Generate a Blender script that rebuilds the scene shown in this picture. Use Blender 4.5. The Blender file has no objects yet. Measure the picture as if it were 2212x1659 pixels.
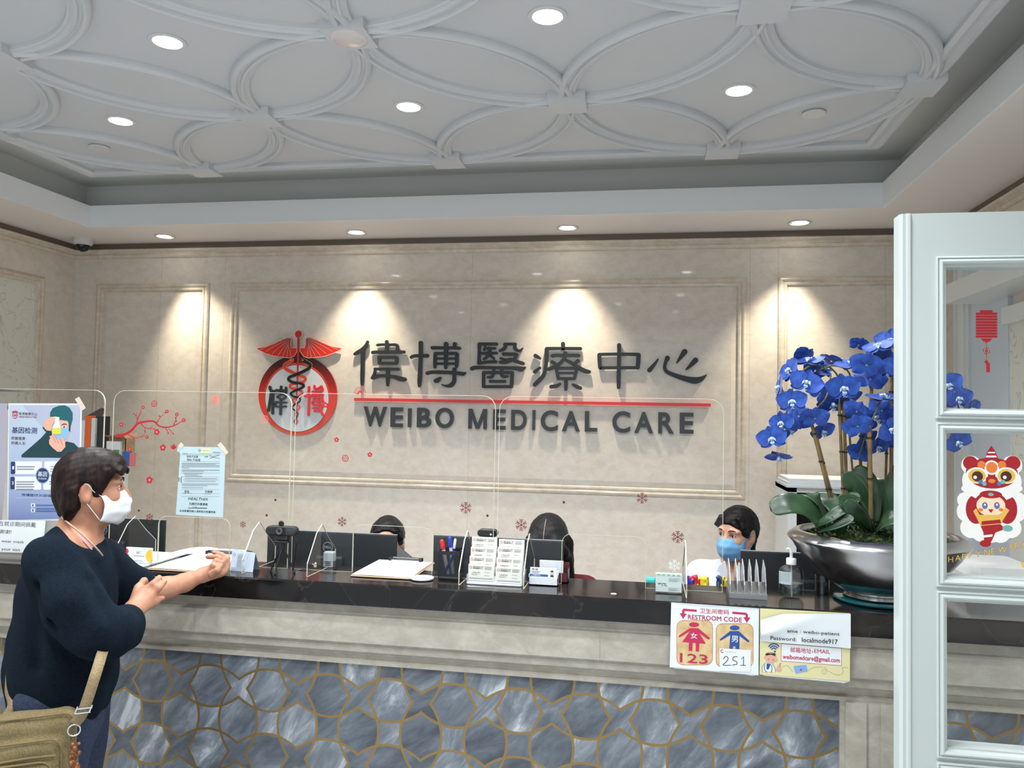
import bpy, bmesh, math, random
import numpy as np
from mathutils import Vector, Matrix
random.seed(4)
PI = math.pi
C = bpy.context.scene.collection

# ------------------------------------------------------------------ camera
CH = 1.65                                   # camera height
R_ = Vector((0.98560, 0.16811, 0.01839)).normalized()
F_ = Vector((-0.16819, 0.98504, 0.03739)).normalized()
U_ = R_.cross(F_).normalized(); R_ = F_.cross(U_).normalized()
FPX = 1702.07                               # focal length in pixels of the 2212 px wide frame
cam_d = bpy.data.cameras.new('camera'); cam = bpy.data.objects.new('camera', cam_d); C.objects.link(cam)
cam.matrix_world = Matrix(((R_.x, U_.x, -F_.x, 0), (R_.y, U_.y, -F_.y, 0), (R_.z, U_.z, -F_.z, CH), (0, 0, 0, 1)))
cam_d.sensor_width = 36; cam_d.lens = 36 * FPX / 2212; cam_d.clip_start = .05
sc = bpy.context.scene; sc.camera = cam

# ------------------------------------------------------------------ world, exposure
w = bpy.data.worlds.new('world'); sc.world = w; w.use_nodes = True
w.node_tree.nodes['Background'].inputs[0].default_value = (0.86, 0.95, 1.0, 1)
w.node_tree.nodes['Background'].inputs[1].default_value = 0.74
sc.view_settings.view_transform = 'Standard'; sc.view_settings.look = 'None'
sc.view_settings.exposure = 0.80; sc.view_settings.gamma = 1; sc.view_settings.use_curve_mapping = False
sc.cycles.max_bounces = 8; sc.cycles.transparent_max_bounces = 24
sc.cycles.use_denoising = True
sc.cycles.sample_clamp_indirect = 4.0

def lamp(kind, name, loc, energy, color, aim=None, parent=None, **kw):
    d = bpy.data.lights.new(name, kind); d.energy = energy; d.color = color
    for k, v in kw.items(): setattr(d, k, v)
    o = bpy.data.objects.new(name, d); C.objects.link(o)
    loc = Vector(loc)
    if parent: o.parent = parent; o.location = loc - parent.location
    else: o.location = loc
    if aim is not None: o.rotation_euler = (Vector(aim) - loc).to_track_quat('-Z', 'Y').to_euler()
    return o
# added soft fill: one unseen area lamp behind the viewer, not a fitting of the room
lamp('AREA', 'fill_light', (-.4, -1.6, 2.7), 10, (.93, .97, 1), aim=(-.9, 2.5, .9), shape='RECTANGLE', size=3.2, size_y=1.6)

# ------------------------------------------------------------------ measuring helpers (a pixel of the photo -> a point on a real plane)
CAM = Vector((0, 0, CH))
def ray(px, py): return F_ + R_ * ((px - 1106) / FPX) - U_ * ((py - 829.5) / FPX)
def atY(px, py, Y): d = ray(px, py); return CAM + d * (Y / d.y)
def atX(px, py, X): d = ray(px, py); return CAM + d * (X / d.x)
def atZ(px, py, Z): d = ray(px, py); return CAM + d * ((Z - CH) / d.z)

# ------------------------------------------------------------------ mesh builder
class MB:
    def __init__(s): s.v = []; s.f = []; s.m = []; s.mi = 0; s.c = 0
    def add(s, vs, fs, mi=None):
        n = len(s.v); s.v += [tuple(v) for v in vs]; s.f += [tuple(i + n for i in f) for f in fs]
        s.m += [s.mi if mi is None else mi] * len(fs); return s
    def box(s, x0, x1, y0, y1, z0, z1, mi=None):
        return s.add([(x0,y0,z0),(x1,y0,z0),(x1,y1,z0),(x0,y1,z0),(x0,y0,z1),(x1,y0,z1),(x1,y1,z1),(x0,y1,z1)],
                     [(0,3,2,1),(4,5,6,7),(0,1,5,4),(1,2,6,5),(2,3,7,6),(3,0,4,7)], mi)
    def rbox(s, x0, x1, y0, y1, z0, z1, r=.004, mi=None, seg=3):
        """box with rounded vertical edges and chamfered rims"""
        pts = []
        for cx, cy, a0 in ((x1-r,y1-r,0),(x0+r,y1-r,PI/2),(x0+r,y0+r,PI),(x1-r,y0+r,1.5*PI)):
            for k in range(seg+1):
                a = a0 + k*PI/2/seg; pts.append((cx, cy, math.cos(a), math.sin(a)))
        c = min(r, (z1-z0)/2*.9); n = len(pts); vs = []
        for z, e in ((z0, .35*r), (z0+c, 0), (z1-c, 0), (z1, .35*r)):
            vs += [(p[0]+(r-e)*p[2], p[1]+(r-e)*p[3], z) for p in pts]
        fs = [(k*n+i, k*n+(i+1)%n, (k+1)*n+(i+1)%n, (k+1)*n+i) for k in range(3) for i in range(n)]
        fs += [tuple(range(n))[::-1], tuple(range(3*n, 4*n))]
        return s.add(vs, fs, mi)
    def lathe(s, prof, c=(0,0,0), n=32, mi=None, axis='z', sx=1, sy=1, cap=True):
        vs = []; 
        for r, z in prof:
            for i in range(n):
                a = 2*PI*i/n; x, y = r*math.cos(a)*sx, r*math.sin(a)*sy
                p = (x, y, z) if axis == 'z' else ((x, -z, y) if axis == 'y' else (z, x, y))
                vs.append((c[0]+p[0], c[1]+p[1], c[2]+p[2]))
        fs = [(k*n+i, k*n+(i+1)%n, (k+1)*n+(i+1)%n, (k+1)*n+i) for k in range(len(prof)-1) for i in range(n)]
        if cap:
            if prof[0][0] > 1e-6: fs.append(tuple(range(n))[::-1])
            if prof[-1][0] > 1e-6: fs.append(tuple(range((len(prof)-1)*n, len(prof)*n)))
        return s.add(vs, fs, mi)
    def cyl(s, c, r, h, n=24, mi=None, axis='z'): return s.lathe([(r,0),(r,h)], c, n, mi, axis)
    def tube(s, pts, r, n=8, mi=None, closed=False, flat=1.0):
        pts = [Vector(p) for p in pts]; m = len(pts); rs = r if isinstance(r, (list, tuple)) else [r]*m
        up = None; vs = []
        for i, p in enumerate(pts):
            a = pts[(i-1) % m] if (i > 0 or closed) else p; b = pts[(i+1) % m] if (i < m-1 or closed) else p
            t = (b-a).normalized()
            if up is None: up = t.orthogonal().normalized()
            up = (up - t*up.dot(t));
            up = up.normalized() if up.length > 1e-6 else t.orthogonal().normalized()
            q = t.cross(up)
            for k in range(n):
                an = 2*PI*k/n; vs.append(p + up*(rs[i]*math.cos(an)) + q*(rs[i]*flat*math.sin(an)))
        L = m if closed else m-1
        fs = [(i*n+k, i*n+(k+1)%n, ((i+1)%m)*n+(k+1)%n, ((i+1)%m)*n+k) for i in range(L) for k in range(n)]
        if not closed: fs += [tuple(range(n))[::-1], tuple(range((m-1)*n, m*n))]
        return s.add(vs, fs, mi)
    def ball(s, c, r, n=16, m=10, mi=None, sc=(1,1,1)):
        vs = []; 
        for j in range(m+1):
            th = PI*j/m
            for i in range(n):
                a = 2*PI*i/n; vs.append((c[0]+r*sc[0]*math.sin(th)*math.cos(a), c[1]+r*sc[1]*math.sin(th)*math.sin(a), c[2]-r*sc[2]*math.cos(th)))
        fs = [(j*n+i, j*n+(i+1)%n, (j+1)*n+(i+1)%n, (j+1)*n+i) for j in range(m) for i in range(n)]
        return s.add(vs, fs, mi)
    def grid(s, rows, mi=None, closed=False):
        """rows: list of equally long point lists"""
        n = len(rows[0]); vs = [p for r in rows for p in r]
        L = n if closed else n-1
        return s.add(vs, [(j*n+i, j*n+(i+1)%n, (j+1)*n+(i+1)%n, (j+1)*n+i) for j in range(len(rows)-1) for i in range(L)], mi)
    def xf(s, M, i0=0):
        s.v[i0:] = [tuple(M @ Vector(v)) for v in s.v[i0:]]; return s
    def build(s, name, mats, parent=None, smooth=None, local=False, origin=None):
        if not isinstance(mats, (list, tuple)): mats = [mats]
        off = Vector((0,0,0))
        if not local:
            if parent is not None:
                q = parent
                while q is not None: off += q.location; q = q.parent
            else:
                if origin is None:
                    a = np.array(s.v); lo, hi = a.min(0), a.max(0); origin = ((lo[0]+hi[0])/2, (lo[1]+hi[1])/2, lo[2])
                off = Vector(origin)
        me = bpy.data.meshes.new(name)
        me.from_pydata([(v[0]-off.x, v[1]-off.y, v[2]-off.z) for v in s.v], [], s.f)
        for m in mats: me.materials.append(m)
        me.polygons.foreach_set('material_index', s.m)
        if smooth is not None:
            me.polygons.foreach_set('use_smooth', [True]*len(me.polygons)); me.set_sharp_from_angle(angle=math.radians(smooth))
        me.update()
        o = bpy.data.objects.new(name, me); C.objects.link(o)
        if parent is not None: o.parent = parent
        elif not local: o.location = off
        return o

def tag(o, label=None, cat=None, group=None, kind=None):
    if label: o['label'] = label
    if cat: o['category'] = cat
    if group: o['group'] = group
    if kind: o['kind'] = kind
    return o
def thing(name, label, cat, loc=(0,0,0), group=None):
    o = bpy.data.objects.new(name, None); C.objects.link(o); o.location = loc; o.empty_display_size = .05
    return tag(o, label, cat, group)
def struct(o): o['kind'] = 'structure'; return o
def copy_tree(o, parent=None):
    c = o.copy(); C.objects.link(c); c.parent = parent
    for ch in list(o.children): copy_tree(ch, c)
    return c

# ------------------------------------------------------------------ flat artwork: strokes, polygons and lettering on a plane
class Plane:
    """u to the right, v up, n out of the surface"""
    def __init__(s, o, u=(1,0,0), v=(0,0,1), n=(0,-1,0)): s.o, s.u, s.v_, s.n = Vector(o), Vector(u), Vector(v), Vector(n)
    def p(s, a, b, d=0): return s.o + s.u*a + s.v_*b + s.n*d
def flat(mb, pl, poly, d0, d1, mi=None):
    """extruded polygon between depth d0 and d1"""
    n = len(poly); mb.c += 1; d1 = d1 + mb.c*4e-6
    if d1 - d0 < 1e-6: return mb.add([pl.p(a, b, d1) for a, b in poly], [tuple(range(n))], mi)
    vs = [pl.p(a, b, d1) for a, b in poly] + [pl.p(a, b, d0) for a, b in poly]
    return mb.add(vs, [tuple(range(n))] + [(i, i+n, (i+1)%n+n, (i+1)%n) for i in range(n)], mi)
def catmull(P, k=6, closed=False):
    if len(P) < 3: return list(P)
    out = []; n = len(P)
    for i in range(n if closed else n-1):
        a, b, c, d = (P[(i-1)%n], P[i], P[(i+1)%n], P[(i+2)%n]) if closed else (P[max(i-1,0)], P[i], P[i+1], P[min(i+2,n-1)])
        for j in range(k):
            t = j/k
            out.append(tuple(.5*((2*y)+(-x+z)*t+(2*x-5*y+4*z-q)*t*t+(-x+3*y-3*z+q)*t**3) for x, y, z, q in zip(a,b,c,d)))
    if not closed: out.append(tuple(P[-1]))
    return out
def stroke(mb, pl, P, d0, d1, mi=None, smooth=True, caps=True, closed=False):
    """P: (u, v, width) points; a brush stroke with round ends"""
    P = [tuple(p) for p in P]; mb.c += 1; d1 = d1 + mb.c*4e-6
    if smooth: P = catmull(P, 5, closed)
    n = len(P); L = []; Rr = []
    for i in range(n):
        a = P[(i-1)%n] if (closed or i) else P[0]; b = P[(i+1)%n] if (closed or i < n-1) else P[-1]
        tx, ty = b[0]-a[0], b[1]-a[1]; l = math.hypot(tx, ty) or 1; nx, ny = -ty/l, tx/l; h = P[i][2]/2
        L.append((P[i][0]+nx*h, P[i][1]+ny*h)); Rr.append((P[i][0]-nx*h, P[i][1]-ny*h))
    vs = []; 
    for q in L+Rr: vs.append(pl.p(q[0], q[1], d1))
    for q in L+Rr: vs.append(pl.p(q[0], q[1], d0))
    N = 2*n; fs = []
    for i in range(n if closed else n-1):
        j = (i+1) % n
        fs += [(i, j, n+j, n+i)]
        if d1-d0 > 1e-6: fs += [(i, N+i, N+j, j), (n+i, n+j, N+n+j, N+n+i)]
    mb.add(vs, fs, mi)
    if caps and not closed:
        for q, a in ((P[0], P[1]), (P[-1], P[-2])):
            r = q[2]/2; an = math.atan2(q[1]-a[1], q[0]-a[0])
            flat(mb, pl, [(q[0]+r*math.cos(an-PI/2+PI*k/6), q[1]+r*math.sin(an-PI/2+PI*k/6)) for k in range(7)], d0, d1, mi)
def disc(mb, pl, u, v, r, d0, d1, mi=None, ry=None, n=24):
    flat(mb, pl, [(u+r*math.cos(2*PI*k/n), v+(ry or r)*math.sin(2*PI*k/n)) for k in range(n)], d0, d1, mi)
def rrect(mb, pl, u0, u1, v0, v1, r, d0, d1, mi=None):
    P = []
    for cx, cy, a0 in ((u1-r,v1-r,0),(u0+r,v1-r,PI/2),(u0+r,v0+r,PI),(u1-r,v0+r,1.5*PI)):
        P += [(cx+r*math.cos(a0+k*PI/8), cy+r*math.sin(a0+k*PI/8)) for k in range(5)]
    flat(mb, pl, P, d0, d1, mi)
def rect(mb, pl, u0, u1, v0, v1, d0, d1, mi=None): flat(mb, pl, [(u0,v0),(u1,v0),(u1,v1),(u0,v1)], d0, d1, mi)
_tc = {}
def glyphs(body, bold=0.0, shear=0.0, res=3):
    key = (body, bold, shear, res)
    if key in _tc: return _tc[key]
    c = bpy.data.curves.new('lettering', 'FONT'); c.body = body; c.size = 1; c.offset = bold; c.shear = shear; c.resolution_u = res
    o = bpy.data.objects.new('lettering', c); C.objects.link(o); bpy.context.view_layer.update()
    me = bpy.data.meshes.new_from_object(o.evaluated_get(bpy.context.evaluated_depsgraph_get()))
    vs = [(v.co.x, v.co.y) for v in me.vertices]; fs = [tuple(p.vertices) for p in me.polygons]
    eds = {}
    for f in fs:
        for i in range(len(f)):
            e = (f[i], f[(i+1) % len(f)]); k = (min(e), max(e)); eds[k] = None if k in eds else e
    rim = [e for e in eds.values() if e]
    bpy.data.objects.remove(o); bpy.data.curves.remove(c); bpy.data.meshes.remove(me)
    _tc[key] = (vs, fs, rim); return _tc[key]
def text(mb, pl, body, u0, v0, h=None, d0=0, d1=0.0004, mi=None, bold=0.0, width=None, align='l', box=None, shear=0.0, res=2):
    """h: cap height; width: fit to this width; box=(u0,u1,v0,v1): fit the ink to a box"""
    fat = 0; mb.c += 1; d1 = d1 + mb.c*4e-6
    if d1-d0 < 5e-4 and bold:
        fat = min(bold, .012 if ord(body[0]) > 1000 else .03)*.7*(h/.7 if h else (box[3]-box[2])/.8); bold = 0.0
    vs, fs, rim = glyphs(body, bold, shear, res)
    if not vs: return
    xs = [v[0] for v in vs]; ys = [v[1] for v in vs]; x0, x1, y0, y1 = min(xs), max(xs), min(ys), max(ys)
    if box:
        sx = (box[1]-box[0])/(x1-x0); sy = (box[3]-box[2])/(y1-y0); P = [(box[0]+(x-x0)*sx, box[2]+(y-y0)*sy) for x, y in vs]
    else:
        s = h/.7; sx = s if width is None else width/(x1-x0)
        o = {'l': 0, 'c': (x1-x0)*sx/2, 'r': (x1-x0)*sx}[align]
        P = [(u0+(x-x0)*sx-o, v0+y*s) for x, y in vs]
    n = len(P)
    if fat:
        w_ = fat
        for ie, (a, b) in enumerate(rim):
            d1 = d1 + (4e-6, 4e-6, -8e-6)[ie % 3]; (x0_, y0_), (x1_, y1_) = P[a], P[b]; l = math.hypot(x1_-x0_, y1_-y0_)
            if l < 1e-9: continue
            tx_, ty_ = (x1_-x0_)/l*w_, (y1_-y0_)/l*w_
            mb.add([pl.p(x0_-tx_*.6-ty_, y0_-ty_*.6+tx_, d1), pl.p(x0_-tx_*.6+ty_, y0_-ty_*.6-tx_, d1), pl.p(x1_+tx_*.6+ty_, y1_+ty_*.6-tx_, d1), pl.p(x1_+tx_*.6-ty_, y1_+ty_*.6+tx_, d1)], [(0,1,2,3)], mi)
    if d1-d0 < 5e-4: mb.add([pl.p(a, b, d1) for a, b in P], fs, mi)
    else: mb.add([pl.p(a, b, d1) for a, b in P]+[pl.p(a, b, d0) for a, b in P], fs+[(a, a+n, b+n, b) for a, b in rim], mi)

# ------------------------------------------------------------------ materials
def mat(name, col, rough=.5, metal=0.0, spec=.5, sheen=0.0, emit=None, est=1.0, trans=0.0, ior=1.45, coat=0.0, sss=0.0):
    m = bpy.data.materials.new(name); m.use_nodes = True; b = m.node_tree.nodes['Principled BSDF']
    b.inputs['Base Color'].default_value = (*col, 1); b.inputs['Roughness'].default_value = rough
    b.inputs['Metallic'].default_value = metal; b.inputs['Specular IOR Level'].default_value = spec
    b.inputs['Sheen Weight'].default_value = sheen; b.inputs['Transmission Weight'].default_value = trans
    b.inputs['IOR'].default_value = ior; b.inputs['Coat Weight'].default_value = coat
    if sss: b.inputs['Subsurface Weight'].default_value = sss; b.inputs['Subsurface Scale'].default_value = .01
    if emit: b.inputs['Emission Color'].default_value = (*emit, 1); b.inputs['Emission Strength'].default_value = est
    return m
def N(m, t, **kw):
    n = m.node_tree.nodes.new(t)
    for k, v in kw.items(): setattr(n, k, v)
    return n
def Lk(m, a, b): m.node_tree.links.new(a, b)
def S(*c): return tuple((x/12.92 if x <= .04045 else ((x+.055)/1.055)**2.4) for x in (y/255 for y in c))   # sRGB 0-255
def noise_mat(name, cols, scale, rough=.5, detail=6, dist=0.0, bump=0.0, bscale=None, spec=.5, sheen=0.0, lo=.35, hi=.65, coord='Object', **kw):
    m = mat(name, cols[0], rough, spec=spec, sheen=sheen, **kw); b = m.node_tree.nodes['Principled BSDF']
    tc = N(m, 'ShaderNodeTexCoord'); nz = N(m, 'ShaderNodeTexNoise'); nz.inputs['Scale'].default_value = scale
    nz.inputs['Detail'].default_value = detail; nz.inputs['Distortion'].default_value = dist
    Lk(m, tc.outputs[coord], nz.inputs['Vector'])
    cr = N(m, 'ShaderNodeValToRGB'); el = cr.color_ramp.elements
    el[0].position = lo; el[1].position = hi; el[0].color = (*cols[0], 1); el[1].color = (*cols[-1], 1)
    for i, c in enumerate(cols[1:-1]): e = el.new(lo+(hi-lo)*(i+1)/(len(cols)-1)); e.color = (*c, 1)
    Lk(m, nz.outputs['Fac'], cr.inputs['Fac']); Lk(m, cr.outputs['Color'], b.inputs['Base Color'])
    if bump:
        n2 = N(m, 'ShaderNodeTexNoise'); n2.inputs['Scale'].default_value = bscale or scale*4; n2.inputs['Detail'].default_value = 4
        Lk(m, tc.outputs[coord], n2.inputs['Vector'])
        bp = N(m, 'ShaderNodeBump'); bp.inputs['Strength'].default_value = bump; bp.inputs['Distance'].default_value = .004
        Lk(m, n2.outputs['Fac'], bp.inputs['Height']); Lk(m, bp.outputs['Normal'], b.inputs['Normal'])
    return m
def acrylic(name, tint=(1,1,1), refl=.10, rough=.02):
    m = bpy.data.materials.new(name); m.use_nodes = True; nt = m.node_tree; nt.nodes.clear()
    o = N(m, 'ShaderNodeOutputMaterial'); mx = N(m, 'ShaderNodeMixShader'); tr = N(m, 'ShaderNodeBsdfTransparent'); gl = N(m, 'ShaderNodeBsdfGlossy')
    fr = N(m, 'ShaderNodeFresnel'); ior = 1.0 + refl*3.2
    gm = N(m, 'ShaderNodeNewGeometry'); ma = N(m, 'ShaderNodeMath', operation='MULTIPLY_ADD'); Lk(m, gm.outputs['Backfacing'], ma.inputs[0]); ma.inputs[1].default_value = 1/ior-ior; ma.inputs[2].default_value = ior; Lk(m, ma.outputs[0], fr.inputs['IOR'])
    tr.inputs['Color'].default_value = (*tint, 1); gl.inputs['Roughness'].default_value = rough
    Lk(m, fr.outputs['Fac'], mx.inputs['Fac']); Lk(m, tr.outputs[0], mx.inputs[1]); Lk(m, gl.outputs[0], mx.inputs[2]); Lk(m, mx.outputs[0], o.inputs[0])
    return m
M = {}
def marble_beige(name, c0, c1, c2, rough=.045, scale=15.0, seams=True):
    m = mat(name, c1, rough, spec=.35); b = m.node_tree.nodes['Principled BSDF']
    g = N(m, 'ShaderNodeNewGeometry')
    mp = N(m, 'ShaderNodeMapping'); mp.inputs['Scale'].default_value = (1, 1, 1.5); Lk(m, g.outputs['Position'], mp.inputs['Vector'])
    n1 = N(m, 'ShaderNodeTexNoise'); n1.inputs['Scale'].default_value = scale; n1.inputs['Detail'].default_value = 9; n1.inputs['Roughness'].default_value = .68; n1.inputs['Distortion'].default_value = .5
    Lk(m, mp.outputs[0], n1.inputs['Vector'])
    cr = N(m, 'ShaderNodeValToRGB'); el = cr.color_ramp.elements
    el[0].position = .34; el[0].color = (*c0, 1); el[1].position = .66; el[1].color = (*c2, 1); e = el.new(.5); e.color = (*c1, 1)
    Lk(m, n1.outputs['Fac'], cr.inputs['Fac'])
    vo = N(m, 'ShaderNodeTexNoise'); vo.inputs['Scale'].default_value = 3.1; vo.inputs['Detail'].default_value = 7; vo.inputs['Distortion'].default_value = 1.6
    Lk(m, mp.outputs[0], vo.inputs['Vector'])
    c2r = N(m, 'ShaderNodeValToRGB'); el = c2r.color_ramp.elements
    el[0].position = .485; el[0].color = (0,0,0,1); el[1].position = .515; el[1].color = (0,0,0,1); e = el.new(.5); e.color = (1,1,1,1)
    Lk(m, vo.outputs['Fac'], c2r.inputs['Fac'])
    mx = N(m, 'ShaderNodeMix', data_type='RGBA'); mx.inputs[0].default_value = .5
    sc_ = N(m, 'ShaderNodeMath', operation='MULTIPLY'); sc_.inputs[1].default_value = .12; Lk(m, c2r.outputs['Color'], sc_.inputs[0]); Lk(m, sc_.outputs[0], mx.inputs[0])
    Lk(m, cr.outputs['Color'], mx.inputs[6]); mx.inputs[7].default_value = (*tuple(min(1, x*1.25) for x in c2), 1)
    out = mx.outputs[2]
    if seams:
        sx = N(m, 'ShaderNodeSeparateXYZ'); Lk(m, g.outputs['Position'], sx.inputs[0])
        acc = None
        for X in (-4.6, -3.02-.33, -2.87, -1.128, .62, .785, 1.4):
            d = N(m, 'ShaderNodeMath', operation='COMPARE'); d.inputs[1].default_value = X; d.inputs[2].default_value = .0012; Lk(m, sx.outputs['X'], d.inputs[0])
            if acc is None: acc = d.outputs[0]
            else:
                a = N(m, 'ShaderNodeMath', operation='MAXIMUM'); Lk(m, acc, a.inputs[0]); Lk(m, d.outputs[0], a.inputs[1]); acc = a.outputs[0]
        k = N(m, 'ShaderNodeMath', operation='MULTIPLY'); k.inputs[1].default_value = .35; Lk(m, acc, k.inputs[0])
        m2 = N(m, 'ShaderNodeMix', data_type='RGBA'); Lk(m, k.outputs[0], m2.inputs[0]); Lk(m, out, m2.inputs[6]); m2.inputs[7].default_value = (*S(90, 80, 68), 1); out = m2.outputs[2]
    Lk(m, out, b.inputs['Base Color'])
    return m
M['wall'] = marble_beige('beige_marble', S(213, 203, 191), S(220, 211, 200), S(226, 218, 208))
M['counter_stone'] = marble_beige('counter_beige_marble', S(148, 143, 131), S(158, 153, 141), S(170, 166, 154), rough=.22, scale=12, seams=False)
M['trimstone'] = marble_beige('beige_marble_moulding', S(200, 188, 170), S(212, 201, 185), S(222, 212, 198), rough=.12, seams=False)
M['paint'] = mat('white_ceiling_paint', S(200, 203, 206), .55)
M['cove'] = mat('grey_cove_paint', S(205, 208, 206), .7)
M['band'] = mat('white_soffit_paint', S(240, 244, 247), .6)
M['soffit'] = mat('soffit_paint', S(238, 232, 228), .6)
M['floor'] = noise_mat('beige_floor_tile', [S(182, 185, 188), S(200, 203, 206)], 4, .25)
M['floor'].node_tree.nodes['Principled BSDF'].inputs['Specular IOR Level'].default_value = .3

def black_marble():
    m = mat('black_marble', S(22, 19, 19), .10, spec=.55); b = m.node_tree.nodes['Principled BSDF']
    tc = N(m, 'ShaderNodeNewGeometry')
    n1 = N(m, 'ShaderNodeTexNoise'); n1.inputs['Scale'].default_value = 3.2; n1.inputs['Detail'].default_value = 6; n1.inputs['Distortion'].default_value = 1.2; Lk(m, tc.outputs['Position'], n1.inputs['Vector'])
    cr = N(m, 'ShaderNodeValToRGB'); el = cr.color_ramp.elements
    el[0].position = .492; el[0].color = (*S(17, 15, 15), 1); el[1].position = .508; el[1].color = (*S(19, 17, 17), 1); e = el.new(.5); e.color = (*S(46, 41, 38), 1)
    Lk(m, n1.outputs['Fac'], cr.inputs['Fac'])
    n2 = N(m, 'ShaderNodeTexNoise'); n2.inputs['Scale'].default_value = 9; n2.inputs['Detail'].default_value = 8; Lk(m, tc.outputs['Position'], n2.inputs['Vector'])
    mx = N(m, 'ShaderNodeMix', data_type='RGBA', blend_type='ADD'); mx.inputs[0].default_value = .5
    c2 = N(m, 'ShaderNodeValToRGB'); el = c2.color_ramp.elements; el[0].position = .5; el[0].color = (0,0,0,1); el[1].position = .8; el[1].color = (*S(44, 38, 34), 1)
    Lk(m, n2.outputs['Fac'], c2.inputs['Fac']); Lk(m, cr.outputs['Color'], mx.inputs[6]); Lk(m, c2.outputs['Color'], mx.inputs[7])
    Lk(m, mx.outputs[2], b.inputs['Base Color']); return m
M['slab'] = black_marble()

def mosaic():
    """blue-grey marble cut into rounds, ovals and stars by brass strips (period P, star cusp c, arc peak B)"""
    P, c, Bk, hw = .2095, .140, .325, .0142
    m = mat('mosaic', (0,0,0), .16, spec=.4); b = m.node_tree.nodes['Principled BSDF']
    g = N(m, 'ShaderNodeNewGeometry'); sp = N(m, 'ShaderNodeSeparateXYZ'); Lk(m, g.outputs['Position'], sp.inputs[0])
    def mth(op, a, b_=None, c_=None):
        n = N(m, 'ShaderNodeMath', operation=op)
        for i, v in enumerate((a, b_, c_)):
            if v is None: continue
            if isinstance(v, (int, float)): n.inputs[i].default_value = v
            else: Lk(m, v, n.inputs[i])
        return n.outputs[0]
    x = mth('DIVIDE', mth('ADD', sp.outputs['X'], 1.534), P); y = mth('DIVIDE', mth('SUBTRACT', sp.outputs['Z'], .721), P)
    def family(x, y):
        fx = mth('FRACT', x); ry = mth('ROUND', y); dy = mth('ABSOLUTE', mth('SUBTRACT', y, ry))
        t = mth('SUBTRACT', mth('MULTIPLY', fx, 2), 1); A = mth('SUBTRACT', Bk, mth('MULTIPLY', mth('MULTIPLY', t, t), Bk-c))
        slope = mth('MULTIPLY', mth('ABSOLUTE', t), 4*(Bk-c)); nrm = mth('SQRT', mth('ADD', mth('MULTIPLY', slope, slope), 1))
        e = mth('DIVIDE', mth('ABSOLUTE', mth('SUBTRACT', dy, A)), nrm)
        return mth('LESS_THAN', dy, A), ry, mth('ADD', mth('FLOOR', x), .5), mth('LESS_THAN', e, hw*1.35)
    inH, ry, cx, eH = family(x, y); inV, rx, cy, eV = family(y, x)
    def sel(f, a, b_): return mth('ADD', mth('MULTIPLY', f, a), mth('MULTIPLY', mth('SUBTRACT', 1, f), b_))
    ix = sel(inV, rx, cx); iy = sel(inH, ry, cy); brass = mth('MAXIMUM', eH, eV)
    cmb = N(m, 'ShaderNodeCombineXYZ'); Lk(m, ix, cmb.inputs[0]); Lk(m, iy, cmb.inputs[1])
    wn = N(m, 'ShaderNodeTexWhiteNoise', noise_dimensions='3D'); Lk(m, cmb.outputs[0], wn.inputs['Vector'])
    # every tile is cut from its own spot of the slab: shift the veining by the tile's random colour
    off = N(m, 'ShaderNodeVectorMath', operation='SCALE'); Lk(m, wn.outputs['Color'], off.inputs[0]); off.inputs['Scale'].default_value = 7
    rot = N(m, 'ShaderNodeVectorRotate', rotation_type='Y_AXIS'); Lk(m, g.outputs['Position'], rot.inputs['Vector'])
    ang = mth('ADD', mth('MULTIPLY', wn.outputs['Value'], .7), .5); Lk(m, ang, rot.inputs['Angle'])
    add = N(m, 'ShaderNodeVectorMath', operation='ADD'); Lk(m, rot.outputs[0], add.inputs[0]); Lk(m, off.outputs[0], add.inputs[1])
    mp = N(m, 'ShaderNodeMapping'); mp.inputs['Scale'].default_value = (1.0, 1, 3.0); Lk(m, add.outputs[0], mp.inputs['Vector'])
    nz = N(m, 'ShaderNodeTexNoise'); nz.inputs['Scale'].default_value = 4.5; nz.inputs['Detail'].default_value = 10; nz.inputs['Roughness'].default_value = .66; nz.inputs['Distortion'].default_value = .5
    Lk(m, mp.outputs[0], nz.inputs['Vector'])
    cr = N(m, 'ShaderNodeValToRGB'); el = cr.color_ramp.elements
    el[0].position = .3; el[0].color = (*S(62, 68, 75), 1); el[1].position = .72; el[1].color = (*S(176, 181, 185), 1)
    for p_, c_ in ((.42, (82, 89, 97)), (.53, (100, 107, 115)), (.62, (124, 131, 138))): e = el.new(p_); e.color = (*S(*c_), 1)
    sh = mth('ADD', nz.outputs['Fac'], mth('MULTIPLY', mth('SUBTRACT', wn.outputs['Value'], .5), .20)); Lk(m, sh, cr.inputs['Fac'])
    mx = N(m, 'ShaderNodeMix', data_type='RGBA'); Lk(m, brass, mx.inputs[0]); Lk(m, cr.outputs['Color'], mx.inputs[6]); mx.inputs[7].default_value = (*S(140, 116, 74), 1)
    Lk(m, mx.outputs[2], b.inputs['Base Color'])
    Lk(m, mth('MULTIPLY', brass, .75), b.inputs['Metallic']); Lk(m, mth('ADD', mth('MULTIPLY', brass, .2), .16), b.inputs['Roughness'])
    return m
M['mosaic'] = mosaic()

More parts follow.
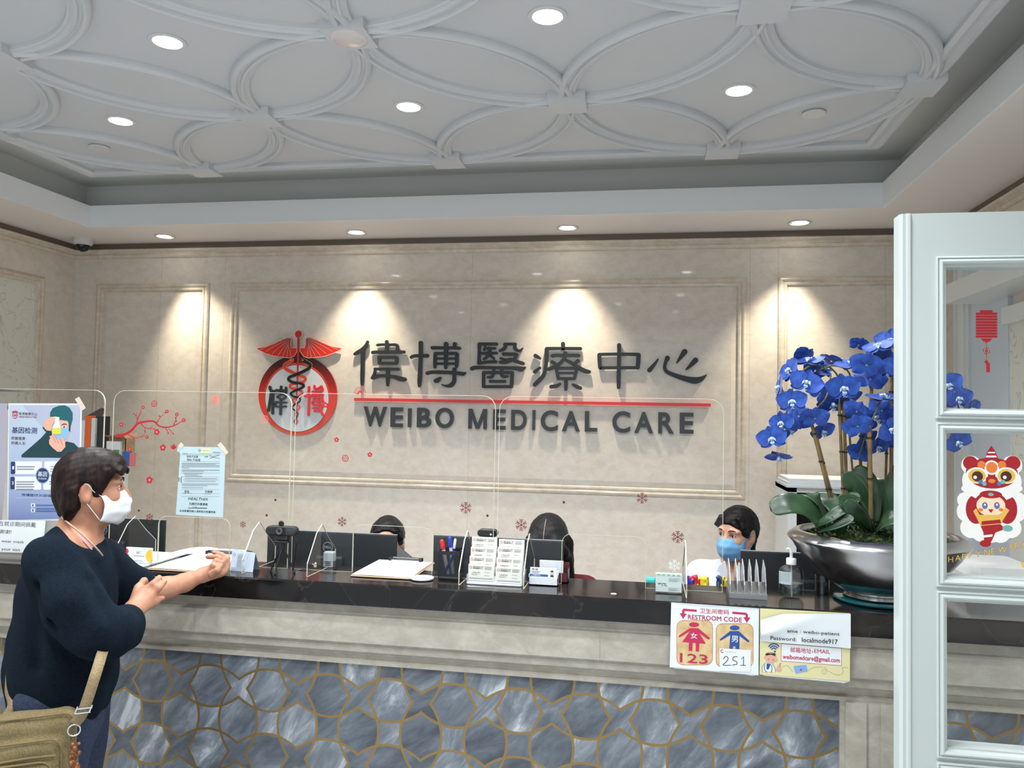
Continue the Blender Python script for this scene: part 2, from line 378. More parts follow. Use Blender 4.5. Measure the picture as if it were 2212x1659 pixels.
def damask(name, base, line):
    m = mat(name, base, .6); b = m.node_tree.nodes['Principled BSDF']; g = N(m, 'ShaderNodeNewGeometry')
    mp = N(m, 'ShaderNodeMapping'); mp.inputs['Scale'].default_value = (3.4, 3.4, 3.4); Lk(m, g.outputs['Position'], mp.inputs['Vector'])
    nz = N(m, 'ShaderNodeTexNoise'); nz.inputs['Scale'].default_value = 1.2; nz.inputs['Detail'].default_value = 2; nz.inputs['Distortion'].default_value = 3.5; Lk(m, mp.outputs[0], nz.inputs['Vector'])
    wv = N(m, 'ShaderNodeMath', operation='PINGPONG'); wv.inputs[1].default_value = .14; Lk(m, nz.outputs['Fac'], wv.inputs[0])
    cr = N(m, 'ShaderNodeValToRGB'); el = cr.color_ramp.elements; el[0].position = .006; el[0].color = (*line, 1); el[1].position = .022; el[1].color = (*base, 1)
    Lk(m, wv.outputs[0], cr.inputs['Fac']); Lk(m, cr.outputs['Color'], b.inputs['Base Color']); return m
M['damask'] = damask('damask_wallpaper', S(222, 223, 214), S(196, 197, 188))
M['white_gloss'] = mat('white_gloss_paint', S(226, 229, 228), .28)
M['door_white'] = mat('door_white_lacquer', S(180, 189, 186), .22)
M['white'] = mat('white_plastic', S(208, 208, 206), .4)
M['paper'] = mat('white_paper', S(208, 214, 218), .7)
M['black'] = mat('black_plastic', S(24, 25, 27), .35)
M['blackmat'] = mat('matt_black_plastic', S(30, 32, 35), .6)
M['screenback'] = mat('dark_monitor_back', S(34, 38, 41), .45)
M['letter'] = mat('charcoal_lacquer', S(40, 45, 50), .4)
M['red'] = mat('red_lacquer', S(232, 40, 48), .4)
M['sticker'] = mat('red_sticker', S(160, 20, 32), .5)
M['sticker_pale'] = mat('pale_red_sticker', S(205, 110, 100), .5)
M['sticker_dark'] = mat('dark_red_sticker', S(84, 24, 28), .5)
M['sticker_clear'] = mat('frosted_white_sticker', S(210, 214, 208), .5)
M['navy'] = mat('navy_print', S(30, 50, 96), .5)
M['blueprint'] = mat('blue_print', S(44, 84, 158), .5)
M['ink'] = mat('black_ink', S(28, 28, 32), .6)
M['inkgrey'] = mat('grey_ink', S(120, 126, 132), .6)
M['redprint'] = mat('crimson_print', S(190, 36, 70), .5)
M['steel'] = noise_mat('brushed_steel', [S(150, 152, 154), S(176, 178, 180)], 6, .2, metal=1.0)
M['chrome'] = mat('chrome', S(210, 212, 214), .12, metal=1.0)
M['gold'] = mat('gold_metal', S(210, 180, 130), .25, metal=1.0)
M['acrylic'] = acrylic('clear_acrylic', (.985, .99, .985), .11)
M['acedge'] = mat('acrylic_edge', S(184, 182, 162), .25)
M['glass'] = acrylic('door_glass', (.95, .975, .98), .17)
M['lampface'] = mat('lamp_diffuser', (1,1,1), .5, emit=(.93,.97,1), est=14)
M['lampwarm'] = mat('spot_diffuser', (1,1,1), .5, emit=(1,.93,.82), est=12)
# ================================================================== the room
WL, WR, YW = -4.034, 1.730, 4.987
ZS, ZB, ZC, ZT = 2.794, 2.930, 2.900, 3.090
LX0, LX1, LY = -3.540, 1.254, 4.486          # inner rim of the soffit
YF = -3.0                                     # how far the room reaches behind the viewer
CX0, CX1, CY1 = -2.934, .988, 3.715          # ceiling pattern
P = 1.3072

mb = MB().box(-6, 4, YF-1, 6.5, -.1, 0); struct(mb.build('floor', M['floor']))
mb = MB().box(WL-.15, WR+.15, YW, YW+.15, 0, 3.2); struct(mb.build('wall_back', M['wall']))
mb = MB().box(WL-.15, WL, YF, YW, 0, 3.2); struct(mb.build('wall_left', M['wall']))
mb = MB().box(WR, WR+.15, YF, YW, 0, 3.2); struct(mb.build('wall_right', M['wall']))
# soffit ring: underside, white rim, set-back cove wall, upper ceiling
mb = MB()
for x0, x1, y0, y1 in ((WL, WR, LY, YW), (WL, LX0, YF, LY), (LX1, WR, YF, LY)):
    mb.box(x0, x1, y0, y1, ZS, ZB-.012, 0)
struct(mb.build('ceiling_soffit', M['soffit']))
mb = MB()
t = .012
mb.box(LX0-t, LX1+t, LY-t, LY, ZS+.0005, ZB); mb.box(LX0, LX0+t, YF, LY-t, ZS+.0005, ZB); mb.box(LX1-t, LX1, YF, LY-t, ZS+.0005, ZB)
struct(mb.build('trim_1', M['band']))
mb = MB(); s = .11
mb.box(LX0-s-.05, LX0-s, YF, LY+s, ZB-.012, ZT); mb.box(LX1+s, LX1+s+.05, YF, LY+s, ZB-.012, ZT); mb.box(LX0-s-.05, LX1+s+.05, LY+s, LY+s+.05, ZB-.012, ZT)
mb.box(LX0-s-.05, LX1+s+.05, YF, LY+s+.05, ZT, ZT+.05)
struct(mb.build('ceiling_cove', M['cove']))
# hung ceiling field
ex0, ex1, ey1 = CX0-.06, CX1+.06, CY1+.07
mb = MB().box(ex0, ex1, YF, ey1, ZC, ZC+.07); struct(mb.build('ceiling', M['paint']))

def sweep(mb, path, prof, closed=False, up=(0,0,1), mi=None, flip=False):
    """path of points, prof (side, out) ; out along up"""
    up = Vector(up); P_ = [Vector(p) for p in path]; n = len(P_); rows = []
    for i, p in enumerate(P_):
        a = P_[(i-1) % n] if (closed or i) else None; b = P_[(i+1) % n] if (closed or i < n-1) else None
        t1 = (p-a).normalized() if a is not None else (b-p).normalized(); t2 = (b-p).normalized() if b is not None else t1
        s1 = t1.cross(up); s2 = t2.cross(up); sd = (s1+s2); sd = sd / max(.2, (sd.length_squared/2)) 
        rows.append([p + sd*u + up*o for u, o in prof])
    if closed: rows.append(rows[0])
    mb.grid(rows, mi)
    if not closed: 
        k = len(prof); mb.add(rows[0], [tuple(range(k))]); mb.add(rows[-1], [tuple(range(k))[::-1]])
# moulding section hanging down (out = -z): ridge on one side, steps on the other
MP = [(u, o*1.25) for u, o in [(-.036,0), (-.036,.013), (-.030,.020), (-.021,.024), (-.013,.021), (-.009,.013), (0,.012), (.004,.017), (.012,.018), (.017,.013), (.022,.011), (.027,.013), (.034,.010), (.036,0)]]
mb = MB()
def arc(cx, cy, a0, a1, n=28): return [(cx+P/2*math.cos(a0+(a1-a0)*i/n), cy+P/2*math.sin(a0+(a1-a0)*i/n), ZC) for i in range(n+1)]
def inside(x, y): return CX0-.01 < x < CX1+.01 and y < CY1+.01
for i in range(0, 4):
    for j in range(0, 6):
        for hx, hy in ((0, 0), (.5, .5)):
            cx, cy = CX0+P*(i+hx), CY1-P*(j+hy)
            for q in range(4):
                am = q*PI/2+PI/4
                if inside(cx+P/2*math.cos(am), cy+P/2*math.sin(am)):
                    sweep(mb, arc(cx, cy, q*PI/2, (q+1)*PI/2), MP, up=(0,0,-1))
struct(mb.build('trim_2', M['paint'], smooth=35))
# border moulding of the field
BP = [(-.045,0), (-.045,.016), (-.030,.026), (-.016,.022), (-.010,.013), (.004,.013), (.010,.020), (.025,.018), (.03,0)]
mb = MB(); sweep(mb, [(ex0+.045, YF, ZC), (ex0+.045, ey1-.045, ZC), (ex1-.045, ey1-.045, ZC), (ex1-.045, YF, ZC)], BP, up=(0,0,-1))
struct(mb.build('trim_3', M['paint'], smooth=35))
mb = MB(); hk = .074
for i in range(0, 8):
    for j in range(0, 10):
        if (i+j) % 2 == 0: continue
        x, y = CX0+P*i/2, CY1-P*j/2
        if not inside(x, y): continue
        mb.box(max(x-hk, ex0), min(x+hk, ex1), y-hk, min(y+hk, ey1), ZC-.034, ZC+.001)
struct(mb.build('trim_4', M['paint']))

# wall mouldings: frames with a raised bevelled field
FP = [(-.004,0), (-.004,.006), (.004,.012), (.012,.015), (.020,.012), (.024,.008), (.030,.008), (.034,.012), (.044,.011), (.050,.004), (.052,.0)]
def frame(name, x0, x1, z0, z1, wall='back', field=True, mt=None, fm=None, n0=1):
    mb = MB(); 
    if wall == 'back': up = Vector((0,-1,0)); pt = lambda a, b: Vector((a, YW, b))
    elif wall == 'left': up = Vector((1,0,0)); pt = lambda a, b: Vector((WL, a, b))
    else: up = Vector((-1,0,0)); pt = lambda a, b: Vector((WR, a, b))
    path = [pt(x0,z0), pt(x0,z1), pt(x1,z1), pt(x1,z0)]
    # orient so that +side points to the inside of the frame
    t = (path[1]-path[0]).normalized(); sd = t.cross(up); cen = (path[0]+path[2])/2
    if sd.dot(cen-path[0]) < 0: path = path[::-1]
    sweep(mb, path, FP, closed=True, up=up)
    if field:
        a, e = .052, .032
        r0 = [pt(x0+a,z0+a), pt(x0+a,z1-a), pt(x1-a,z1-a), pt(x1-a,z0+a)]
        r1 = [pt(x0+a+e,z0+a+e)+up*.008, pt(x0+a+e,z1-a-e)+up*.008, pt(x1-a-e,z1-a-e)+up*.008, pt(x1-a-e,z0+a+e)+up*.008]
        r0 = [p+up*.001 for p in r0]
        mb.add(r0+r1, [(0,1,5,4),(1,2,6,5),(2,3,7,6),(3,0,4,7),(4,5,6,7)], 1)
    return struct(mb.build(name, [mt or M['trimstone'], fm or M['wall']]))
frame('trim_5', -2.815, .595, 1.155, 2.508)
frame('trim_6', -3.845, -2.985, .25, 2.508)
frame('trim_7', .790, 1.62, .25, 2.508)
frame('trim_8', 3.55, 4.70, 1.0, 2.508, wall='left', fm=M['damask'])
frame('trim_9', 2.2, 3.30, 1.0, 2.508, wall='left', fm=M['damask'])
# cornice along the walls
CP = [(0,2.693), (.012,2.695), (.020,2.704), (.022,2.712), (.016,2.720), (.018,2.728), (.034,2.738), (.040,2.748), (.034,2.753), (0,2.753)]
mb = MB()
for a, b in zip(CP[:-1], CP[1:]):
    mb.add([(WL, YW-a[0], a[1]), (WR, YW-a[0], a[1]), (WR, YW-b[0], b[1]), (WL, YW-b[0], b[1])], [(0,1,2,3)])
    mb.add([(WL+a[0], YF, a[1]), (WL+a[0], YW, a[1]), (WL+b[0], YW, b[1]), (WL+b[0], YF, b[1])], [(0,1,2,3)])
    mb.add([(WR-a[0], YF, a[1]), (WR-a[0], YW, a[1]), (WR-b[0], YW, b[1]), (WR-b[0], YF, b[1])], [(0,3,2,1)])
struct(mb.build('trim_10', M['trimstone'], smooth=30))
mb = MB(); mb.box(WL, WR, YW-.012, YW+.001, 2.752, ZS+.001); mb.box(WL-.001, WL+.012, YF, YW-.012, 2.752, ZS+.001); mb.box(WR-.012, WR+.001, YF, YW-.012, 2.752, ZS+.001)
struct(mb.build('trim_12', mat('brown_painted_shade', S(112, 100, 88), .4)))  # brown colour stands in for the band of shade under the soffit
# white framed glazed opening and wallpaper on the right wall
mb = MB(); mb.box(WR-.035, WR+.002, 4.56, 4.74, 0, 2.62); mb.box(WR-.05, WR-.035, 4.585, 4.60, 0, 2.62); mb.box(WR-.05, WR-.035, 4.70, 4.715, 0, 2.62)
mb.box(WR-.035, WR+.002, 2.6, 4.56, 2.56, 2.62)
struct(mb.build('door_1', M['white_gloss']))
M['frosted'] = mat('pale_blue_glass_panel', S(204, 216, 230), .18)
mb = MB().box(WR-.02, WR+.001, 4.12, 4.56, 0, 2.56); struct(mb.build('window_1', M['frosted']))
mb = MB().box(WR-.015, WR+.001, 2.6, 4.12, .9, 2.12); struct(mb.build('wall_panel_right', M['damask']))
mb = MB().box(WR-.05, WR+.001, 2.6, 4.12, 2.12, 2.2); mb.box(WR-.20, WR+.001, 2.6, 4.40, 2.26, 2.36); struct(mb.build('trim_11', M['white_gloss']))

# ------------------------------------------------------------------ downlights
RIM = [(.062,0), (.062,-.004), (.054,-.007), (.048,-.006), (.046,.012)]
def downlight(x, y, z, label, spot=False, aim=None, real=True, energy=41):
    t = thing('recessed_spotlight' if spot else 'ceiling_downlight', label, 'ceiling light', (x, y, z), 'adjustable spots in the soffit' if spot else 'round downlights in the patterned ceiling')
    k = 1.12 if spot else 1.0
    MB().lathe([(r*k, h) for r, h in RIM], (x, y, z), 40, cap=False).build('lamp_ring', M['white'], t, smooth=40)
    d = MB()
    if spot:
        d.lathe([(.030,-.004), (.040,-.004), (.043,0)], (0,0,0), 32)
        ax = Vector(aim) - Vector((x, y, z)); d.xf(Matrix.Translation((x, y, z+.002)) @ Vector((0,0,-1)).rotation_difference(ax.normalized()*.35+Vector((0,0,-.65))).to_matrix().to_4x4())
    else: d.lathe([(.0,.004), (.046,.004)], (x, y, z-.006), 32, cap=False)
    d.build('lamp_face', M['lampwarm'] if spot else M['lampface'], t)
    MB().lathe([(.0,.02), (.05,.02)], (x, y, z-.006), 32, cap=False).build('lamp_housing', M['white'], t)
    if real:
        if spot: lamp('SPOT', 'spot_beam', (x, y, z-.02), energy, (1, .88, .68), aim=aim, parent=t, spot_size=math.radians(72), spot_blend=.8, shadow_soft_size=.022)
        else: lamp('SPOT', 'downlight_beam', (x, y, z-.02), energy, (.94, .97, 1), aim=(x, y, 0), parent=t, spot_size=math.radians(134), spot_blend=.5, shadow_soft_size=.05)
    return t
for i, j, lb in ((.5,.5,'round lit downlight nearest the left end of the coffered ceiling, back row'), (1.5,.5,'round lit downlight between two arcs above the dark logo lettering, back row'), (2.5,.5,'round lit downlight nearest the right end of the coffered ceiling, back row'),
                 (1,1,'round lit downlight beside the circular speaker plate, second row on its left'), (2,1,'round lit downlight in the second row, right of the circular speaker plate'),
                 (.5,1.5,'round downlight above the queueing customer'), (1.5,1.5,'round downlight over the middle of the waiting side'), (2.5,1.5,'round downlight above the glazed door')):
    downlight(CX0+P*i, CY1-P*j, ZC, lb, energy=41)
for i, j, lb in ((1,2,'left of the viewer'),(2,2,'right above the viewer')):
    downlight(CX0+P*i, CY1-P*j, ZC, 'round downlight in the ceiling ' + lb, energy=41)
for i, j, lb in ((.5,2.5,'far left'),(1.5,2.5,'middle'),(2.5,2.5,'far right')):
    downlight(CX0+P*i, CY1-P*j, ZC, 'round downlight behind the viewer, ' + lb + ' of its row', energy=41)
SP = [(-3.186, -2.78, 'adjustable soffit spot beside the dome camera, left end of the row'), (-1.843, -1.86, 'adjustable soffit spot above the red emblem'),
      (-.487, -.46, 'adjustable soffit spot above the black lettering, right of the one over the emblem'), (.867, .74, 'adjustable soffit spot nearest the white door, right end of the row')]
for x, ax, lb in SP: downlight(x, 4.765, ZS, lb, True, (ax, 4.80, .9), energy=52)

# speaker plate, covers, dome camera
t = thing('ceiling_speaker', 'round speaker plate with two screws on a square ceiling block', 'speaker', (CX0+P*1.5, CY1-P, ZC-.034))
MB().lathe([(0,-.006), (.052,-.006), (.060,-.003), (.062,0)], t.location, 40).build('speaker_cover', mat('speaker_cover', S(214, 206, 204), .15), t, smooth=40)
for sx in (-1, 1): MB().lathe([(0,-.0085), (.004,-.008), (.005,-.006)], t.location + Vector((sx*.043, sx*.012, 0)), 12).build('screw', M['chrome'], t)
for (x, y), lb in (((.66, 3.33), 'flat round cover plate in the ceiling petal nearest the right corner'), ((-2.616, 3.367), 'flat round cover plate in the ceiling petal nearest the left corner')):
    o = MB().lathe([(0,-.010), (.045,-.010), (.048,-.007), (.048,-.004), (.043,-.003), (.043,0)], (x, y, ZC), 36).build('ceiling_cover_plate', M['white'], smooth=30); tag(o, lb, 'cover plate', 'ceiling cover plates')
t = thing('dome_camera', 'white dome security camera with dark glass under the soffit corner', 'security camera', (-3.828, 4.80, ZS))
MB().lathe([(.066,0), (.066,-.020), (.061,-.034), (.052,-.042), (.046,-.044)], t.location, 40).build('camera_housing', M['white'], t, smooth=35)
MB().lathe([(.045,-.043), (.044,-.055), (.038,-.070), (.026,-.082), (.010,-.088), (0,-.089)], t.location, 32).build('dome_glass', mat('smoked_dome', S(26, 28, 32), .06), t, smooth=60)
# ================================================================== reception counter
YCF, YCB, ZT1 = 2.41, 2.67, 1.10
ct = thing('reception_counter', 'long reception counter with black marble top and blue grey marble mosaic front', 'counter', (-1.15, 2.6, 0))
X0c, X1c = WL+.002, WR-.06
mb = MB()
mb.add([(X0c,YCF,1.031),(X1c,YCF,1.031),(X1c,YCF,1.095),(X0c,YCF,1.095),(X0c,YCF+.005,1.1),(X1c,YCF+.005,1.1),(X1c,YCB,1.1),(X0c,YCB,1.1),(X1c,YCB,1.031),(X0c,YCB,1.031)],
       [(0,1,2,3),(3,2,5,4),(4,5,6,7),(7,6,8,9),(9,8,1,0),(1,8,6,5,2),(0,3,4,7,9)])
mb.build('countertop', M['slab'], ct)
# moulded stone apron: profile (depth in front of the panel plane, height)
AP = [(2.50,1.031), (2.445,1.031), (2.445,.995), (2.438,.990), (2.432,.985), (2.432,.908), (2.437,.903), (2.446,.900), (2.446,.876), (2.452,.872), (2.466,.866), (2.470,.848), (2.458,.843), (2.458,.832), (2.50,.832)]
mb = MB()
for a, b in zip(AP[:-1], AP[1:]): mb.add([(X0c, a[0], a[1]), (X1c, a[0], a[1]), (X1c, b[0], b[1]), (X0c, b[0], b[1])], [(3,2,1,0)])
mb.add([(X0c, p[0], p[1]) for p in AP], [tuple(range(len(AP)))]); mb.add([(X1c, p[0], p[1]) for p in AP], [tuple(range(len(AP)))[::-1]])
for X in (-3.2, -2.3, -1.47, -.13, 1.1):                      # fine joints
    mb.box(X-.0008, X+.0008, 2.4315, 2.433, .908, .985, 1)
mb.build('apron', [M['counter_stone'], mat('joint', S(140, 132, 118), .6)], ct, smooth=25)
# mosaic fields and the stone pilasters between them
Z0f = .16
mb = MB().box(X0c, .572, 2.470, 2.50, Z0f, .833); mb.box(.80, X1c, 2.470, 2.50, Z0f, .833)
mb.build('mosaic_panel', M['mosaic'], ct)
mb = MB()
mb.box(.566, .580, 2.458, 2.50, Z0f, .832); mb.box(.580, .638, 2.450, 2.50, 0, .832); mb.box(.638, .645, 2.456, 2.50, 0, .832); mb.box(.645, .675, 2.452, 2.5, 0, .832)
mb.box(.675, .80, 2.446, 2.5, .03, .832)
mb.box(X0c, X1c, 2.44, 2.5, 0, Z0f)
mb.box(X0c, X1c, 2.50, 2.56, 0, 1.031)
mb.build('pilaster', M['counter_stone'], ct)
# staff desk behind
sd = thing('staff_desk', 'long brown staff desk behind the black counter ledge', 'desk', (-1.1, 2.87, 0))
DZ = .80
mb = MB().box(-3.6, 1.45, 2.68, 3.06, DZ-.03, DZ); 
mb.build('desktop', mat('desk_laminate', S(120, 100, 84), .4), sd)
for x in (-3.58, -2.3, -1.2, -.1, 1.40): MB().box(x, x+.03, 2.70, 3.02, 0, DZ-.03).build('desk_side', M['white'], sd)

# ------------------------------------------------------------------ clear shields with pass-through openings
YS_ = 2.575
def shield(x0, x1, label, c0=None, c1=None, fins=()):
    t = thing('sneeze_guard', label, 'clear screen', ((x0+x1)/2, YS_, ZT1), 'clear acrylic screens along the counter')
    z1, r, h = 1.708, .045, .0025
    def arcp(cx, cz, a0, a1, rr, n=6): return [(cx+rr*math.cos(a0+(a1-a0)*k/n), cz+rr*math.sin(a0+(a1-a0)*k/n)) for k in range(n+1)]
    out = [(x0, ZT1+.001)]
    pts = [(x0, ZT1+.001)] + arcp(x0+r, z1-r, PI, PI/2, r) + arcp(x1-r, z1-r, PI/2, 0, r) + [(x1, ZT1+.001)]
    if c0 is not None:
        zc, rc = 1.262, .03
        pts += [(c1, ZT1+.001)] + arcp(c1-rc, zc-rc, 0, PI/2, rc) + arcp(c0+rc, zc-rc, PI/2, PI, rc) + [(c0, ZT1+.001)]
    mb = MB(); n = len(pts)
    f = [(x, YS_-h, z) for x, z in pts]; b = [(x, YS_+h, z) for x, z in pts]
    # front sheet only as two faces plus bright polished edges
    bm = bmesh.new(); vs = [bm.verts.new(p) for p in f]; bm.faces.new(vs); bmesh.ops.triangulate(bm, faces=bm.faces[:], ngon_method='EAR_CLIP')
    bm.verts.index_update(); mb.add([tuple(v.co) for v in bm.verts], [tuple(v.index for v in q.verts) for q in bm.faces], 0); bm.free()
    mb.build('acrylic_sheet', [M['acrylic']], t)
    e = MB(); e.add(f+b, [(i, (i+1)%n, n+(i+1)%n, n+i) for i in range(n)])
    e.add([(p[0], YS_-h-.0002, p[1]) for p in pts] + [(p[0], YS_-h-.0002, p[1]) for p in inset(pts, .0016)], [(i, (i+1)%n, n+(i+1)%n, n+i) for i in range(n)])
    e.build('acrylic_edge', [M['acedge']], t)
    for X in fins:
        P_ = [(2.462,1.101), (2.462,1.145), (2.532,1.235), (2.575,1.258), (2.640,1.20), (2.700,1.155), (2.700,1.101)]
        m = len(P_)
        fb = MB(); fb.add([(X, y, z) for y, z in P_], [tuple(range(m))]); o = fb.build('foot', [M['acrylic']], t)
        k = MB(); hh = .0016
        k.add([(X-hh, y, z) for y, z in P_]+[(X+hh, y, z) for y, z in P_], [(i, (i+1)%m, m+(i+1)%m, m+i) for i in range(m)])
        k.build('foot_edge', [M['acedge']], o)
    return t
def inset(pts, d):
    out = []; n = len(pts)
    A = sum(pts[i][0]*pts[(i+1)%n][1]-pts[(i+1)%n][0]*pts[i][1] for i in range(n)); sg = 1 if A > 0 else -1
    for i in range(n):
        a, p, b = pts[i-1], pts[i], pts[(i+1)%n]
        e1 = Vector((p[0]-a[0], p[1]-a[1])); e2 = Vector((b[0]-p[0], b[1]-p[1]))
        if e1.length < 1e-7 or e2.length < 1e-7: out.append(p); continue
        e1.normalize(); e2.normalize(); nn = Vector((-e1.y-e2.y, e1.x+e2.x)); nn = nn/max(.5, nn.length_squared/2)
        out.append((p[0]+nn.x*d*sg, p[1]+nn.y*d*sg))
    return out
shield(-3.30, -2.63, 'clear screen farthest along the counter, behind the customer')
shield(-2.60, -1.937, 'clear screen carrying the blue medical poster', -2.42, -2.15)
shield(-1.902, -1.214, 'clear screen with the plum blossom branch sticker and posted form', -1.706, -1.432, (-1.80, -1.322))
shield(-1.200, -.492, 'clear screen in front of the red emblem and the two clipboard ends', -.978, -.700, (-1.092, -.580))
shield(-.480, .243, 'clear screen in front of the lettering, with snowflake stickers', -.264, .004, (-.372, .127))
# ================================================================== raised sign on the back wall
YP = YW - .009                        # face of the raised field
def crop(s, ox, oy, Y=YP, wk=1.0):
    """plane whose (u, v) are pixels of an enlarged crop, laid on the wall"""
    o = atY(ox, oy, Y); a = atY(ox+10, oy, Y); 
    def p(u, v, w_=0): q = atY(ox+u/s, oy+v/s, Y); return (q.x, q.z) + ((w_/s*2.93/1000*wk,) if w_ else ())
    return p
WP = Plane((0, YP, 0))
def glyph_thing(name, label, strokes, cv, grp, d0=.006, d1=.019, m='letter', cat='sign letter', plane=None):
    mb = MB()
    for s_ in strokes: 
        P_ = [cv(*q) for q in s_]; stroke(mb, plane or WP, P_, d0, d1)
    return tag(mb.build(name, M[m]), label, cat, grp)
K1, K2, K3 = crop(8.508, 760, 730, wk=1.12), crop(7.9, 1010, 730, wk=1.07), crop(8.508, 1280, 740, wk=1.12)
HAN = [
 ('with person radical, first of the six', K1, [[(305,75,45),(270,150,60),(200,220,62),(130,262,62),(70,300,50)], [(215,240,70),(212,450,66),(205,700,66),(200,855,45)], [(655,75,60),(655,160,60),(650,260,55)],
   [(485,135,45),(560,128,45),(700,130,46),(815,132,50),(852,165,55),(840,250,50)], [(400,272,60),(500,264,58),(700,265,54),(900,264,56),(970,262,55)], [(510,358,52),(825,358,50)], [(830,362,55),(838,410,58),(828,465,52)], [(830,468,50),(520,470,50)], [(518,465,52),(515,360,55)],
   [(440,575,50),(600,572,48),(865,575,48)], [(445,580,45),(430,650,45),(405,710,50)], [(395,735,62),(500,702,58),(650,700,52),(800,720,66),(900,752,82),(985,765,70)], [(672,590,58),(672,750,62),(670,870,42)]]),
 ('with cross radical, second of the six', K1, [[(1278,95,72),(1275,300,66),(1265,600,66),(1255,800,70),(1250,885,45)], [(1105,358,52),(1160,335,56),(1300,330,58),(1398,330,60)], [(1490,185,58),(1700,185,52),(1900,186,52),(1985,192,52)], [(1740,115,76),(1738,300,66),(1735,500,60),(1733,555,40)], [(1900,118,70),(1888,165,42)],
   [(1540,290,52),(1535,450,54),(1535,540,46)], [(1540,288,50),(1930,286,52)], [(1940,300,60),(1938,450,58),(1930,530,48)], [(1550,380,38),(1930,380,38)], [(1550,475,42),(1930,475,42)], [(1398,650,60),(1500,632,60),(1750,635,60),(1950,650,62),(2050,662,66),(2095,640,25)],
   [(1635,735,40),(1590,775,76),(1552,790,70)], [(1890,580,66),(1890,700,60),(1885,800,66),(1840,862,68),(1760,885,46),(1660,858,18)]]),
 ('densest of the six, with a hooded base', K2, [[(205,107,50),(500,107,50)], [(207,107,54),(205,250,48),(202,420,56)], [(195,432,52),(350,412,50),(485,408,56)], [(305,150,32),(288,205,40)], [(300,182,36),(470,180,44)], [(262,265,48),(500,260,44)], [(378,180,56),(372,260,58),(340,320,50),(285,362,38)], [(405,312,42),(450,350,42)],
   [(640,112,50),(650,150,58),(620,190,55),(560,220,44)], [(640,108,46),(820,108,48)], [(815,112,50),(812,170,58),(850,215,54),(900,222,46),(952,172,12)], [(620,277,56),(840,280,52)], [(842,282,54),(820,340,48),(760,380,48),(650,418,50),(565,415,54)], [(575,350,42),(650,375,44),(760,370,52),(850,408,62),(950,440,58)],
   [(82,527,62),(150,507,58),(500,510,50),(800,517,58),(920,535,80),(985,508,35)], [(285,592,50),(765,592,50)], [(280,592,52),(277,830,50)], [(765,600,54),(755,830,58)], [(285,832,50),(752,832,50)], [(452,530,44),(442,620,46),(410,668,44),(352,672,38)], [(590,530,44),(582,620,48),(620,660,52),(695,655,32)], [(392,742,46),(642,742,46)]]),
 ('with sickness radical and side dots, fourth', K2, [[(1632,105,66),(1635,180,58)], [(1355,187,56),(1600,185,54),(1930,187,54)], [(1352,200,58),(1348,400,56),(1330,550,54),(1290,650,58),(1220,730,68),(1150,800,62)], [(1165,308,66),(1238,350,44)], [(1240,512,42),(1150,580,56)], [(1452,307,56),(1550,297,50),(1900,302,52)],
   [(1670,258,58),(1665,300,52),(1630,380,50),(1560,450,54),(1450,510,58),(1352,545,52)], [(1670,375,48),(1780,430,58),(1880,500,68),(1990,560,72),(2078,582,58)], [(1447,412,60),(1530,460,46)], [(1888,392,56),(1810,450,40)], [(1510,517,46),(1860,517,46)], [(1512,517,48),(1552,700,46)], [(1868,517,48),(1822,700,46)], [(1540,600,34),(1850,600,34)], [(1548,695,46),(1820,695,46)],
   [(1680,700,56),(1680,800,56),(1678,885,42)], [(1578,787,42),(1520,820,56),(1432,835,62)], [(1802,797,42),(1880,840,62),(1928,858,56)]]),
 ('of a boxed bar crossed by one upright', K3, [[(125,222,50),(480,215,50),(840,222,56)], [(125,230,64),(130,350,62),(138,460,58)], [(845,232,72),(840,350,70),(830,460,66)], [(138,468,50),(480,465,48),(830,465,52)], [(490,52,68),(488,300,60),(482,600,66),(480,820,58),(482,840,38)]]),
 ('of loose drops over a long hook, last', K3, [[(1200,310,26),(1130,410,52),(1045,510,72)], [(1375,288,80),(1345,360,54),(1325,460,54),(1365,535,58),(1500,600,66),(1700,665,84),(1880,698,104),(2000,665,74),(2093,592,12)], [(1690,172,90),(1620,270,58),(1550,370,28)], [(1890,327,86),(1800,420,58),(1720,495,26)]]),
]
for lb, cv, st in HAN: glyph_thing('sign_character', 'raised black Chinese character ' + lb + ', above the red line', st, cv, 'raised Chinese characters of the wall sign')
LT = [('W',5,135,413,158,392,'raised charcoal letter W opening the English line'), ('E',5,457,608,167,400,'raised charcoal letter E right after the W'), ('I',5,665,707,177,402,'raised charcoal letter I between E and B'),
 ('B',5,773,945,172,403,'raised charcoal letter B before the O'), ('O',5,993,1217,172,412,'raised charcoal round letter O ending the first word'), ('M',5,1388,1613,185,420,'raised charcoal letter M opening the middle word'),
 ('E',5,1682,1836,190,430,'raised charcoal letter E between M and D'), ('D',5,1900,2090,197,435,'raised charcoal letter D in the middle word'), ('I',6,52,90,197,437,'raised charcoal letter I between D and C'),
 ('C',6,152,360,203,448,'raised charcoal letter C between I and A of the middle word'), ('A',6,405,625,210,452,'raised charcoal letter A before the L'), ('L',6,680,832,212,455,'raised charcoal letter L ending the middle word'),
 ('C',6,1008,1225,213,468,'raised charcoal letter C opening the last word'), ('A',6,1272,1500,222,472,'raised charcoal letter A between C and R of the last word'), ('R',6,1558,1750,226,478,'raised charcoal letter R before the final E'), ('E',6,1815,1983,230,478,'raised charcoal letter E ending the English line')]
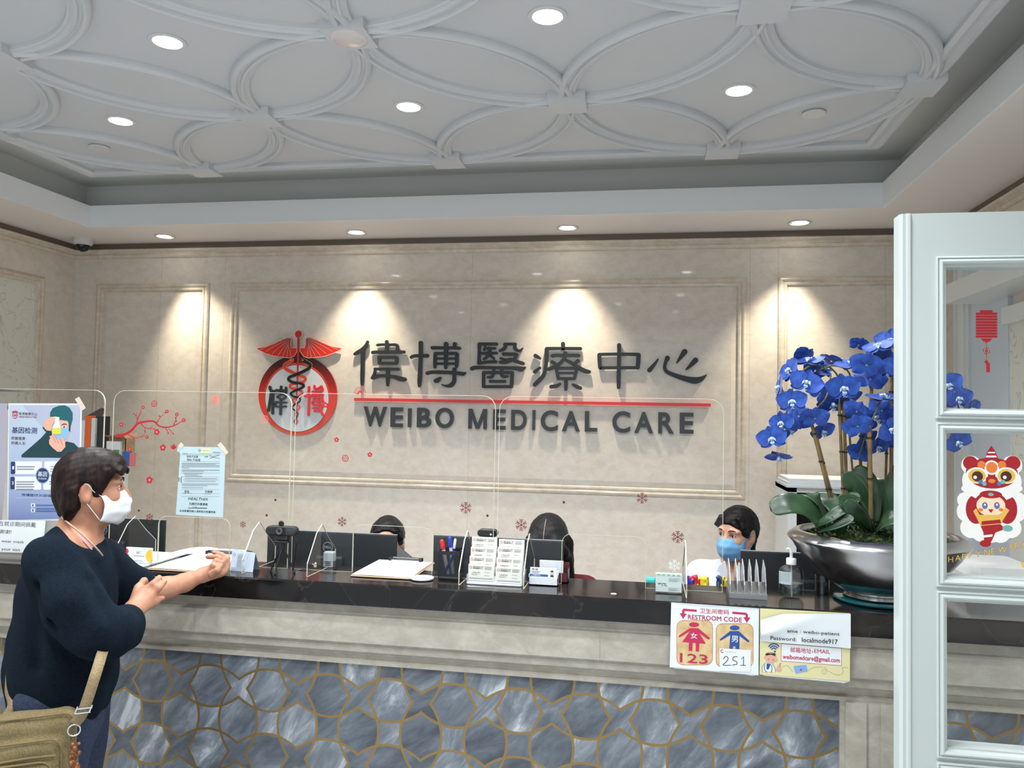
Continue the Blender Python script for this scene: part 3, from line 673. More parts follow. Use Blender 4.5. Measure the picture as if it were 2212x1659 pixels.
for ch, k, x0, x1, y0, y1, lb in LT:
    ox = 760 if k == 5 else 1140; a = atY(ox+x0/5.53, 850+y1/5.53, YP-.02); b = atY(ox+x1/5.53, 850+y0/5.53, YP-.02)
    mb = MB(); 
    if ch == 'M':
        W_, wd = b.x-a.x, .0215; fx = lambda t: a.x+W_*t
        rect(mb, WP, a.x, a.x+wd, a.z, b.z, .004, .020); rect(mb, WP, b.x-wd, b.x, a.z, b.z, .004, .020)
        xm = (a.x+b.x)/2
        flat(mb, WP, [(a.x+wd*.2, b.z), (xm-wd*.5, a.z), (xm+wd*.5, a.z), (a.x+wd*1.15, b.z)], .004, .0199); flat(mb, WP, [(b.x-wd*1.15, b.z), (xm-wd*.5, a.z), (xm+wd*.5, a.z), (b.x-wd*.2, b.z)], .004, .0199)
    elif ch == 'I': rect(mb, WP, a.x, b.x, a.z, b.z, .004, .020)
    else: text(mb, WP, ch, 0, 0, d0=.004, d1=.020, bold=.025, box=(a.x, b.x, a.z, b.z), res=6)
    tag(mb.build('sign_letter', M['letter']), lb, 'sign letter', 'raised English letters of the wall sign')
a = atY(767, 863, YP); b = atY(1535, 870, YP)
mb = MB(); rect(mb, WP, a.x, b.x, a.z-.009, a.z+.010, .004, .018); tag(mb.build('sign_bar', M['red']), 'long raised red bar between the Chinese and English lettering', 'sign bar')

# emblem ---------------------------------------------------------------
E4 = crop(6.636, 540, 700)
em = thing('emblem', 'red winged staff emblem with two snakes on a round white plate', 'emblem', (-2.30, YP, 1.48))
def grad_red(name, stops, z0, z1):
    m = mat(name, (1,0,0), .35); b = m.node_tree.nodes['Principled BSDF']; g = N(m, 'ShaderNodeNewGeometry'); sp = N(m, 'ShaderNodeSeparateXYZ'); mr = N(m, 'ShaderNodeMapRange')
    Lk(m, g.outputs['Position'], sp.inputs[0]); Lk(m, sp.outputs['Z'], mr.inputs[0]); mr.inputs[1].default_value = z0; mr.inputs[2].default_value = z1
    cr = N(m, 'ShaderNodeValToRGB'); el = cr.color_ramp.elements; el[0].position = stops[0][0]; el[0].color = (*stops[0][1], 1); el[1].position = stops[-1][0]; el[1].color = (*stops[-1][1], 1)
    for p_, c_ in stops[1:-1]: e = el.new(p_); e.color = (*c_, 1)
    Lk(m, mr.outputs[0], cr.inputs['Fac']); Lk(m, cr.outputs['Color'], b.inputs['Base Color']); return m
M['ring'] = grad_red('printed_red_ring', [(0, S(240,74,52)), (.55, S(228,54,34)), (.75, S(150,30,24)), (1, S(60,16,18))], 1.48, 1.95)
M['rim'] = mat('orange_red_print', S(238, 70, 44), .35); M['maroon'] = mat('maroon_print', S(84, 22, 24), .4)
M['wing'] = mat('printed_red_wing', S(226, 46, 32), .35); M['wing_dark'] = mat('printed_dark_feather', S(96, 18, 18), .35)
M['plate'] = mat('white_emblem_plate', S(216, 222, 228), .3); M['lineprint'] = mat('pale_outline_print', S(232, 210, 196), .4)
def px(u, v): return E4(u, v)
def ell(mb, cu, cv_, ru, rv, d0, d1, mi=None): flat(mb, WP, [px(cu+ru*math.cos(2*PI*k/64), cv_-rv*math.sin(2*PI*k/64)) for k in range(64)], d0, d1, mi)
mb = MB(); ell(mb, 698, 1018, 560, 568, .004, .016); mb.build('ring', [M['ring']], em)
mb = MB(); ell(mb, 689, 1058, 470, 500, .0162, .0166); mb.build('ring_edge', [M['rim']], em)
mb = MB(); ell(mb, 689, 1066, 458, 482, .0167, .0169, 0); ell(mb, 689, 1066, 452, 476, .0170, .0172, 1); mb.build('white_plate', [M['maroon'], M['plate']], em)
LW = [(118,350),(250,325),(380,280),(480,220),(560,193),(600,197),(612,230),(602,290),(618,345),(690,345),(690,400),(655,460),(590,490),(480,480),(380,465),(250,430),(170,390)]
RW = [(1328,350),(1200,325),(1090,285),(980,230),(880,193),(830,195),(815,230),(812,300),(800,345),(732,345),(740,400),(790,470),(850,490),(980,480),(1090,465),(1190,430),(1280,390)]
for W_, sgn in ((LW, 1), (RW, -1)):
    mb = MB(); flat(mb, WP, [px(*q) for q in (W_ if sgn > 0 else W_)], .010, .020, 0)
    stroke(mb, WP, [E4(u, v, 9) for u, v in W_], .0202, .0204, 2, smooth=False, closed=True)
    for k in range(7):     # feather lines running from the shoulder to the tip
        t_ = (k+1)/8; A = (600-6*k if sgn > 0 else 826+6*k, 205+20*k)
        tip = [(170,370),(250,395),(340,425),(420,455),(490,470),(550,478),(610,470)][k]
        if sgn < 0: tip = (1446-tip[0], tip[1])
        mid = ((A[0]*.55+tip[0]*.45), (A[1]*.62+tip[1]*.38)-6)
        stroke(mb, WP, [E4(A[0], A[1]+12, 16), E4(*mid, 9), E4(*tip, 3)], .0202, .0203, 1)
        stroke(mb, WP, [E4(A[0], A[1], 4), E4(*mid, 4), E4(*tip, 4)], .0204, .0205, 2)
    mb.build('wing', [M['wing'], M['wing_dark'], M['lineprint']], em)
mb = MB(); flat(mb, WP, [px(*q) for q in [(690,400),(655,460),(620,492),(560,497),(600,560),(712,545),(820,560),(880,497),(800,480),(745,410)]], .0160, .0164); mb.build('maroon_neck', [M['maroon']], em)  # maroon printed neck below the wings
mb = MB(); stroke(mb, WP, [E4(712,205,30), E4(706,600,24), E4(690,1000,14), E4(685,1430,8)], .0166, .0225, 0)
disc(mb, WP, *px(715,150), .0272, .006, .0215, 1); disc(mb, WP, *px(715,150), .0242, .0215, .0235, 0); mb.build('staff', [mat('staff_red', S(206, 40, 34), .35), M['lineprint']], em)
def snake(P_, d, w0, w1, m, eye):
    mb = MB(); n = len(P_); st = [E4(u, v, w0+(w1-w0)*i/(n-1)) for i, (u, v) in enumerate(P_)]
    stroke(mb, WP, [(a, b_, c_+.0028) for a, b_, c_ in st][:5], d-.0006, d, 1)
    stroke(mb, WP, st, d, d+.001, 0); disc(mb, WP, *px(*eye), .0036, d+.001, d+.0012, 1); mb.build('snake', [m, M['lineprint']], em)
snake([(625,520),(575,555),(520,590),(530,640),(610,685),(700,725),(810,775),(790,825),(690,850),(605,870),(605,915),(680,935),(760,965),(770,1005),(700,1045),(640,1080),(650,1125),(710,1160),(735,1200),(695,1245),(662,1290),(685,1345),(707,1395),(685,1438)], .0236, 56, 9, mat('orange_red_snake', S(226, 70, 40), .35), (610, 522))
snake([(785,522),(840,555),(890,590),(860,640),(780,685),(690,725),(590,765),(580,805),(650,840),(750,855),(795,890),(740,930),(650,965),(605,1000),(640,1035),(700,1050),(745,1080),(720,1125),(650,1165),(630,1205),(680,1250),(712,1290),(690,1345),(655,1395),(682,1440)], .0250, 56, 9, mat('black_snake', S(20, 18, 20), .3), (782, 522))
EW = [[(310,905,40),(320,950,34),(370,962,34)], [(330,965,36),(312,1100,36),(290,1240,38)], [(360,965,36),(352,1100,36),(350,1280,38)], [(470,900,36),(470,965,34)], [(400,948,32),(540,955,36)], [(540,915,34),(542,965,34)], [(400,987,30),(540,987,30)], [(415,1045,30),(480,1015,30),(540,1045,30),(480,1078,30),(415,1045,30)],
      [(400,1118,28),(545,1125,28)], [(402,1115,30),(395,1180,30),(540,1182,30)], [(465,1090,34),(464,1200,36),(462,1290,38)]]
EB = [[(870,905,36),(868,1100,34),(862,1300,36)], [(812,1035,30),(912,1030,32)], [(948,890,34),(958,930,32),(1000,925,30),(1045,895,32)], [(1045,895,32),(1062,935,34),(1030,970,30),(920,972,28)], [(925,1012,28),(1068,1008,30)], [(940,1012,30),(935,1080,28),(915,1135,28)], [(1058,1012,30),(1062,1080,30),(1080,1125,28)], [(940,1055,26),(1060,1055,26)], [(930,1105,26),(1065,1105,26)], [(998,985,28),(1000,1105,28)],
      [(930,1158,28),(1040,1160,30),(1050,1195,30),(930,1205,28)], [(1000,1130,28),(1040,1165,30),(1040,1230,32),(1065,1300,36)], [(945,1248,28),(1010,1245,28)]]
PF = Plane((0, YP, 0))
for nm, st, m_ in (('black_character', EW, M['letter']), ('red_character', EB, M['red'])):
    mb = MB()
    for s_ in st: stroke(mb, PF, [E4(*q) for q in s_], .0185, .030)
    mb.build(nm, m_, em)
# ================================================================== white glazed door standing open on the right
YD = 1.90
dr = thing('glazed_door', 'tall white panelled door with clear panes, open beside the counter', 'door', (atY(1945, 900, YD).x + .4, YD, 0))
D_x0 = atY(1944, 900, YD).x; D_z1 = atY(1944, 462, YD).z; D_x1 = D_x0 + .86
g_x0 = atY(2044, 760, YD).x; g_x1 = D_x1 - (g_x0 - D_x0)
zt = [atY(2044, y, YD).z for y in (577, 882, 935, 1238, 1300, 1602)]
pit = zt[0]-zt[2]; hgt = zt[0]-zt[1]
panes = [(zt[0]-k*pit-hgt, zt[0]-k*pit) for k in range(5)]
# leaf: stiles, rails
mb = MB(); th = .045; ch = .006
def bev(x0, x1, z0, z1): mb.box(x0, x1, YD, YD+th, z0, z1)
# left stile with chamfered leading edge
mb.add([(D_x0+ch,YD,.01),(D_x0+ch,YD,D_z1),(D_x0,YD+ch,D_z1),(D_x0,YD+ch,.01)], [(3,2,1,0)])
mb.add([(D_x0,YD+ch,.01),(D_x0,YD+ch,D_z1),(D_x0,YD+th,D_z1),(D_x0,YD+th,.01)], [(3,2,1,0)])
mb.add([(D_x0,YD+th,D_z1),(D_x0,YD+ch,D_z1),(D_x0+ch,YD,D_z1),(g_x0,YD,D_z1),(g_x0,YD+th,D_z1)], [(0,1,2,3,4)])
mb.add([(D_x0+ch,YD,.01),(g_x0,YD,.01),(g_x0,YD,D_z1),(D_x0+ch,YD,D_z1)], [(0,1,2,3)]); mb.add([(D_x0,YD+th,.01),(g_x0,YD+th,.01),(g_x0,YD+th,D_z1),(D_x0,YD+th,D_z1)], [(3,2,1,0)])
mb.add([(g_x0,YD,.01),(g_x0,YD+th,.01),(g_x0,YD+th,D_z1),(g_x0,YD,D_z1)], [(0,1,2,3)])
bev(g_x1, D_x1, .01, D_z1)
bev(g_x0, g_x1, panes[0][1], D_z1); bev(g_x0, g_x1, .01, panes[-1][0])
for k in range(4): bev(g_x0, g_x1, panes[k+1][1], panes[k][0])
# bead along the leading edge
mb.add([(D_x0+.012,YD-.0005,.01),(D_x0+.016,YD-.004,.01),(D_x0+.021,YD-.0045,.01),(D_x0+.024,YD-.0005,.01),(D_x0+.012,YD-.0005,D_z1),(D_x0+.016,YD-.004,D_z1),(D_x0+.021,YD-.0045,D_z1),(D_x0+.024,YD-.0005,D_z1)], [(0,1,5,4),(1,2,6,5),(2,3,7,6),(4,5,6,7)])
mb.build('door_leaf', M['door_white'], dr)
PPR = [(0,0), (0,.007), (.004,.009), (.008,.006), (.011,.010), (.016,.012), (.022,.009), (.026,.002), (.029,-.004), (.031,-.006)]
wmo = atY(2020, 700, YD).x
for z0, z1 in panes:
    e = g_x0 - wmo; mb = MB()
    for yy, up in ((YD, (0,-1,0)), (YD+th, (0,1,0))):
        path = [Vector((g_x0-e, yy, z0-e)), Vector((g_x0-e, yy, z1+e)), Vector((g_x1+e, yy, z1+e)), Vector((g_x1+e, yy, z0-e))]
        t_ = (path[1]-path[0]).normalized(); 
        if t_.cross(Vector(up)).x < 0: path = path[::-1]
        sweep(mb, path, [(u*e/.031, o) for u, o in PPR], closed=True, up=up)
    pf = mb.build('pane_moulding', M['door_white'], dr, smooth=25)
    MB().add([(g_x0,YD+th/2,z0),(g_x1,YD+th/2,z0),(g_x1,YD+th/2,z1),(g_x0,YD+th/2,z1)], [(0,1,2,3)]).build('pane', M['glass'], dr)
hb = thing  # lever handle on the far stile
mb = MB(); hx = D_x1-.05; mb.cyl((hx, YD-.006, .98), .024, .006, 24, axis='y'); mb.tube([(hx,YD-.005,.98),(hx,YD-.05,.98),(hx-.02,YD-.055,.98),(hx-.11,YD-.055,.98)], .009); mb.build('door_handle', M['steel'], dr, smooth=40)

# stickers on the panes
DP = Plane((0, YD+th/2-.0006, 0)); YG = YD+th/2-.0006
def dp(x, y): q = atY(x, y, YG); return (q.x, q.z)
sx1 = 1.0/FPX*atY(2130, 730, YG).dot(F_)  # metres per pixel there
sx1 = (atY(2140,730,YG).x-atY(2130,730,YG).x)/10
mb = MB()
flat(mb, DP, [dp(2117,670), dp(2144,670), dp(2144,675), dp(2117,675)], 0, .0002)
L_, R2 = 2107, 2155; pts = []
ys = [675+k*3.06 for k in range(19)]
for k in range(9):
    y0, y1 = 675+k*6.15, 675+(k+1)*6.15-.7
    flat(mb, DP, [dp(L_+2, y0), dp(R2-2, y0), dp(R2, (y0+y1)/2), dp(R2-2, y1), dp(L_+2, y1), dp(L_, (y0+y1)/2)], 0, .0002)
flat(mb, DP, [dp(2119,731), dp(2143,731), dp(2139,737), dp(2131,740), dp(2123,737)], 0, .0002)
stroke(mb, DP, [dp(2131,738)+(.0012,), dp(2131,782)+(.0012,)], 0, .0002)
for a in range(4):
    an = a*PI/2+PI/4; stroke(mb, DP, [(dp(2131,758)[0]+.006*math.cos(an+k*.4)*(1 if k != 1 else 1.25), dp(2131,758)[1]+.006*math.sin(an+k*.4)*(1 if k != 1 else 1.25), .0013) for k in range(4)], 0, .0002)
disc(mb, DP, *dp(2131,758), .003, 0, .0002); rect(mb, DP, dp(2127,0)[0], dp(2135,0)[0], dp(2131,804)[1], dp(2131,784)[1], 0, .0002); disc(mb, DP, *dp(2131,782), .004, 0, .0002)
tag(mb.build('lantern_sticker', M['sticker']), 'red folded paper lantern sticker with tassel on the top door pane', 'sticker')
# lion dance sticker
c_w = mat('sticker_white', S(232,232,228), .5); c_o = mat('sticker_orange', S(224,120,50), .5); c_y = mat('sticker_yellow', S(222,178,80), .5); c_k = mat('sticker_brown', S(70,34,30), .5)
c_s = mat('sticker_skin', S(242,212,180), .5); c_b = mat('sticker_blue', S(90,110,170), .5); c_g = mat('sticker_teal', S(110,170,160), .5)
LM = [M['sticker'], c_w, c_o, c_y, c_k, c_s, c_b, c_g]
mb = MB()
def e_(x, y, rx, ry, lv, mi, n=28): 
    c0 = dp(x, y); disc(mb, DP, c0[0], c0[1], rx*sx1, .0002+lv*.00012, .0003+lv*.00012, mi, ry=ry*sx1, n=n)
def q_(P_, lv, mi): flat(mb, DP, [dp(*p) for p in P_], .0002+lv*.00012, .0003+lv*.00012, mi)
for x, y, r in ((2092,1105,26),(2098,1140,24),(2120,1150,22),(2190,1105,26),(2182,1140,24),(2160,1152,22),(2085,1080,18),(2198,1080,18),(2140,1150,24)): e_(x, y, r, r, 0, 1)      # cloud cape
for x, y, rx, ry in ((2108,1100,22,34),(2175,1100,22,34)): e_(x, y, rx, ry, 1, 0)
e_(2142,1040,64,48, 1, 1); e_(2098,1005,22,22, 1, 1); e_(2186,1005,22,22, 1, 1)                # white mane
e_(2096,1000,16,16, 2, 0); e_(2188,1000,16,16, 2, 0); e_(2142,1022,56,36, 2, 0)              # red ears, face
q_([(2126,996),(2133,975),(2141,963),(2150,975),(2158,996)], 3, 0); q_([(2129,988),(2153,988),(2151,984),(2131,984)], 4, 1); q_([(2133,979),(2150,979),(2148,976),(2135,976)], 4, 1)
e_(2142,1010,16,17, 3, 1); e_(2142,1010,12,13, 4, 2); e_(2120,1004,9,9, 3, 2); e_(2164,1004,9,9, 3, 2)
for s_ in (-1, 1):
    x = 2142+s_*32; e_(x,1027,24,19, 3, 1); e_(x,1028,19,16, 4, 3); e_(x+s_*-1,1029,12,12, 5, 4); e_(x-4,1031,4,4, 6, 1); e_(2142+s_*50,1055,16,10, 3, 1)
e_(2142,1036,13,9, 5, 0); e_(2142,1039,8,5, 6, 2)
for k, (x, y) in enumerate(((2118,1041),(2126,1045),(2158,1045),(2166,1041))): e_(x, y, 5, 5, 6, 7 if k % 2 else 6)
e_(2140,1090,36,30, 3, 0); e_(2140,1092,31,25, 4, 5); e_(2140,1068,24,9, 5, 0); e_(2140,1068,6,4, 6, 7)
for s_ in (-1, 1): e_(2140+s_*13,1092,6,8, 6, 6); e_(2140+s_*13,1090,2,2.5, 7, 1); e_(2140+s_*22,1101,5,4, 5, 2)
q_([(2134,1100),(2146,1100),(2140,1108)], 6, 0)
q_([(2108,1098),(2116,1112),(2160,1112),(2172,1096),(2180,1102),(2166,1124),(2158,1140),(2120,1140),(2112,1124),(2102,1104)], 4, 3)
q_([(2120,1126),(2160,1122),(2162,1130),(2120,1134)], 5, 0); q_([(2118,1136),(2160,1132),(2172,1142),(2150,1150),(2140,1172),(2126,1172),(2124,1150)], 5, 0)
q_([(2124,1156),(2144,1154),(2143,1159),(2125,1161)], 6, 1); e_(2128,1174,12,8, 6, 0); e_(2176,1141,11,7, 6, 7)
tag(mb.build('lion_dance_sticker', LM), 'lion dance sticker with red and white mane on the middle door pane', 'sticker')
for ch_, x, y, a in zip('HAPPYNEWYEAR', (2054,2070,2085,2100,2113,2136,2151,2166,2186,2200,2212,2226), (1209,1206,1203,1200,1197,1192,1190,1187,1180,1176,1172,1168), [.10]*12):
    pass
mb = MB()
for ch_, x, y in zip('HAPPYNEWYEAR', (2048,2063,2078,2093,2107,2126,2141,2155,2178,2192,2206,2221), (1214,1211,1208,1205,1202,1199,1196,1193,1187,1184,1181,1178)):
    u, v = dp(x, y); text(mb, DP, ch_, u, v, .0125, d1=.0004, mi=0, bold=.045); text(mb, DP, ch_, u, v, .0125, d1=.0006, mi=1, bold=.0)
u, v = dp(2216, 1212)
tag(mb.build('greeting_sticker', [c_k, c_y]), 'arched golden HAPPY NEW YEAR letter sticker under the lion dance sticker', 'sticker')
mb = MB(); q_([(2203,1212),(2210,1217),(2222,1217),(2229,1211),(2224,1226),(2208,1226)], 1, 3); tag(mb.build('ingot_sticker', LM), 'small gold ingot sticker at the edge of the middle door pane', 'sticker')
# ================================================================== blue orchids in a steel bowl
OB = Vector((.700, 2.585, 1.112))
o = MB().lathe([(0,.0005), (.112,.0005), (.122,.003), (.124,.007), (.120,.011), (.112,.0115), (0,.0115)], (OB.x, OB.y, 1.1), 56).build('glass_stand', mat('teal_glass', S(18, 84, 92), .05, coat=.5), smooth=40)
tag(o, 'round teal glass disc under the steel orchid bowl', 'glass stand')
orc = thing('potted_orchid', 'blue orchids with strap leaves growing in a wide polished steel bowl', 'plant', OB)
zb = 1.112
pr = [(0,0), (.085,0), (.096,.004), (.090,.012), (.092,.016), (.120,.030), (.160,.058), (.200,.096), (.230,.132), (.246,.158), (.256,.168), (.2585,.173), (.256,.178), (.246,.186), (.236,.193), (.226,.196), (.218,.192), (.214,.180), (.208,.150), (.18,.13)]
M['bowl'] = noise_mat('polished_steel_bowl', [S(176, 176, 176), S(200, 200, 200)], 3, .2, metal=1.0)
MB().lathe(pr, (OB.x, OB.y, zb), 96, cap=False).build('bowl', M['bowl'], orc, smooth=50)
def moss():
    rnd = random.Random(3); mb = MB()
    rows = []
    for i in range(13):
        r = .212*i/12; rows.append([(OB.x+r*math.cos(a*PI/24), OB.y+r*math.sin(a*PI/24), zb+.200-.035*(i/12)**3+rnd.uniform(-.008,.008)) for a in range(48)])
    mb.grid(rows, closed=True)
    for k in range(1500):
        a, r = rnd.uniform(0, 2*PI), .222*math.sqrt(rnd.random()); x, y, z = OB.x+r*math.cos(a), OB.y+r*math.sin(a), zb+.200-.035*(r/.212)**3
        b, l = rnd.uniform(0, 2*PI), rnd.uniform(.008,.022); dx, dy = l*math.cos(b), l*math.sin(b)
        mb.add([(x,y,z),(x+dx,y+dy,z+l*.5),(x+dx*.5-dy*.2,y+dy*.5+dx*.2,z+l*.7)], [(0,1,2)])
    return mb
mo = moss().build('moss', noise_mat('moss', [S(22, 34, 16), S(58, 76, 34)], 60, .9), orc); mo['kind'] = 'stuff'
M['leaf'] = noise_mat('orchid_leaf', [S(26, 46, 30), S(48, 74, 48)], 9, .34, detail=3)
def leaf(P_, wd, nrm, fold=.25):
    """P_: centre line; wd: full width; nrm: upper side"""
    C_ = catmull([tuple(p) for p in P_], 5); n = len(C_); mb = MB(); rows = []
    for i in range(n):
        p = Vector(C_[i]); a = Vector(C_[max(i-1,0)]); b = Vector(C_[min(i+1,n-1)]); t = (b-a).normalized(); s_ = t.cross(Vector(nrm)).normalized(); u = s_.cross(t)
        f = i/(n-1); wq = wd*.5*(.42+.58*math.sin(min(1, f*1.55)*PI/2))*(1 if f < .72 else math.sqrt(max(0, 1-((f-.72)/.28)**2)))+.0004
        rows.append([p + s_*(wq*k/3) + u*(fold*wq*abs(k/3)**1.3) for k in range(-3, 4)])
    mb.grid(rows); 
    o = mb.build('leaf', M['leaf'], orc, smooth=80); m = o.modifiers.new('thick', 'SOLIDIFY'); m.thickness = .0022; return o
def A(x, y, dy=0.0): return atY(x, y, OB.y+dy)
leaf([A(1780,1150,-.06), A(1768,1122,-.09), A(1740,1095,-.11), A(1700,1088,-.12), A(1664,1103,-.12)], .072, (.1,-.75,.65), .12)
leaf([A(1775,1140,-.04), A(1762,1105,-.02), A(1738,1080,.0), A(1700,1090,.02)], .05, (0,-.5,.8), .2)
leaf([A(1800,1150,-.03), A(1772,1100,-.06), A(1762,1075,-.08), A(1745,1066,-.06)], .045, (.5,-.6,.6), .3)
leaf([A(1815,1160,-.05), A(1822,1120,-.08), A(1835,1085,-.10), A(1860,1072,-.11)], .05, (-.2,-.6,.7), .25)
leaf([A(1760,1135,-.09), A(1790,1120,-.11), A(1815,1103,-.12), A(1832,1098,-.12)], .040, (.0,-.6,.75), .2)
leaf([A(1770,1148,-.10), A(1800,1138,-.13), A(1828,1124,-.14), A(1838,1112,-.14)], .036, (.0,-.5,.8), .2)
leaf([A(1882,1152,-.06), A(1862,1120,-.09), A(1842,1090,-.11), A(1808,1080,-.12)], .052, (-.5,-.7,.45), .3)
leaf([A(1880,1140,-.03), A(1868,1090,-.03), A(1850,1050,-.03), A(1818,1027,-.04)], .058, (-.5,-.7,.45), .25)
leaf([A(1884,1130,-.02), A(1880,1075,.0), A(1862,1035,.02), A(1838,1024,.03)], .075, (-.1,-.9,.4), .2)
leaf([A(1880,1148,-.08), A(1868,1125,-.12), A(1845,1100,-.14), A(1830,1080,-.14)], .044, (-.6,-.7,.3), .3)
leaf([A(1905,1140,.0), A(1925,1080,.0), A(1945,1030,.0), A(1965,1000,.0)], .070, (-.6,-.6,.4), .25)
leaf([A(1890,1155,-.08), A(1910,1130,-.12), A(1935,1118,-.14), A(1975,1120,-.14)], .060, (.0,-.6,.75), .25)
leaf([A(1900,1145,.05), A(1925,1110,.06), A(1960,1095,.08), A(2010,1110,.1)], .075, (.1,-.5,.8), .2)
leaf([A(1900,1155,-.02), A(1935,1130,-.03), A(1975,1110,-.02), A(2030,1135,-.02)], .07, (.2,-.5,.8), .2)
leaf([A(1830,1150,.05), A(1815,1110,.10), A(1790,1080,.14), A(1755,1075,.16)], .06, (-.2,-.6,.7), .2)
leaf([A(1870,1150,.05), A(1880,1090,.12), A(1900,1060,.16), A(1930,1050,.18)], .07, (.2,-.6,.7), .2)
# stakes and flower stems
M['stake'] = noise_mat('bamboo_stake', [S(78, 62, 40), S(128, 104, 66)], 14, .5); M['stem'] = mat('green_brown_stem', S(92, 88, 50), .5)
M['tie'] = mat('black_tie', S(18,18,18), .5)
def stake(a, b, r=.0052, m='stake'):
    mb = MB(); a, b = Vector(a), Vector(b); n = 6
    mb.tube([a+(b-a)*(k/n) for k in range(n+1)], [r*(1.08 if k % 2 else .96) for k in range(n+1)], 8)
    o = mb.build('stake', M[m], orc, smooth=60); d = (b-a)
    for f in (.12, .5, .88): 
        p = a+d*f; MB().tube([p-d.normalized()*.002, p+d.normalized()*.002], r*1.5, 8).build('plastic_tie', M['tie'], o)
    return o
stake(A(1793,1075,-.05), A(1754,918,-.06)); stake(A(1799,1075,-.04), A(1760,925,-.05), .003)
stake(A(1822,1080,.0), A(1813,872,.0), .0048); stake(A(1830,1080,.01), A(1822,874,.01), .0052); stake(A(1845,1060,.03), A(1830,880,.03), .0034)
stake(A(1858,1060,.05), A(1860,925,.05), .0050); stake(A(1882,1150,-.06), A(1878,918,-.06), .0066); stake(A(1874,1080,.05), A(1884,803,.05), .0052)
stake(A(1925,1080,.02), A(1926,815,.02), .0058); stake(A(1912,1080,.04), A(1918,880,.04), .0040); stake(A(1965,1080,.02), A(1985,850,.02), .0058)
def stem(P_, r=.0026): 
    C_ = catmull([tuple(p) for p in P_], 6); MB().tube(C_, r, 7).build('stem', M['stem'], orc, smooth=80)
stem([A(1754,920,-.06), A(1764,885,-.07), A(1786,855,-.06), A(1795,810,-.03)])
stem([A(1813,875,.0), A(1812,820,-.0), A(1790,793,-.02), A(1752,790,-.04), A(1722,815,-.06), A(1706,860,-.07), A(1694,915,-.08), A(1682,965,-.09)])
stem([A(1822,875,.01), A(1838,830,.02), A(1830,800,.0), A(1800,790,-.02), A(1770,800,-.03)])
stem([A(1884,805,.05), A(1890,770,.02), A(1905,750,.0), A(1930,740,.0), A(1960,760,.0)])
stem([A(1878,920,-.06), A(1892,890,-.07), A(1905,865,-.06), A(1935,855,-.05), A(1970,875,-.05)])
stem([A(1926,815,.02), A(1935,770,.0), A(1980,765,-.02), A(2030,800,-.04), A(2065,860,-.05), A(2080,940,-.06)])
stem([A(1860,925,.05), A(1868,940,.03), A(1862,965,.02), A(1855,985,.02)])
# flower: five broad tepals and a pale lip
def petal_mat():
    m = noise_mat('blue_petal', [S(12, 48, 128), S(34, 80, 172)], 40, .55, detail=3, sheen=.2); return m
M['petal'] = petal_mat(); M['petal_edge'] = mat('blue_petal_back', S(46, 96, 190), .6)
M['lip'] = noise_mat('pale_blue_lip', [S(120, 160, 205), S(190, 214, 230)], 60, .5); M['lipdot'] = mat('orange_lip_centre', S(190, 120, 70), .6)
def tepal(mb, ang, L, W, lift, cup, z0=0.0):
    rows = []; n = 7
    for i in range(n+1):
        f = i/n; r = .0035+L*f; hw = W*.5*math.sin(PI*min(.985, .07+.93*f**.80))**.7 + .0006
        row = []
        for k in range(-3, 4):
            s_ = k/3; x, y = r, hw*s_; z = z0 + lift*L*f*f + cup*hw*(s_*s_) - .0012*math.cos(s_*PI)*f
            row.append((x*math.cos(ang)-y*math.sin(ang), x*math.sin(ang)+y*math.cos(ang), z))
        rows.append(row)
    mb.grid(rows)
def flower_mesh(k):
    rnd = random.Random(k); mb = MB()
    for a, L, W in ((90,.036,.030), (212,.036,.030), (328,.036,.030)): tepal(mb, math.radians(a+rnd.uniform(-6,6)), L, W, rnd.uniform(-.12,.08), rnd.uniform(.0,.2))
    for a in (18, 162): tepal(mb, math.radians(a+rnd.uniform(-6,6)), .043, .051, rnd.uniform(-.02,.15), rnd.uniform(-.1,.2), .0022)
    lp = MB(); 
    lp.ball((0,.002,.008), .0062, 10, 8, sc=(1,.9,1.2))
    for s_ in (-1, 1): 
        rows = [[(s_*(.002+.009*f), -.004+.006*math.sin(f*PI)+.008*(g-.5), .006+.009*math.sin(f*PI*.7)) for g in (0,.5,1)] for f in (0,.33,.66,1)]; lp.grid(rows)
    rows = [[((g-.5)*.012*math.sin(PI*(.15+.85*f)), -.004-.014*f, .008+.008*math.sin(f*PI)-.002*abs(g-.5)) for g in (0,.25,.5,.75,1)] for f in (0,.25,.5,.75,1)]; lp.grid(rows)
    for s_ in (-1, 1): lp.tube([(0,-.018,.008),(s_*.003,-.021,.012),(s_*.005,-.020,.016)], .0006, 5)
    lp.mi = 1; lp.ball((0,-.003,.0125), .0028, 8, 6)
    return mb, lp
FM = []
for k in range(4):
    mb, lp = flower_mesh(k)
    fo = mb.build('flower', [M['petal']], None, smooth=80, local=True); lo = lp.build('lip', [M['lip'], M['lipdot']], fo, smooth=60, local=True)
    FM.append((fo.data, lo.data)); bpy.data.objects.remove(lo); bpy.data.objects.remove(fo)
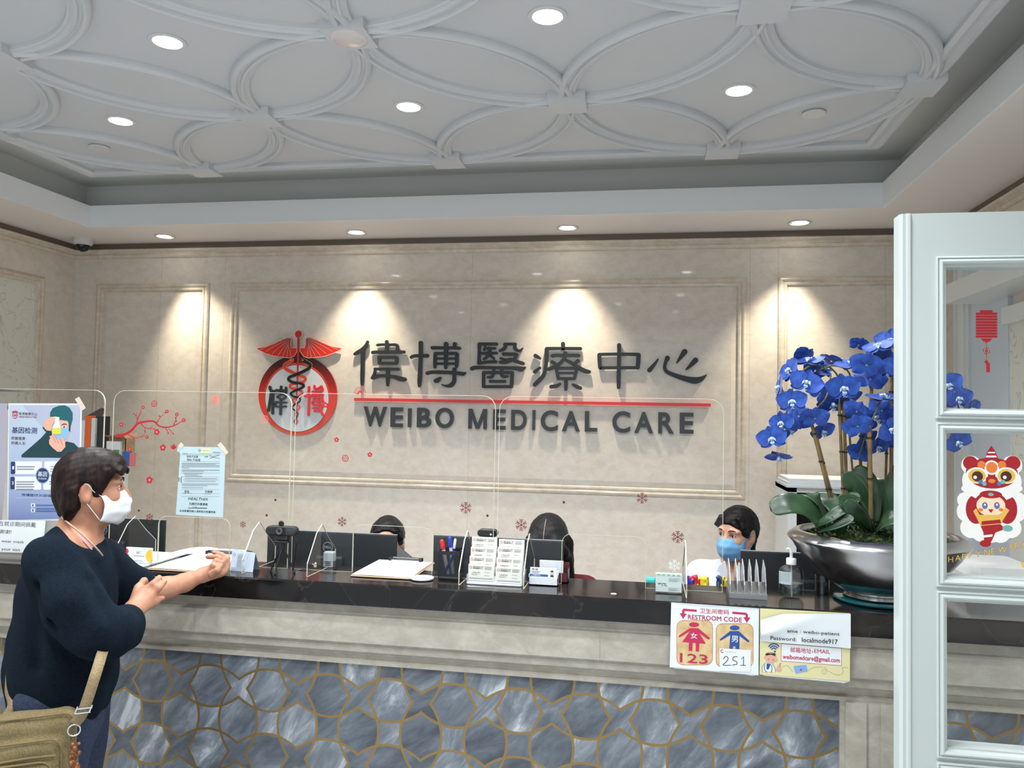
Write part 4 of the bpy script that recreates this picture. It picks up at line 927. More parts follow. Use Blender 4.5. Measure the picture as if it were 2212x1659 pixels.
def flower(x, y, dy, facing, size=1.0, roll=0.0, k=0):
    c_ = A(x, y, dy); fv = Vector(facing).normalized()
    # local z looks along facing, local y as upright as it can be
    up = Vector((0,0,1)) - fv*fv.z
    up = up.normalized() if up.length > .05 else Vector((0,-1,0)); xv = up.cross(fv)
    R3 = Matrix((xv, up, fv)).transposed() @ Matrix.Rotation(roll, 3, 'Z')
    fo = bpy.data.objects.new('flower', FM[k % 4][0]); C.objects.link(fo); fo.parent = orc; fo.location = c_ - orc.location; fo.rotation_mode = 'QUATERNION'; fo.rotation_quaternion = R3.to_quaternion(); fo.scale = (size,)*3
    lo = bpy.data.objects.new('lip', FM[k % 4][1]); C.objects.link(lo); lo.parent = fo
FL = [(1711,868,-.11,(-.2,-1,.0),1.02,.1), (1740,828,-.12,(.05,-1,.15),1.12,-.3), (1820,840,-.11,(.1,-1,-.05),1.18,.1), (1708,800,-.05,(-.9,-.5,.1),1.0,.5), (1747,782,-.03,(-.2,-.45,1),1.05,0), (1690,914,-.08,(-.6,-.8,-.1),.95,.2),
      (1668,948,-.12,(-.25,-1,-.1),1.02,.2), (1706,930,-.06,(.5,-.6,-.5),.8,.8), (1684,985,-.10,(-.2,-.5,-1),.95,.3), (1836,790,-.02,(.1,-.5,1),1.1,.3), (1782,800,.0,(.2,-.6,.7),.9,1.0), (1872,790,-.06,(.1,.9,.3),1.12,.2),
      (1898,752,-.03,(-.4,-.5,.9),1.05,.4), (1925,738,.0,(-.2,-.9,.3),1.1,0), (1851,890,-.05,(-.1,.9,-.1),.95,.4), (1853,922,-.07,(.0,.9,.2),1.0,-.3), (1905,862,-.07,(.1,-.35,1),1.1,.2), (1905,888,.0,(.1,.8,.1),1.0,.6),
      (1857,980,.02,(-.3,.8,-.2),.92,.2), (1922,930,-.06,(.3,-.9,.1),1.0,.7), (1761,905,-.08,(.2,.8,.3),.95,.0), (1776,932,-.02,(.3,-.7,-.3),.9,.4), (1686,838,-.03,(-1,-.05,.1),.98,.2), (1798,872,.02,(.1,-.7,-.5),1.1,.2),
      (1772,850,.0,(-.2,.9,.2),1.0,.7), (1895,965,.02,(.2,-.8,-.3),.85,.2), (1908,782,.0,(.4,-.8,.1),1.15,.9), (1725,900,-.02,(.1,.9,-.1),1.0,.9), (1832,862,.04,(.4,-.5,-.5),1.0,.5), (1762,800,.02,(-.1,.8,.6),1.0,.5),
      (1855,745,.04,(.0,.8,.6),.7,.3), (1795,780,.03,(.5,.3,.8),.9,.2), (1735,770,-.0,(-.3,.5,.7),.95,.4), (1880,820,.04,(.2,.9,-.2),1.1,.2), (1890,905,.03,(.1,-.9,.2),1.05,.5), (1870,950,.04,(.4,-.7,-.4),.9,.8), (1838,905,.06,(-.4,-.6,-.4),.8,.8),
      (1940,790,-.04,(.1,-1,.1),1.1,.4), (1975,800,-.03,(.2,-1,.1),1.1,.1), (1960,880,-.04,(.1,-1,-.1),1.1,.8), (2010,810,-.05,(.1,-1,.2),1.1,.3), (2045,835,-.06,(.0,-1,.1),1.1,.5), (2068,862,-.07,(.1,-1,.0),1.0,.1), (2095,885,-.06,(.6,-.8,-.1),.9,.3), (2085,925,-.06,(.2,-1,-.2),.95,.4), (2070,955,-.06,(-.2,-.9,-.4),.9,.7), (1945,950,-.02,(.1,-1,.1),1.0,.1)]
for i, (x, y, dy, fv, s_, r_) in enumerate(FL): flower(x, y, dy, fv, s_, r_, i)
# ================================================================== things on the counter
Z = ZT1 + .0006
def clipboard(name, label, x0, x1, y0, y1, rot=0.0, form=1):
    cx, cy = (x0+x1)/2, (y0+y1)/2; t = thing(name, label, 'clipboard', (cx, cy, Z), 'clipboards on the counter')
    MB().rbox(x0, x1, y0, y1, Z, Z+.0045, .010).build('board', mat('brown_hardboard', S(150, 120, 92), .6), t)
    mb = MB(); rows = []
    for j in range(9):
        v = y0+.006+(y1-y0-.022)*j/8; rows.append([(x0+.006+(x1-x0-.012)*i/6, v, Z+.007+.0007*math.sin(i*.8+j*.5)*(1-j/8)) for i in range(7)])
    mb.grid(rows); k = Plane((0, 0, Z+.0096), v=(0,1,0), n=(0,0,1))
    o = mb.build('sheet', M['paper'], t, smooth=60); o.modifiers.new('thick', 'SOLIDIFY').thickness = .0016
    mb = MB(); W_ = x1-x0
    if form:
        text(mb, k, 'WEIBO MEDICAL CARE', cx, y1-.040, .0055, align='c', d1=.0002, bold=.01)
        for r in range(11): rect(mb, k, x0+.02, x1-.02, y1-.06-r*.017, y1-.0597-r*.017, 0, .0002)
        for q in (x0+.02, cx, x1-.02): rect(mb, k, q, q+.0003, y1-.06-.17, y1-.06, 0, .0002)
        for r in range(10): text(mb, k, ['Name', 'Address', 'City', 'Phone', 'Date', 'Insurance', 'Doctor', 'Reason', 'Allergies', 'Sign'][r], x0+.023, y1-.071-r*.017, .0034, d1=.0002)
    else:
        for r in range(16): rect(mb, k, x0+.022, x1-.022-(r*37 % 5)*.012, y1-.045-r*.013, y1-.0436-r*.013, 0, .0002)
    mb.build('print', M['inkgrey'], t)
    mb = MB(); mb.rbox(cx-.055, cx+.055, y1-.026, y1-.004, Z+.006, Z+.013, .003); mb.tube([(cx-.048,y1-.014,Z+.017),(cx+.048,y1-.014,Z+.017)], .0035, 8); mb.build('clip', M['chrome'], t)
    for s_ in (-1, 1): MB().rbox(cx+s_*.056-.006, cx+s_*.056+.006, y1-.026, y1-.002, Z+.006, Z+.018, .002).build('clip_end', M['black'], t)
    return t
clipboard('clipboard', 'clipboard with white form lying under the customer\'s outstretched hand', -1.655, -1.440, 2.432, 2.745, form=0)
clipboard('clipboard', 'clipboard with printed form beside the small clear dish', -.962, -.748, 2.505, 2.80)
o = MB().box(-1.90, -1.69, 2.455, 2.735, Z, Z+.003).build('paper_sheet', M['paper']); tag(o, 'loose white papers behind the customer, left of the first clipboard', 'paper')
# pen on the first clipboard
t = thing('pen', 'slim white pen with dark tip lying over the top of the first clipboard', 'pen', (-1.50, 2.72, Z+.02))
MB().tube([(-1.555,2.727,Z+.0245),(-1.45,2.721,Z+.0245)], .0035, 8).build('barrel', M['white'], t); MB().tube([(-1.45,2.721,Z+.0245),(-1.42,2.719,Z+.0245)], [.0035,.0012], 8).build('tip', M['ink'], t)
# small clear dish
t = thing('clear_dish', 'small round clear dish between the clipboard and the pen cup', 'dish', (-.718, 2.524, Z))
MB().lathe([(0,.001), (.036,.001), (.0385,.003), (.0385,.007), (.0365,.0075), (.036,.005), (0,.005)], (-.718, 2.524, Z), 36).build('dish_body', mat('cloudy_acrylic', S(200, 204, 204), .15), t, smooth=40)
mb = MB(); k = Plane((-.718, 2.524, Z+.0052), v=(0,1,0), n=(0,0,1))
for i in range(7): stroke(mb, k, [(-.02+.006*i, -.018+.004*(i%3), .002), (-.022+.008*i, .008-.004*(i%2), .0015), (-.015+.006*i, .02, .001)], 0, .0004)
mb.build('dish_print', M['inkgrey'], t)
# black mesh pen cup
px0, px1, py0, py1, ph = -.667, -.597, 2.530, 2.600, .095
t = thing('pen_cup', 'square black mesh pen cup on the counter', 'pen cup', ((px0+px1)/2, (py0+py1)/2, Z))
def mesh_mat():
    m = bpy.data.materials.new('black_wire_mesh'); m.use_nodes = True; nt = m.node_tree; b = nt.nodes['Principled BSDF']; b.inputs['Base Color'].default_value = (*S(20,20,22),1); b.inputs['Roughness'].default_value = .4
    o = [n for n in nt.nodes if n.type == 'OUTPUT_MATERIAL'][0]; tr = N(m, 'ShaderNodeBsdfTransparent'); mx = N(m, 'ShaderNodeMixShader'); g = N(m, 'ShaderNodeNewGeometry'); sp = N(m, 'ShaderNodeSeparateXYZ'); Lk(m, g.outputs['Position'], sp.inputs[0])
    ad = N(m, 'ShaderNodeMath', operation='ADD'); Lk(m, sp.outputs['X'], ad.inputs[0]); Lk(m, sp.outputs['Y'], ad.inputs[1])
    fs = []
    for sg in (1, -1):
        a = N(m, 'ShaderNodeMath', operation='MULTIPLY_ADD'); Lk(m, sp.outputs['Z'], a.inputs[0]); a.inputs[1].default_value = sg; Lk(m, ad.outputs[0], a.inputs[2])
        b_ = N(m, 'ShaderNodeMath', operation='MULTIPLY'); b_.inputs[1].default_value = 260; Lk(m, a.outputs[0], b_.inputs[0]); f = N(m, 'ShaderNodeMath', operation='FRACT'); Lk(m, b_.outputs[0], f.inputs[0])
        l = N(m, 'ShaderNodeMath', operation='GREATER_THAN'); l.inputs[1].default_value = .42; Lk(m, f.outputs[0], l.inputs[0]); fs.append(l)
    mn = N(m, 'ShaderNodeMath', operation='MULTIPLY'); Lk(m, fs[0].outputs[0], mn.inputs[0]); Lk(m, fs[1].outputs[0], mn.inputs[1])
    Lk(m, mn.outputs[0], mx.inputs[0]); Lk(m, b.outputs[0], mx.inputs[1]); Lk(m, tr.outputs[0], mx.inputs[2]); Lk(m, mx.outputs[0], o.inputs[0]); return m
M['mesh'] = mesh_mat()
mb = MB(); e = .006
for (ax, ay), (bx, by) in (((px0,py0),(px1,py0)), ((px1,py0),(px1,py1)), ((px1,py1),(px0,py1)), ((px0,py1),(px0,py0))): mb.add([(ax,ay,Z+.012),(bx,by,Z+.012),(bx,by,Z+ph-.01),(ax,ay,Z+ph-.01)], [(0,1,2,3)])
mb.build('mesh_wall', M['mesh'], t)
MB().rbox(px0-.001, px1+.001, py0-.001, py1+.001, Z, Z+.013, .006).build('cup_base', M['black'], t)
mb = MB()
for z0 in (Z+ph-.012,):
    mb.box(px0-.002,px1+.002,py0-.002,py0,z0,z0+.012); mb.box(px0-.002,px1+.002,py1,py1+.002,z0,z0+.012); mb.box(px0-.002,px0,py0,py1,z0,z0+.012); mb.box(px1,px1+.002,py0,py1,z0,z0+.012)
mb.build('cup_rim', M['black'], t)
def pen(label, a, b, body, cap, r=.0048):
    t = thing('pen', label, 'pen', a, 'pens in the mesh cup'); a, b = Vector(a), Vector(b); d = b-a
    MB().tube([a, a+d*.72], r, 10).build('barrel', M[body], t, smooth=60); MB().tube([a+d*.72, a+d*.97, b], [r*1.15, r*1.1, r*.6], 10).build('cap', M[cap], t, smooth=60)
M['penblue'] = mat('pen_blue', S(24, 60, 170), .3); M['penred'] = mat('pen_red_clip', S(190, 30, 40), .3)
cx, cy = (px0+px1)/2, (py0+py1)/2
pen('white pen with red end in the mesh cup', (cx-.010, cy, Z+.014), (cx-.030, cy-.015, Z+.128), 'white', 'penred', .006)
pen('blue capped pen standing upright in the mesh cup', (cx+.005, cy+.01, Z+.014), (cx-.004, cy-.01, Z+.138), 'white', 'penblue', .0052)
pen('white pen with steel top in the mesh cup', (cx-.004, cy+.012, Z+.014), (cx+.012, cy+.005, Z+.130), 'penblue', 'white', .004)
pen('blue pen leaning low inside the mesh cup', (cx-.022, cy-.010, Z+.014), (cx+.020, cy-.020, Z+.092), 'penblue', 'penblue', .0045)

# eight pocket card holder --------------------------------------------------------------
cards = thing('card_holder', 'clear tiered holder with two columns of white business cards', 'card holder', (-.472, 2.525, Z))
mb = MB(); mb.rbox(-.562, -.382, 2.492, 2.560, Z, Z+.006, .004); 
for k in range(4): mb.box(-.560, -.384, 2.502+k*.015-.0008, 2.502+k*.015, Z+.005, Z+.028+k*.026)
mb.box(-.562,-.5605,2.495,2.556,Z+.005,Z+.03); mb.box(-.3835,-.382,2.495,2.556,Z+.005,Z+.03)
mb.build('clear_rack', mat('clear_rack', S(196, 200, 206), .1, trans=.0), cards)
M['card'] = mat('ivory_card', S(206, 208, 198), .6)
red_small = M['redprint']
for c_ in range(2):
    for k in range(4):
        x0 = -.558+c_*.090; y = 2.499+k*.015; zc = Z+.008+k*.027+(.004 if (k+c_) % 3 == 0 else 0)
        nm = ['front', 'second', 'third', 'top'][k]
        t = thing('business_cards', 'white business cards in the %s pocket of the %s column' % (nm, ['left', 'right'][c_]), 'business cards', (x0+.042, y, zc), 'business cards in the tiered holder')
        MB().box(x0, x0+.084, y, y+.006, zc, zc+.050).build('card_stack', M['card'], t)
        pl = Plane((x0, y-.0003, zc)); q = MB()
        disc(q, pl, .008, .041, .0042, 0, .0002, 1); disc(q, pl, .008, .041, .0026, .0002, .0003, 2)
        text(q, pl, 'WEIBO MEDICAL CARE', .0145, .0425, .0026, mi=0, bold=.03, width=.034); text(q, pl, '偉博醫療中心', .0145, .0368, .0036, mi=0, bold=.02, width=.034)
        for r in range(4): rect(q, pl, .053, .078-(r % 2)*.004, .044-r*.0028, .0450-r*.0028, 0, .0002, 3)
        text(q, pl, 'Li Zhang, M.D.', .012, .024, .0032, mi=0, bold=.02)
        for r in range(2): rect(q, pl, .010, .036-r*.006, .0200-r*.0026, .0206-r*.0026, 0, .0002, 3); rect(q, pl, .052, .070, .026-r*.010, .0268-r*.010, 0, .0002, 3)
        rect(q, pl, .004, .080, .0085, .0088, 0, .0002, 3); rect(q, pl, .004, .080, .0050, .0066, 0, .0002, 3)
        q.build('card_print', [M['ink'], red_small, M['card'], M['inkgrey']], t)
# blue and white card holder with portrait, maroon holder behind
def box_holder(name, label, x0, x1, y0, y1, h, m): 
    mb = MB(); w_ = .002
    mb.box(x0, x1, y0, y1, Z, Z+.003); mb.box(x0, x1, y0, y0+w_, Z, Z+h*.55); mb.box(x0, x1, y1-w_, y1, Z, Z+h); mb.box(x0, x0+w_, y0, y1, Z, Z+h*.75); mb.box(x1-w_, x1, y0, y1, Z, Z+h*.75)
    o = mb.build(name, m); return o
tag(box_holder('card_holder', '', -.366, -.272, 2.530, 2.560, .045, mat('clear_plastic_box', S(200, 206, 212), .12)), 'low clear card box holding the portrait business card', 'card holder')
t = thing('business_cards', 'white business card with blue band and small portrait in the low clear box', 'business cards', (-.32, 2.54, Z+.004))
MB().box(-.362, -.276, 2.5335, 2.5375, Z+.004, Z+.056).build('card_stack', M['paper'], t)
pl = Plane((-.362, 2.5333, Z+.004)); q = MB(); rect(q, pl, 0, .058, .024, .031, 0, .0002, 0); text(q, pl, '李小姐', .006, .044, .0045, mi=1, bold=.02); 
for r in range(3): rect(q, pl, .006, .034-r*.003, .0395-r*.0025, .0403-r*.0025, 0, .0002, 2)
rect(q, pl, .064, .078, .024, .048, 0, .0002, 3); disc(q, pl, .071, .038, .0045, .0002, .0004, 4); flat(q, pl, [(.065,.024),(.067,.031),(.075,.031),(.077,.024)], .0002, .0004, 5); disc(q, pl, .071, .042, .0046, .0004, .0005, 5, ry=.0028)
text(q, pl, '伟博医疗中心', .004, .0258, .0035, mi=6, d1=.0005, bold=.02)
q.build('card_print', [M['blueprint'], M['ink'], M['inkgrey'], mat('portrait_ground', S(190, 206, 214), .5), mat('portrait_skin', S(214, 168, 140), .5), mat('portrait_dark', S(90, 40, 40), .5), M['paper']], t)
M['maroon_p'] = mat('maroon_plastic', S(74, 30, 38), .3)
tag(box_holder('card_holder', '', -.352, -.245, 2.586, 2.640, .058, M['maroon_p']), 'maroon plastic card box behind the portrait business card', 'card holder')
o = MB().box(-.340, -.262, 2.596, 2.604, Z+.004, Z+.068).build('business_cards', M['paper']); tag(o, 'white cards standing in the maroon plastic box', 'business cards')
o = MB().box(-.352, -.348, 2.596, 2.60, Z+.004, Z+.006)
# bc card holder near the customer
t = thing('business_cards', 'white business card with yellow, green and red circles in a clear stand', 'business cards', (-1.775, 2.515, Z))
bx0 = atY(272, 1200, 2.51).x; bx1 = atY(328, 1200, 2.51).x
MB().box(bx0, bx1, 2.51, 2.516, Z+.006, Z+.058).build('card_stack', M['paper'], t)
pl = Plane((bx0, 2.5097, Z+.006)); bw = bx1-bx0; q = MB()
flat(q, pl, [(bw, .052*(0))]+[(bw, .001)]+[(bw-.0235*math.sin(PI*k/10), .025-.0235*math.cos(PI*k/10)) for k in range(11)]+[(bw,.050)], 0, .0002, 0)
flat(q, pl, [(0,.028)]+[(.010*math.sin(PI*k/8), .028+.010*(1-math.cos(PI*k/8))+.000) for k in range(9)], .0003, .0004, 1); flat(q, pl, [(0,.004)]+[(.014*math.sin(PI*k/8), .004+.014*(1-math.cos(PI*k/8))) for k in range(9)], 0, .0002, 2)
text(q, pl, 'BC', bw*.42, .031, .009, mi=3); rect(q, pl, bw*.30, bw*.72, .0225, .0245, 0, .0002, 3); rect(q, pl, bw*.2, bw*.66, .007, .008, 0, .0002, 3); rect(q, pl, bw*.26, bw*.60, .004, .005, 0, .0002, 3)
q.build('card_print', [mat('yellow_print', S(232, 184, 50), .5), M['redprint'], mat('green_print', S(60, 160, 128), .5), M['inkgrey']], t)
o = box_holder('card_holder', '', bx0-.004, bx1+.010, 2.505, 2.540, .030, M['acrylic']); tag(o, 'clear stand under the yellow and green circle card', 'card holder')
# folded paper tag
t = thing('paper_notice', 'small folded white notice card standing by the customer\'s fingertips', 'notice', (-1.36, 2.52, Z))
a0, a1 = atY(497, 1200, 2.50).x, atY(551, 1200, 2.50).x
mb = MB(); mb.add([(a0,2.50,Z),(a1,2.488,Z),(a1,2.502,Z+.062),(a0,2.515,Z+.070),(a0,2.55,Z),(a1,2.54,Z)], [(0,1,2,3),(3,2,5,4)]); mb.build('folded_card', mat('pale_blue_card', S(172, 184, 198), .6), t)
pl = Plane((a0, 2.4990, Z), u=(a1-a0, -.012, 0), v=(0, .2, 1)); pl.u /= (a1-a0); q = MB()
for r in range(9): rect(q, pl, .024, .055-(r*7 % 4)*.003, .054-r*.005, .0552-r*.005, 0, .0003)
for a in range(5): stroke(q, pl, [(.011+.005*math.cos(a*1.257), .053+.005*math.sin(a*1.257), .001), (.011+.005*math.cos(a*1.257+1.0), .053+.005*math.sin(a*1.257+1.0), .001)], 0, .0003)
for r in range(2): rect(q, pl, .005, .060, .0090-r*.005, .0098-r*.005, 0, .0003)
q.build('card_print', M['inkgrey'], t)
# snowflake tag / white round label on the slab
o = MB().lathe([(0,.0008), (.008,.0008), (.009,0)], (-.092, 2.471, Z), 20).build('round_label', M['paper']); tag(o, 'tiny round white label stuck on the open stretch of counter', 'label')

# web cameras ---------------------------------------------------------------------------
wc = thing('web_camera', 'black wide web camera on a small flexible tripod, lens facing the room', 'web camera', (-1.205, 2.515, Z))
cw = atY(610, 1146, 2.50)
mb = MB(); L2 = .052
def pill(mb, c_, hl, r, d, n=10, mi=None):
    pts = [(c_.x+hl*.86+r*math.cos(a), r*math.sin(a)) for a in [PI/2-PI*k/n for k in range(n+1)]] + [(c_.x-hl*.86+r*math.cos(a), r*math.sin(a)) for a in [-PI/2-PI*k/n for k in range(n+1)]]
    m = len(pts); rings = []
    for y, s_ in ((-d, .82), (-d*.8, 1), (d*.8, 1), (d, .82)): rings += [(c_.x+(x-c_.x)*(1-(1-s_)*.25), c_.y+y, c_.z+z*s_) for x, z in pts]
    mb.add(rings, [(k*m+i, k*m+(i+1)%m, (k+1)*m+(i+1)%m, (k+1)*m+i) for k in range(3) for i in range(m)] + [tuple(range(m))[::-1], tuple(range(3*m, 4*m))], mi)
pill(mb, cw, .046, .0155, .013); mb.build('camera_body', M['blackmat'], wc, smooth=40)
lb = MB(); rrect(lb, Plane((cw.x, cw.y-.0134, cw.z)), -.020, .016, -.0125, .0125, .004, 0, .001); lb.lathe([(.0115,-.016), (.0115,-.018), (.009,-.0185), (.0085,-.016)], (cw.x-.004, cw.y, cw.z), 24, axis='y') if False else None
lb.build('camera_face', M['black'], wc)
def ring_y(mb, c_, prof, n=28, mi=None):
    vs = [(c_[0]+r*math.cos(2*PI*i/n), c_[1]+y, c_[2]+r*math.sin(2*PI*i/n)) for r, y in prof for i in range(n)]
    mb.add(vs, [(k*n+i, (k+1)*n+i, (k+1)*n+(i+1)%n, k*n+(i+1)%n) for k in range(len(prof)-1) for i in range(n)], mi)
q = MB(); lc = (cw.x-.004, cw.y-.0145, cw.z); ring_y(q, lc, [(.0115,0), (.0115,-.004), (.0095,-.0045), (.0085,-.002), (.0001,-.001)]); q.mi = 1; ring_y(q, lc, [(.0048,-.0012), (.003,-.003), (.0001,-.0036)]); q.build('lens', [mat('grey_lens_ring', S(78, 80, 82), .3), mat('lens_glass', S(10, 12, 22), .05)], wc, smooth=40)
pc = atY(608, 1131, 2.495); q = MB(); ring_y(q, (pc.x, pc.y-.002, pc.z), [(.0001,-.003), (.0085,-.003), (.0095,-.001), (.0095,.002), (.0001,.003)]); q.box(pc.x-.0035, pc.x+.0035, pc.y-.004, pc.y+.001, pc.z-.017, pc.z); q.build('privacy_cover', M['black'], wc, smooth=40)
q = MB(); q.rbox(cw.x-.022, cw.x+.022, cw.y-.010, cw.y+.014, cw.z-.031, cw.z-.0155, .003); q.rbox(cw.x-.026, cw.x+.026, cw.y-.012, cw.y+.018, cw.z-.040, cw.z-.034, .003); q.box(cw.x-.016, cw.x+.020, cw.y+.005, cw.y+.012, cw.z-.036, cw.z-.030); q.build('camera_clamp', M['blackmat'], wc)
hb_ = Vector((cw.x+.001, cw.y+.002, cw.z-.040)); MB().tube([hb_, hb_-Vector((0,0,.008)), hb_-Vector((0,0,.020))], [.009,.008,.007], 12).build('tripod_head', M['black'], wc, smooth=40)
for fx, fy in ((585, 1232), (594, 1239), (636, 1236)):
    f = atZ(fx, fy, Z+.003); s0 = hb_-Vector((0,0,.016)); mid = s0.lerp(f, .5)+Vector((0,0,.006)); lg = MB(); lg.tube([s0, s0.lerp(mid,.5)+Vector((0,0,.002)), mid, mid.lerp(f,.6), f], [.0034,.0032,.0034,.003,.003], 8)
    o = lg.build('leg', M['black'], wc, smooth=60); MB().ball(f+Vector((0,0,.001)), .0045, 12, 8).build('rubber_foot', M['blackmat'], o, smooth=60)
q = MB(); q.tube(catmull([(cw.x+.034,cw.y+.005,cw.z-.012), (cw.x+.046,cw.y+.01,cw.z-.040), (cw.x+.036,cw.y+.03,cw.z-.072), (cw.x+.022,cw.y+.05,Z+.004), (cw.x+.05,cw.y+.07,Z+.003), (cw.x+.11,cw.y+.075,Z+.003)], 8), .0014, 6); q.build('cable', M['black'], wc, smooth=60)
# charger block and figurine
ch = thing('power_adapter', 'small grey charger block with coiled black lead behind the clear screen', 'power adapter', (-1.09, 2.655, Z))
MB().rbox(-1.108, -1.072, 2.63, 2.66, Z, Z+.052, .004).build('adapter_body', mat('grey_adapter', S(150, 156, 160), .4), ch)
MB().tube([(-1.09+(.028+.003*math.sin(a*.9))*math.cos(a), 2.645+.016*math.sin(a), Z+.004+a*.0009) for a in [k*.4 for k in range(50)]], .0014, 6).build('cable', M['black'], ch)
f_ = thing('figurine', 'tiny cream figurine beside the charger lead', 'figurine', (-1.128, 2.61, Z)); q = MB(); q.ball((-1.128,2.61,Z+.006), .006, 10, 8, sc=(1,.8,1)); q.ball((-1.127,2.609,Z+.015), .0045, 10, 8); q.tube([(-1.130,2.606,Z+.011),(-1.136,2.603,Z+.015)], .0018, 6); q.build('figurine_body', mat('cream_resin', S(206, 192, 160), .5), f_, smooth=60)

# monitors on the staff desk ----------------------------------------------------------------
def monitor(label, x0, x1, zt_, y=2.93, h=.30, logo=None, tilt=0.0):
    t = thing('computer_monitor', label, 'monitor', ((x0+x1)/2, y, .80), 'monitors behind the counter')
    mb = MB(); mb.rbox(x0, x1, y, y+.012, zt_-h, zt_, .004); cx = (x0+x1)/2
    mb.build('monitor_shell', M['screenback'], t)
    MB().box(x0+.006, x1-.006, y+.0121, y+.013, zt_-h+.012, zt_-.006).build('screen', mat('monitor_screen', S(60, 80, 100), .3), t)
    mb = MB(); mb.box(x0, x1, y-.0005, y+.013, zt_, zt_+.0016); mb.build('bezel_edge', M['inkgrey'], t)
    mb = MB(); mb.rbox(cx-.055, cx+.055, y-.022, y, zt_-h*.78, zt_-h*.30, .008); mb.build('back_housing', M['screenback'], t)
    mb = MB(); mb.rbox(cx-.030, cx+.030, y-.045, y-.022, .81, zt_-h*.4, .006); mb.build('stand_neck', M['blackmat'], t); MB().rbox(cx-.11, cx+.11, y-.10, y+.07, .80, .812, .01).build('stand_base', M['blackmat'], t)
    if logo:
        pl = Plane((logo[0], y-.0225 if abs(logo[0]-cx) < .05 else y-.0005, logo[1])); q = MB(); R0 = .019
        stroke(q, pl, [(R0*math.cos(a), R0*math.sin(a), .0022) for a in [k*PI/12 for k in range(24)]], 0, .0005, closed=True)
        text(q, pl, 'DELL', 0, -.0045, .0095, align='c', d1=.0006, bold=.02, width=.030); q.build('maker_logo', mat('silver_logo', S(190, 194, 196), .25, metal=.6), t)
    return t
def mx(px_, y=2.93): return atY(px_, 1170, y).x
def mz(px_, py_, y=2.93): return atY(px_, py_, y).z
l2 = atY(713, 1180, 2.93); l3 = atY(1072, 1192, 2.93)
l1 = atY(213, 1148, 2.93)
monitor('dark monitor back nearest the customer, behind the branch sticker screen', mx(142), mx(355), mz(354, 1124), logo=(atY(222,1145,2.93).x, atY(222,1145,2.93).z))
monitor('dark monitor back with a silver maker ring behind the tripod web camera', mx(577), mx(857), mz(720, 1150), logo=(l2.x, l2.z))
monitor('dark monitor back behind the tiered business cards', mx(936), mx(1217), mz(1080, 1163), logo=(l3.x, l3.z))
monitor('dark monitor beside the receptionist in the white coat', mx(1600), mx(1880), mz(1700, 1194), y=2.93)
c2 = atY(1055, 1150, 2.925)
w2_ = thing('web_camera', 'small black web camera clipped on top of a monitor', 'web camera', (c2.x, 2.925, mz(1055,1164)))
q = MB(); pill(q, Vector((c2.x, 2.915, c2.z)), .028, .014, .014); q.build('camera_body', M['black'], w2_, smooth=40)
q = MB(); ring_y(q, (c2.x+.014, 2.900, c2.z-.004), [(.004,0),(.0035,-.001),(.0001,-.001)], 16); q.build('camera_light', mat('pale_ring', S(190, 205, 210), .2), w2_)
q = MB(); q.rbox(c2.x-.021, c2.x+.018, 2.902, 2.928, c2.z-.062, c2.z-.017, .003); q.box(c2.x-.021, c2.x+.018, 2.899, 2.903, c2.z-.024, c2.z-.020); q.build('camera_clamp', M['blackmat'], w2_)

# right end: card stand, rack, sanitizer ------------------------------------------------------
gx0, gx1 = atY(1415,1260,2.515).x, atY(1474,1260,2.515).x
t = thing('business_cards', 'stack of pale cards with a green top band in a clear stand', 'business cards', ((gx0+gx1)/2, 2.52, Z))
MB().box(gx0+.002, gx1-.002, 2.519, 2.535, Z+.004, Z+.060).build('card_stack', mat('pale_card', S(186, 200, 198), .6), t)
pl = Plane((gx0+.002, 2.5188, Z+.004)); q = MB(); gw = gx1-gx0-.004
rect(q, pl, 0, gw, .050, .056, 0, .0002, 1)
for k in range(5): flat(q, pl, [(gw*(.05+.19*k), .050), (gw*(.08+.19*k), .0545), (gw*(.14+.19*k), .0555), (gw*(.19+.19*k), .050)], .0002, .0004, 2)
stroke(q, pl, [(gw*.08,.027,.001),(gw*.12,.023,.0018),(gw*.16,.026,.001)], 0, .0003, 0); text(q, pl, 'NewMed', gw*.12, .0235, .0042, mi=0, bold=.02, shear=.3); text(q, pl, '新一医康', gw*.22, .0180, .003, mi=0)
for r in range(4): rect(q, pl, gw*.5, gw*(.95-(r%2)*.1), .042-r*.003, .0428-r*.003, 0, .0002, 3); rect(q, pl, gw*.5, gw*(.9-(r%2)*.1), .012-r*.0026, .0126-r*.0026, 0, .0002, 3)
q.build('card_print', [M['ink'], mat('pale_green_band', S(176, 212, 188), .5), mat('mint_skyline', S(120, 176, 146), .5), M['inkgrey']], t)
o = box_holder('card_holder', '', gx0-.001, gx1+.001, 2.510, 2.545, .040, M['acrylic']); tag(o, 'clear stand holding the green banded cards', 'card holder')
rk = thing('letter_rack', 'clear and steel rack with six slanted upright dividers', 'rack', (.315, 2.515, Z))
rx0, rx1 = atY(1575,1285,2.505).x, atY(1657,1285,2.505).x
M['rack'] = mat('brushed_rack', S(150, 152, 154), .25, metal=.7)
q = MB(); q.box(rx0, rx1, 2.500, 2.510, Z, Z+.016); q.add([(rx0,2.510,Z+.016),(rx1,2.510,Z+.016),(rx1,2.60,Z+.034),(rx0,2.60,Z+.034),(rx0,2.510,Z),(rx1,2.510,Z),(rx1,2.60,Z),(rx0,2.60,Z)], [(0,1,2,3),(7,6,5,4),(0,3,7,4),(2,1,5,6),(3,2,6,7)]); q.build('rack_base', M['rack'], rk)
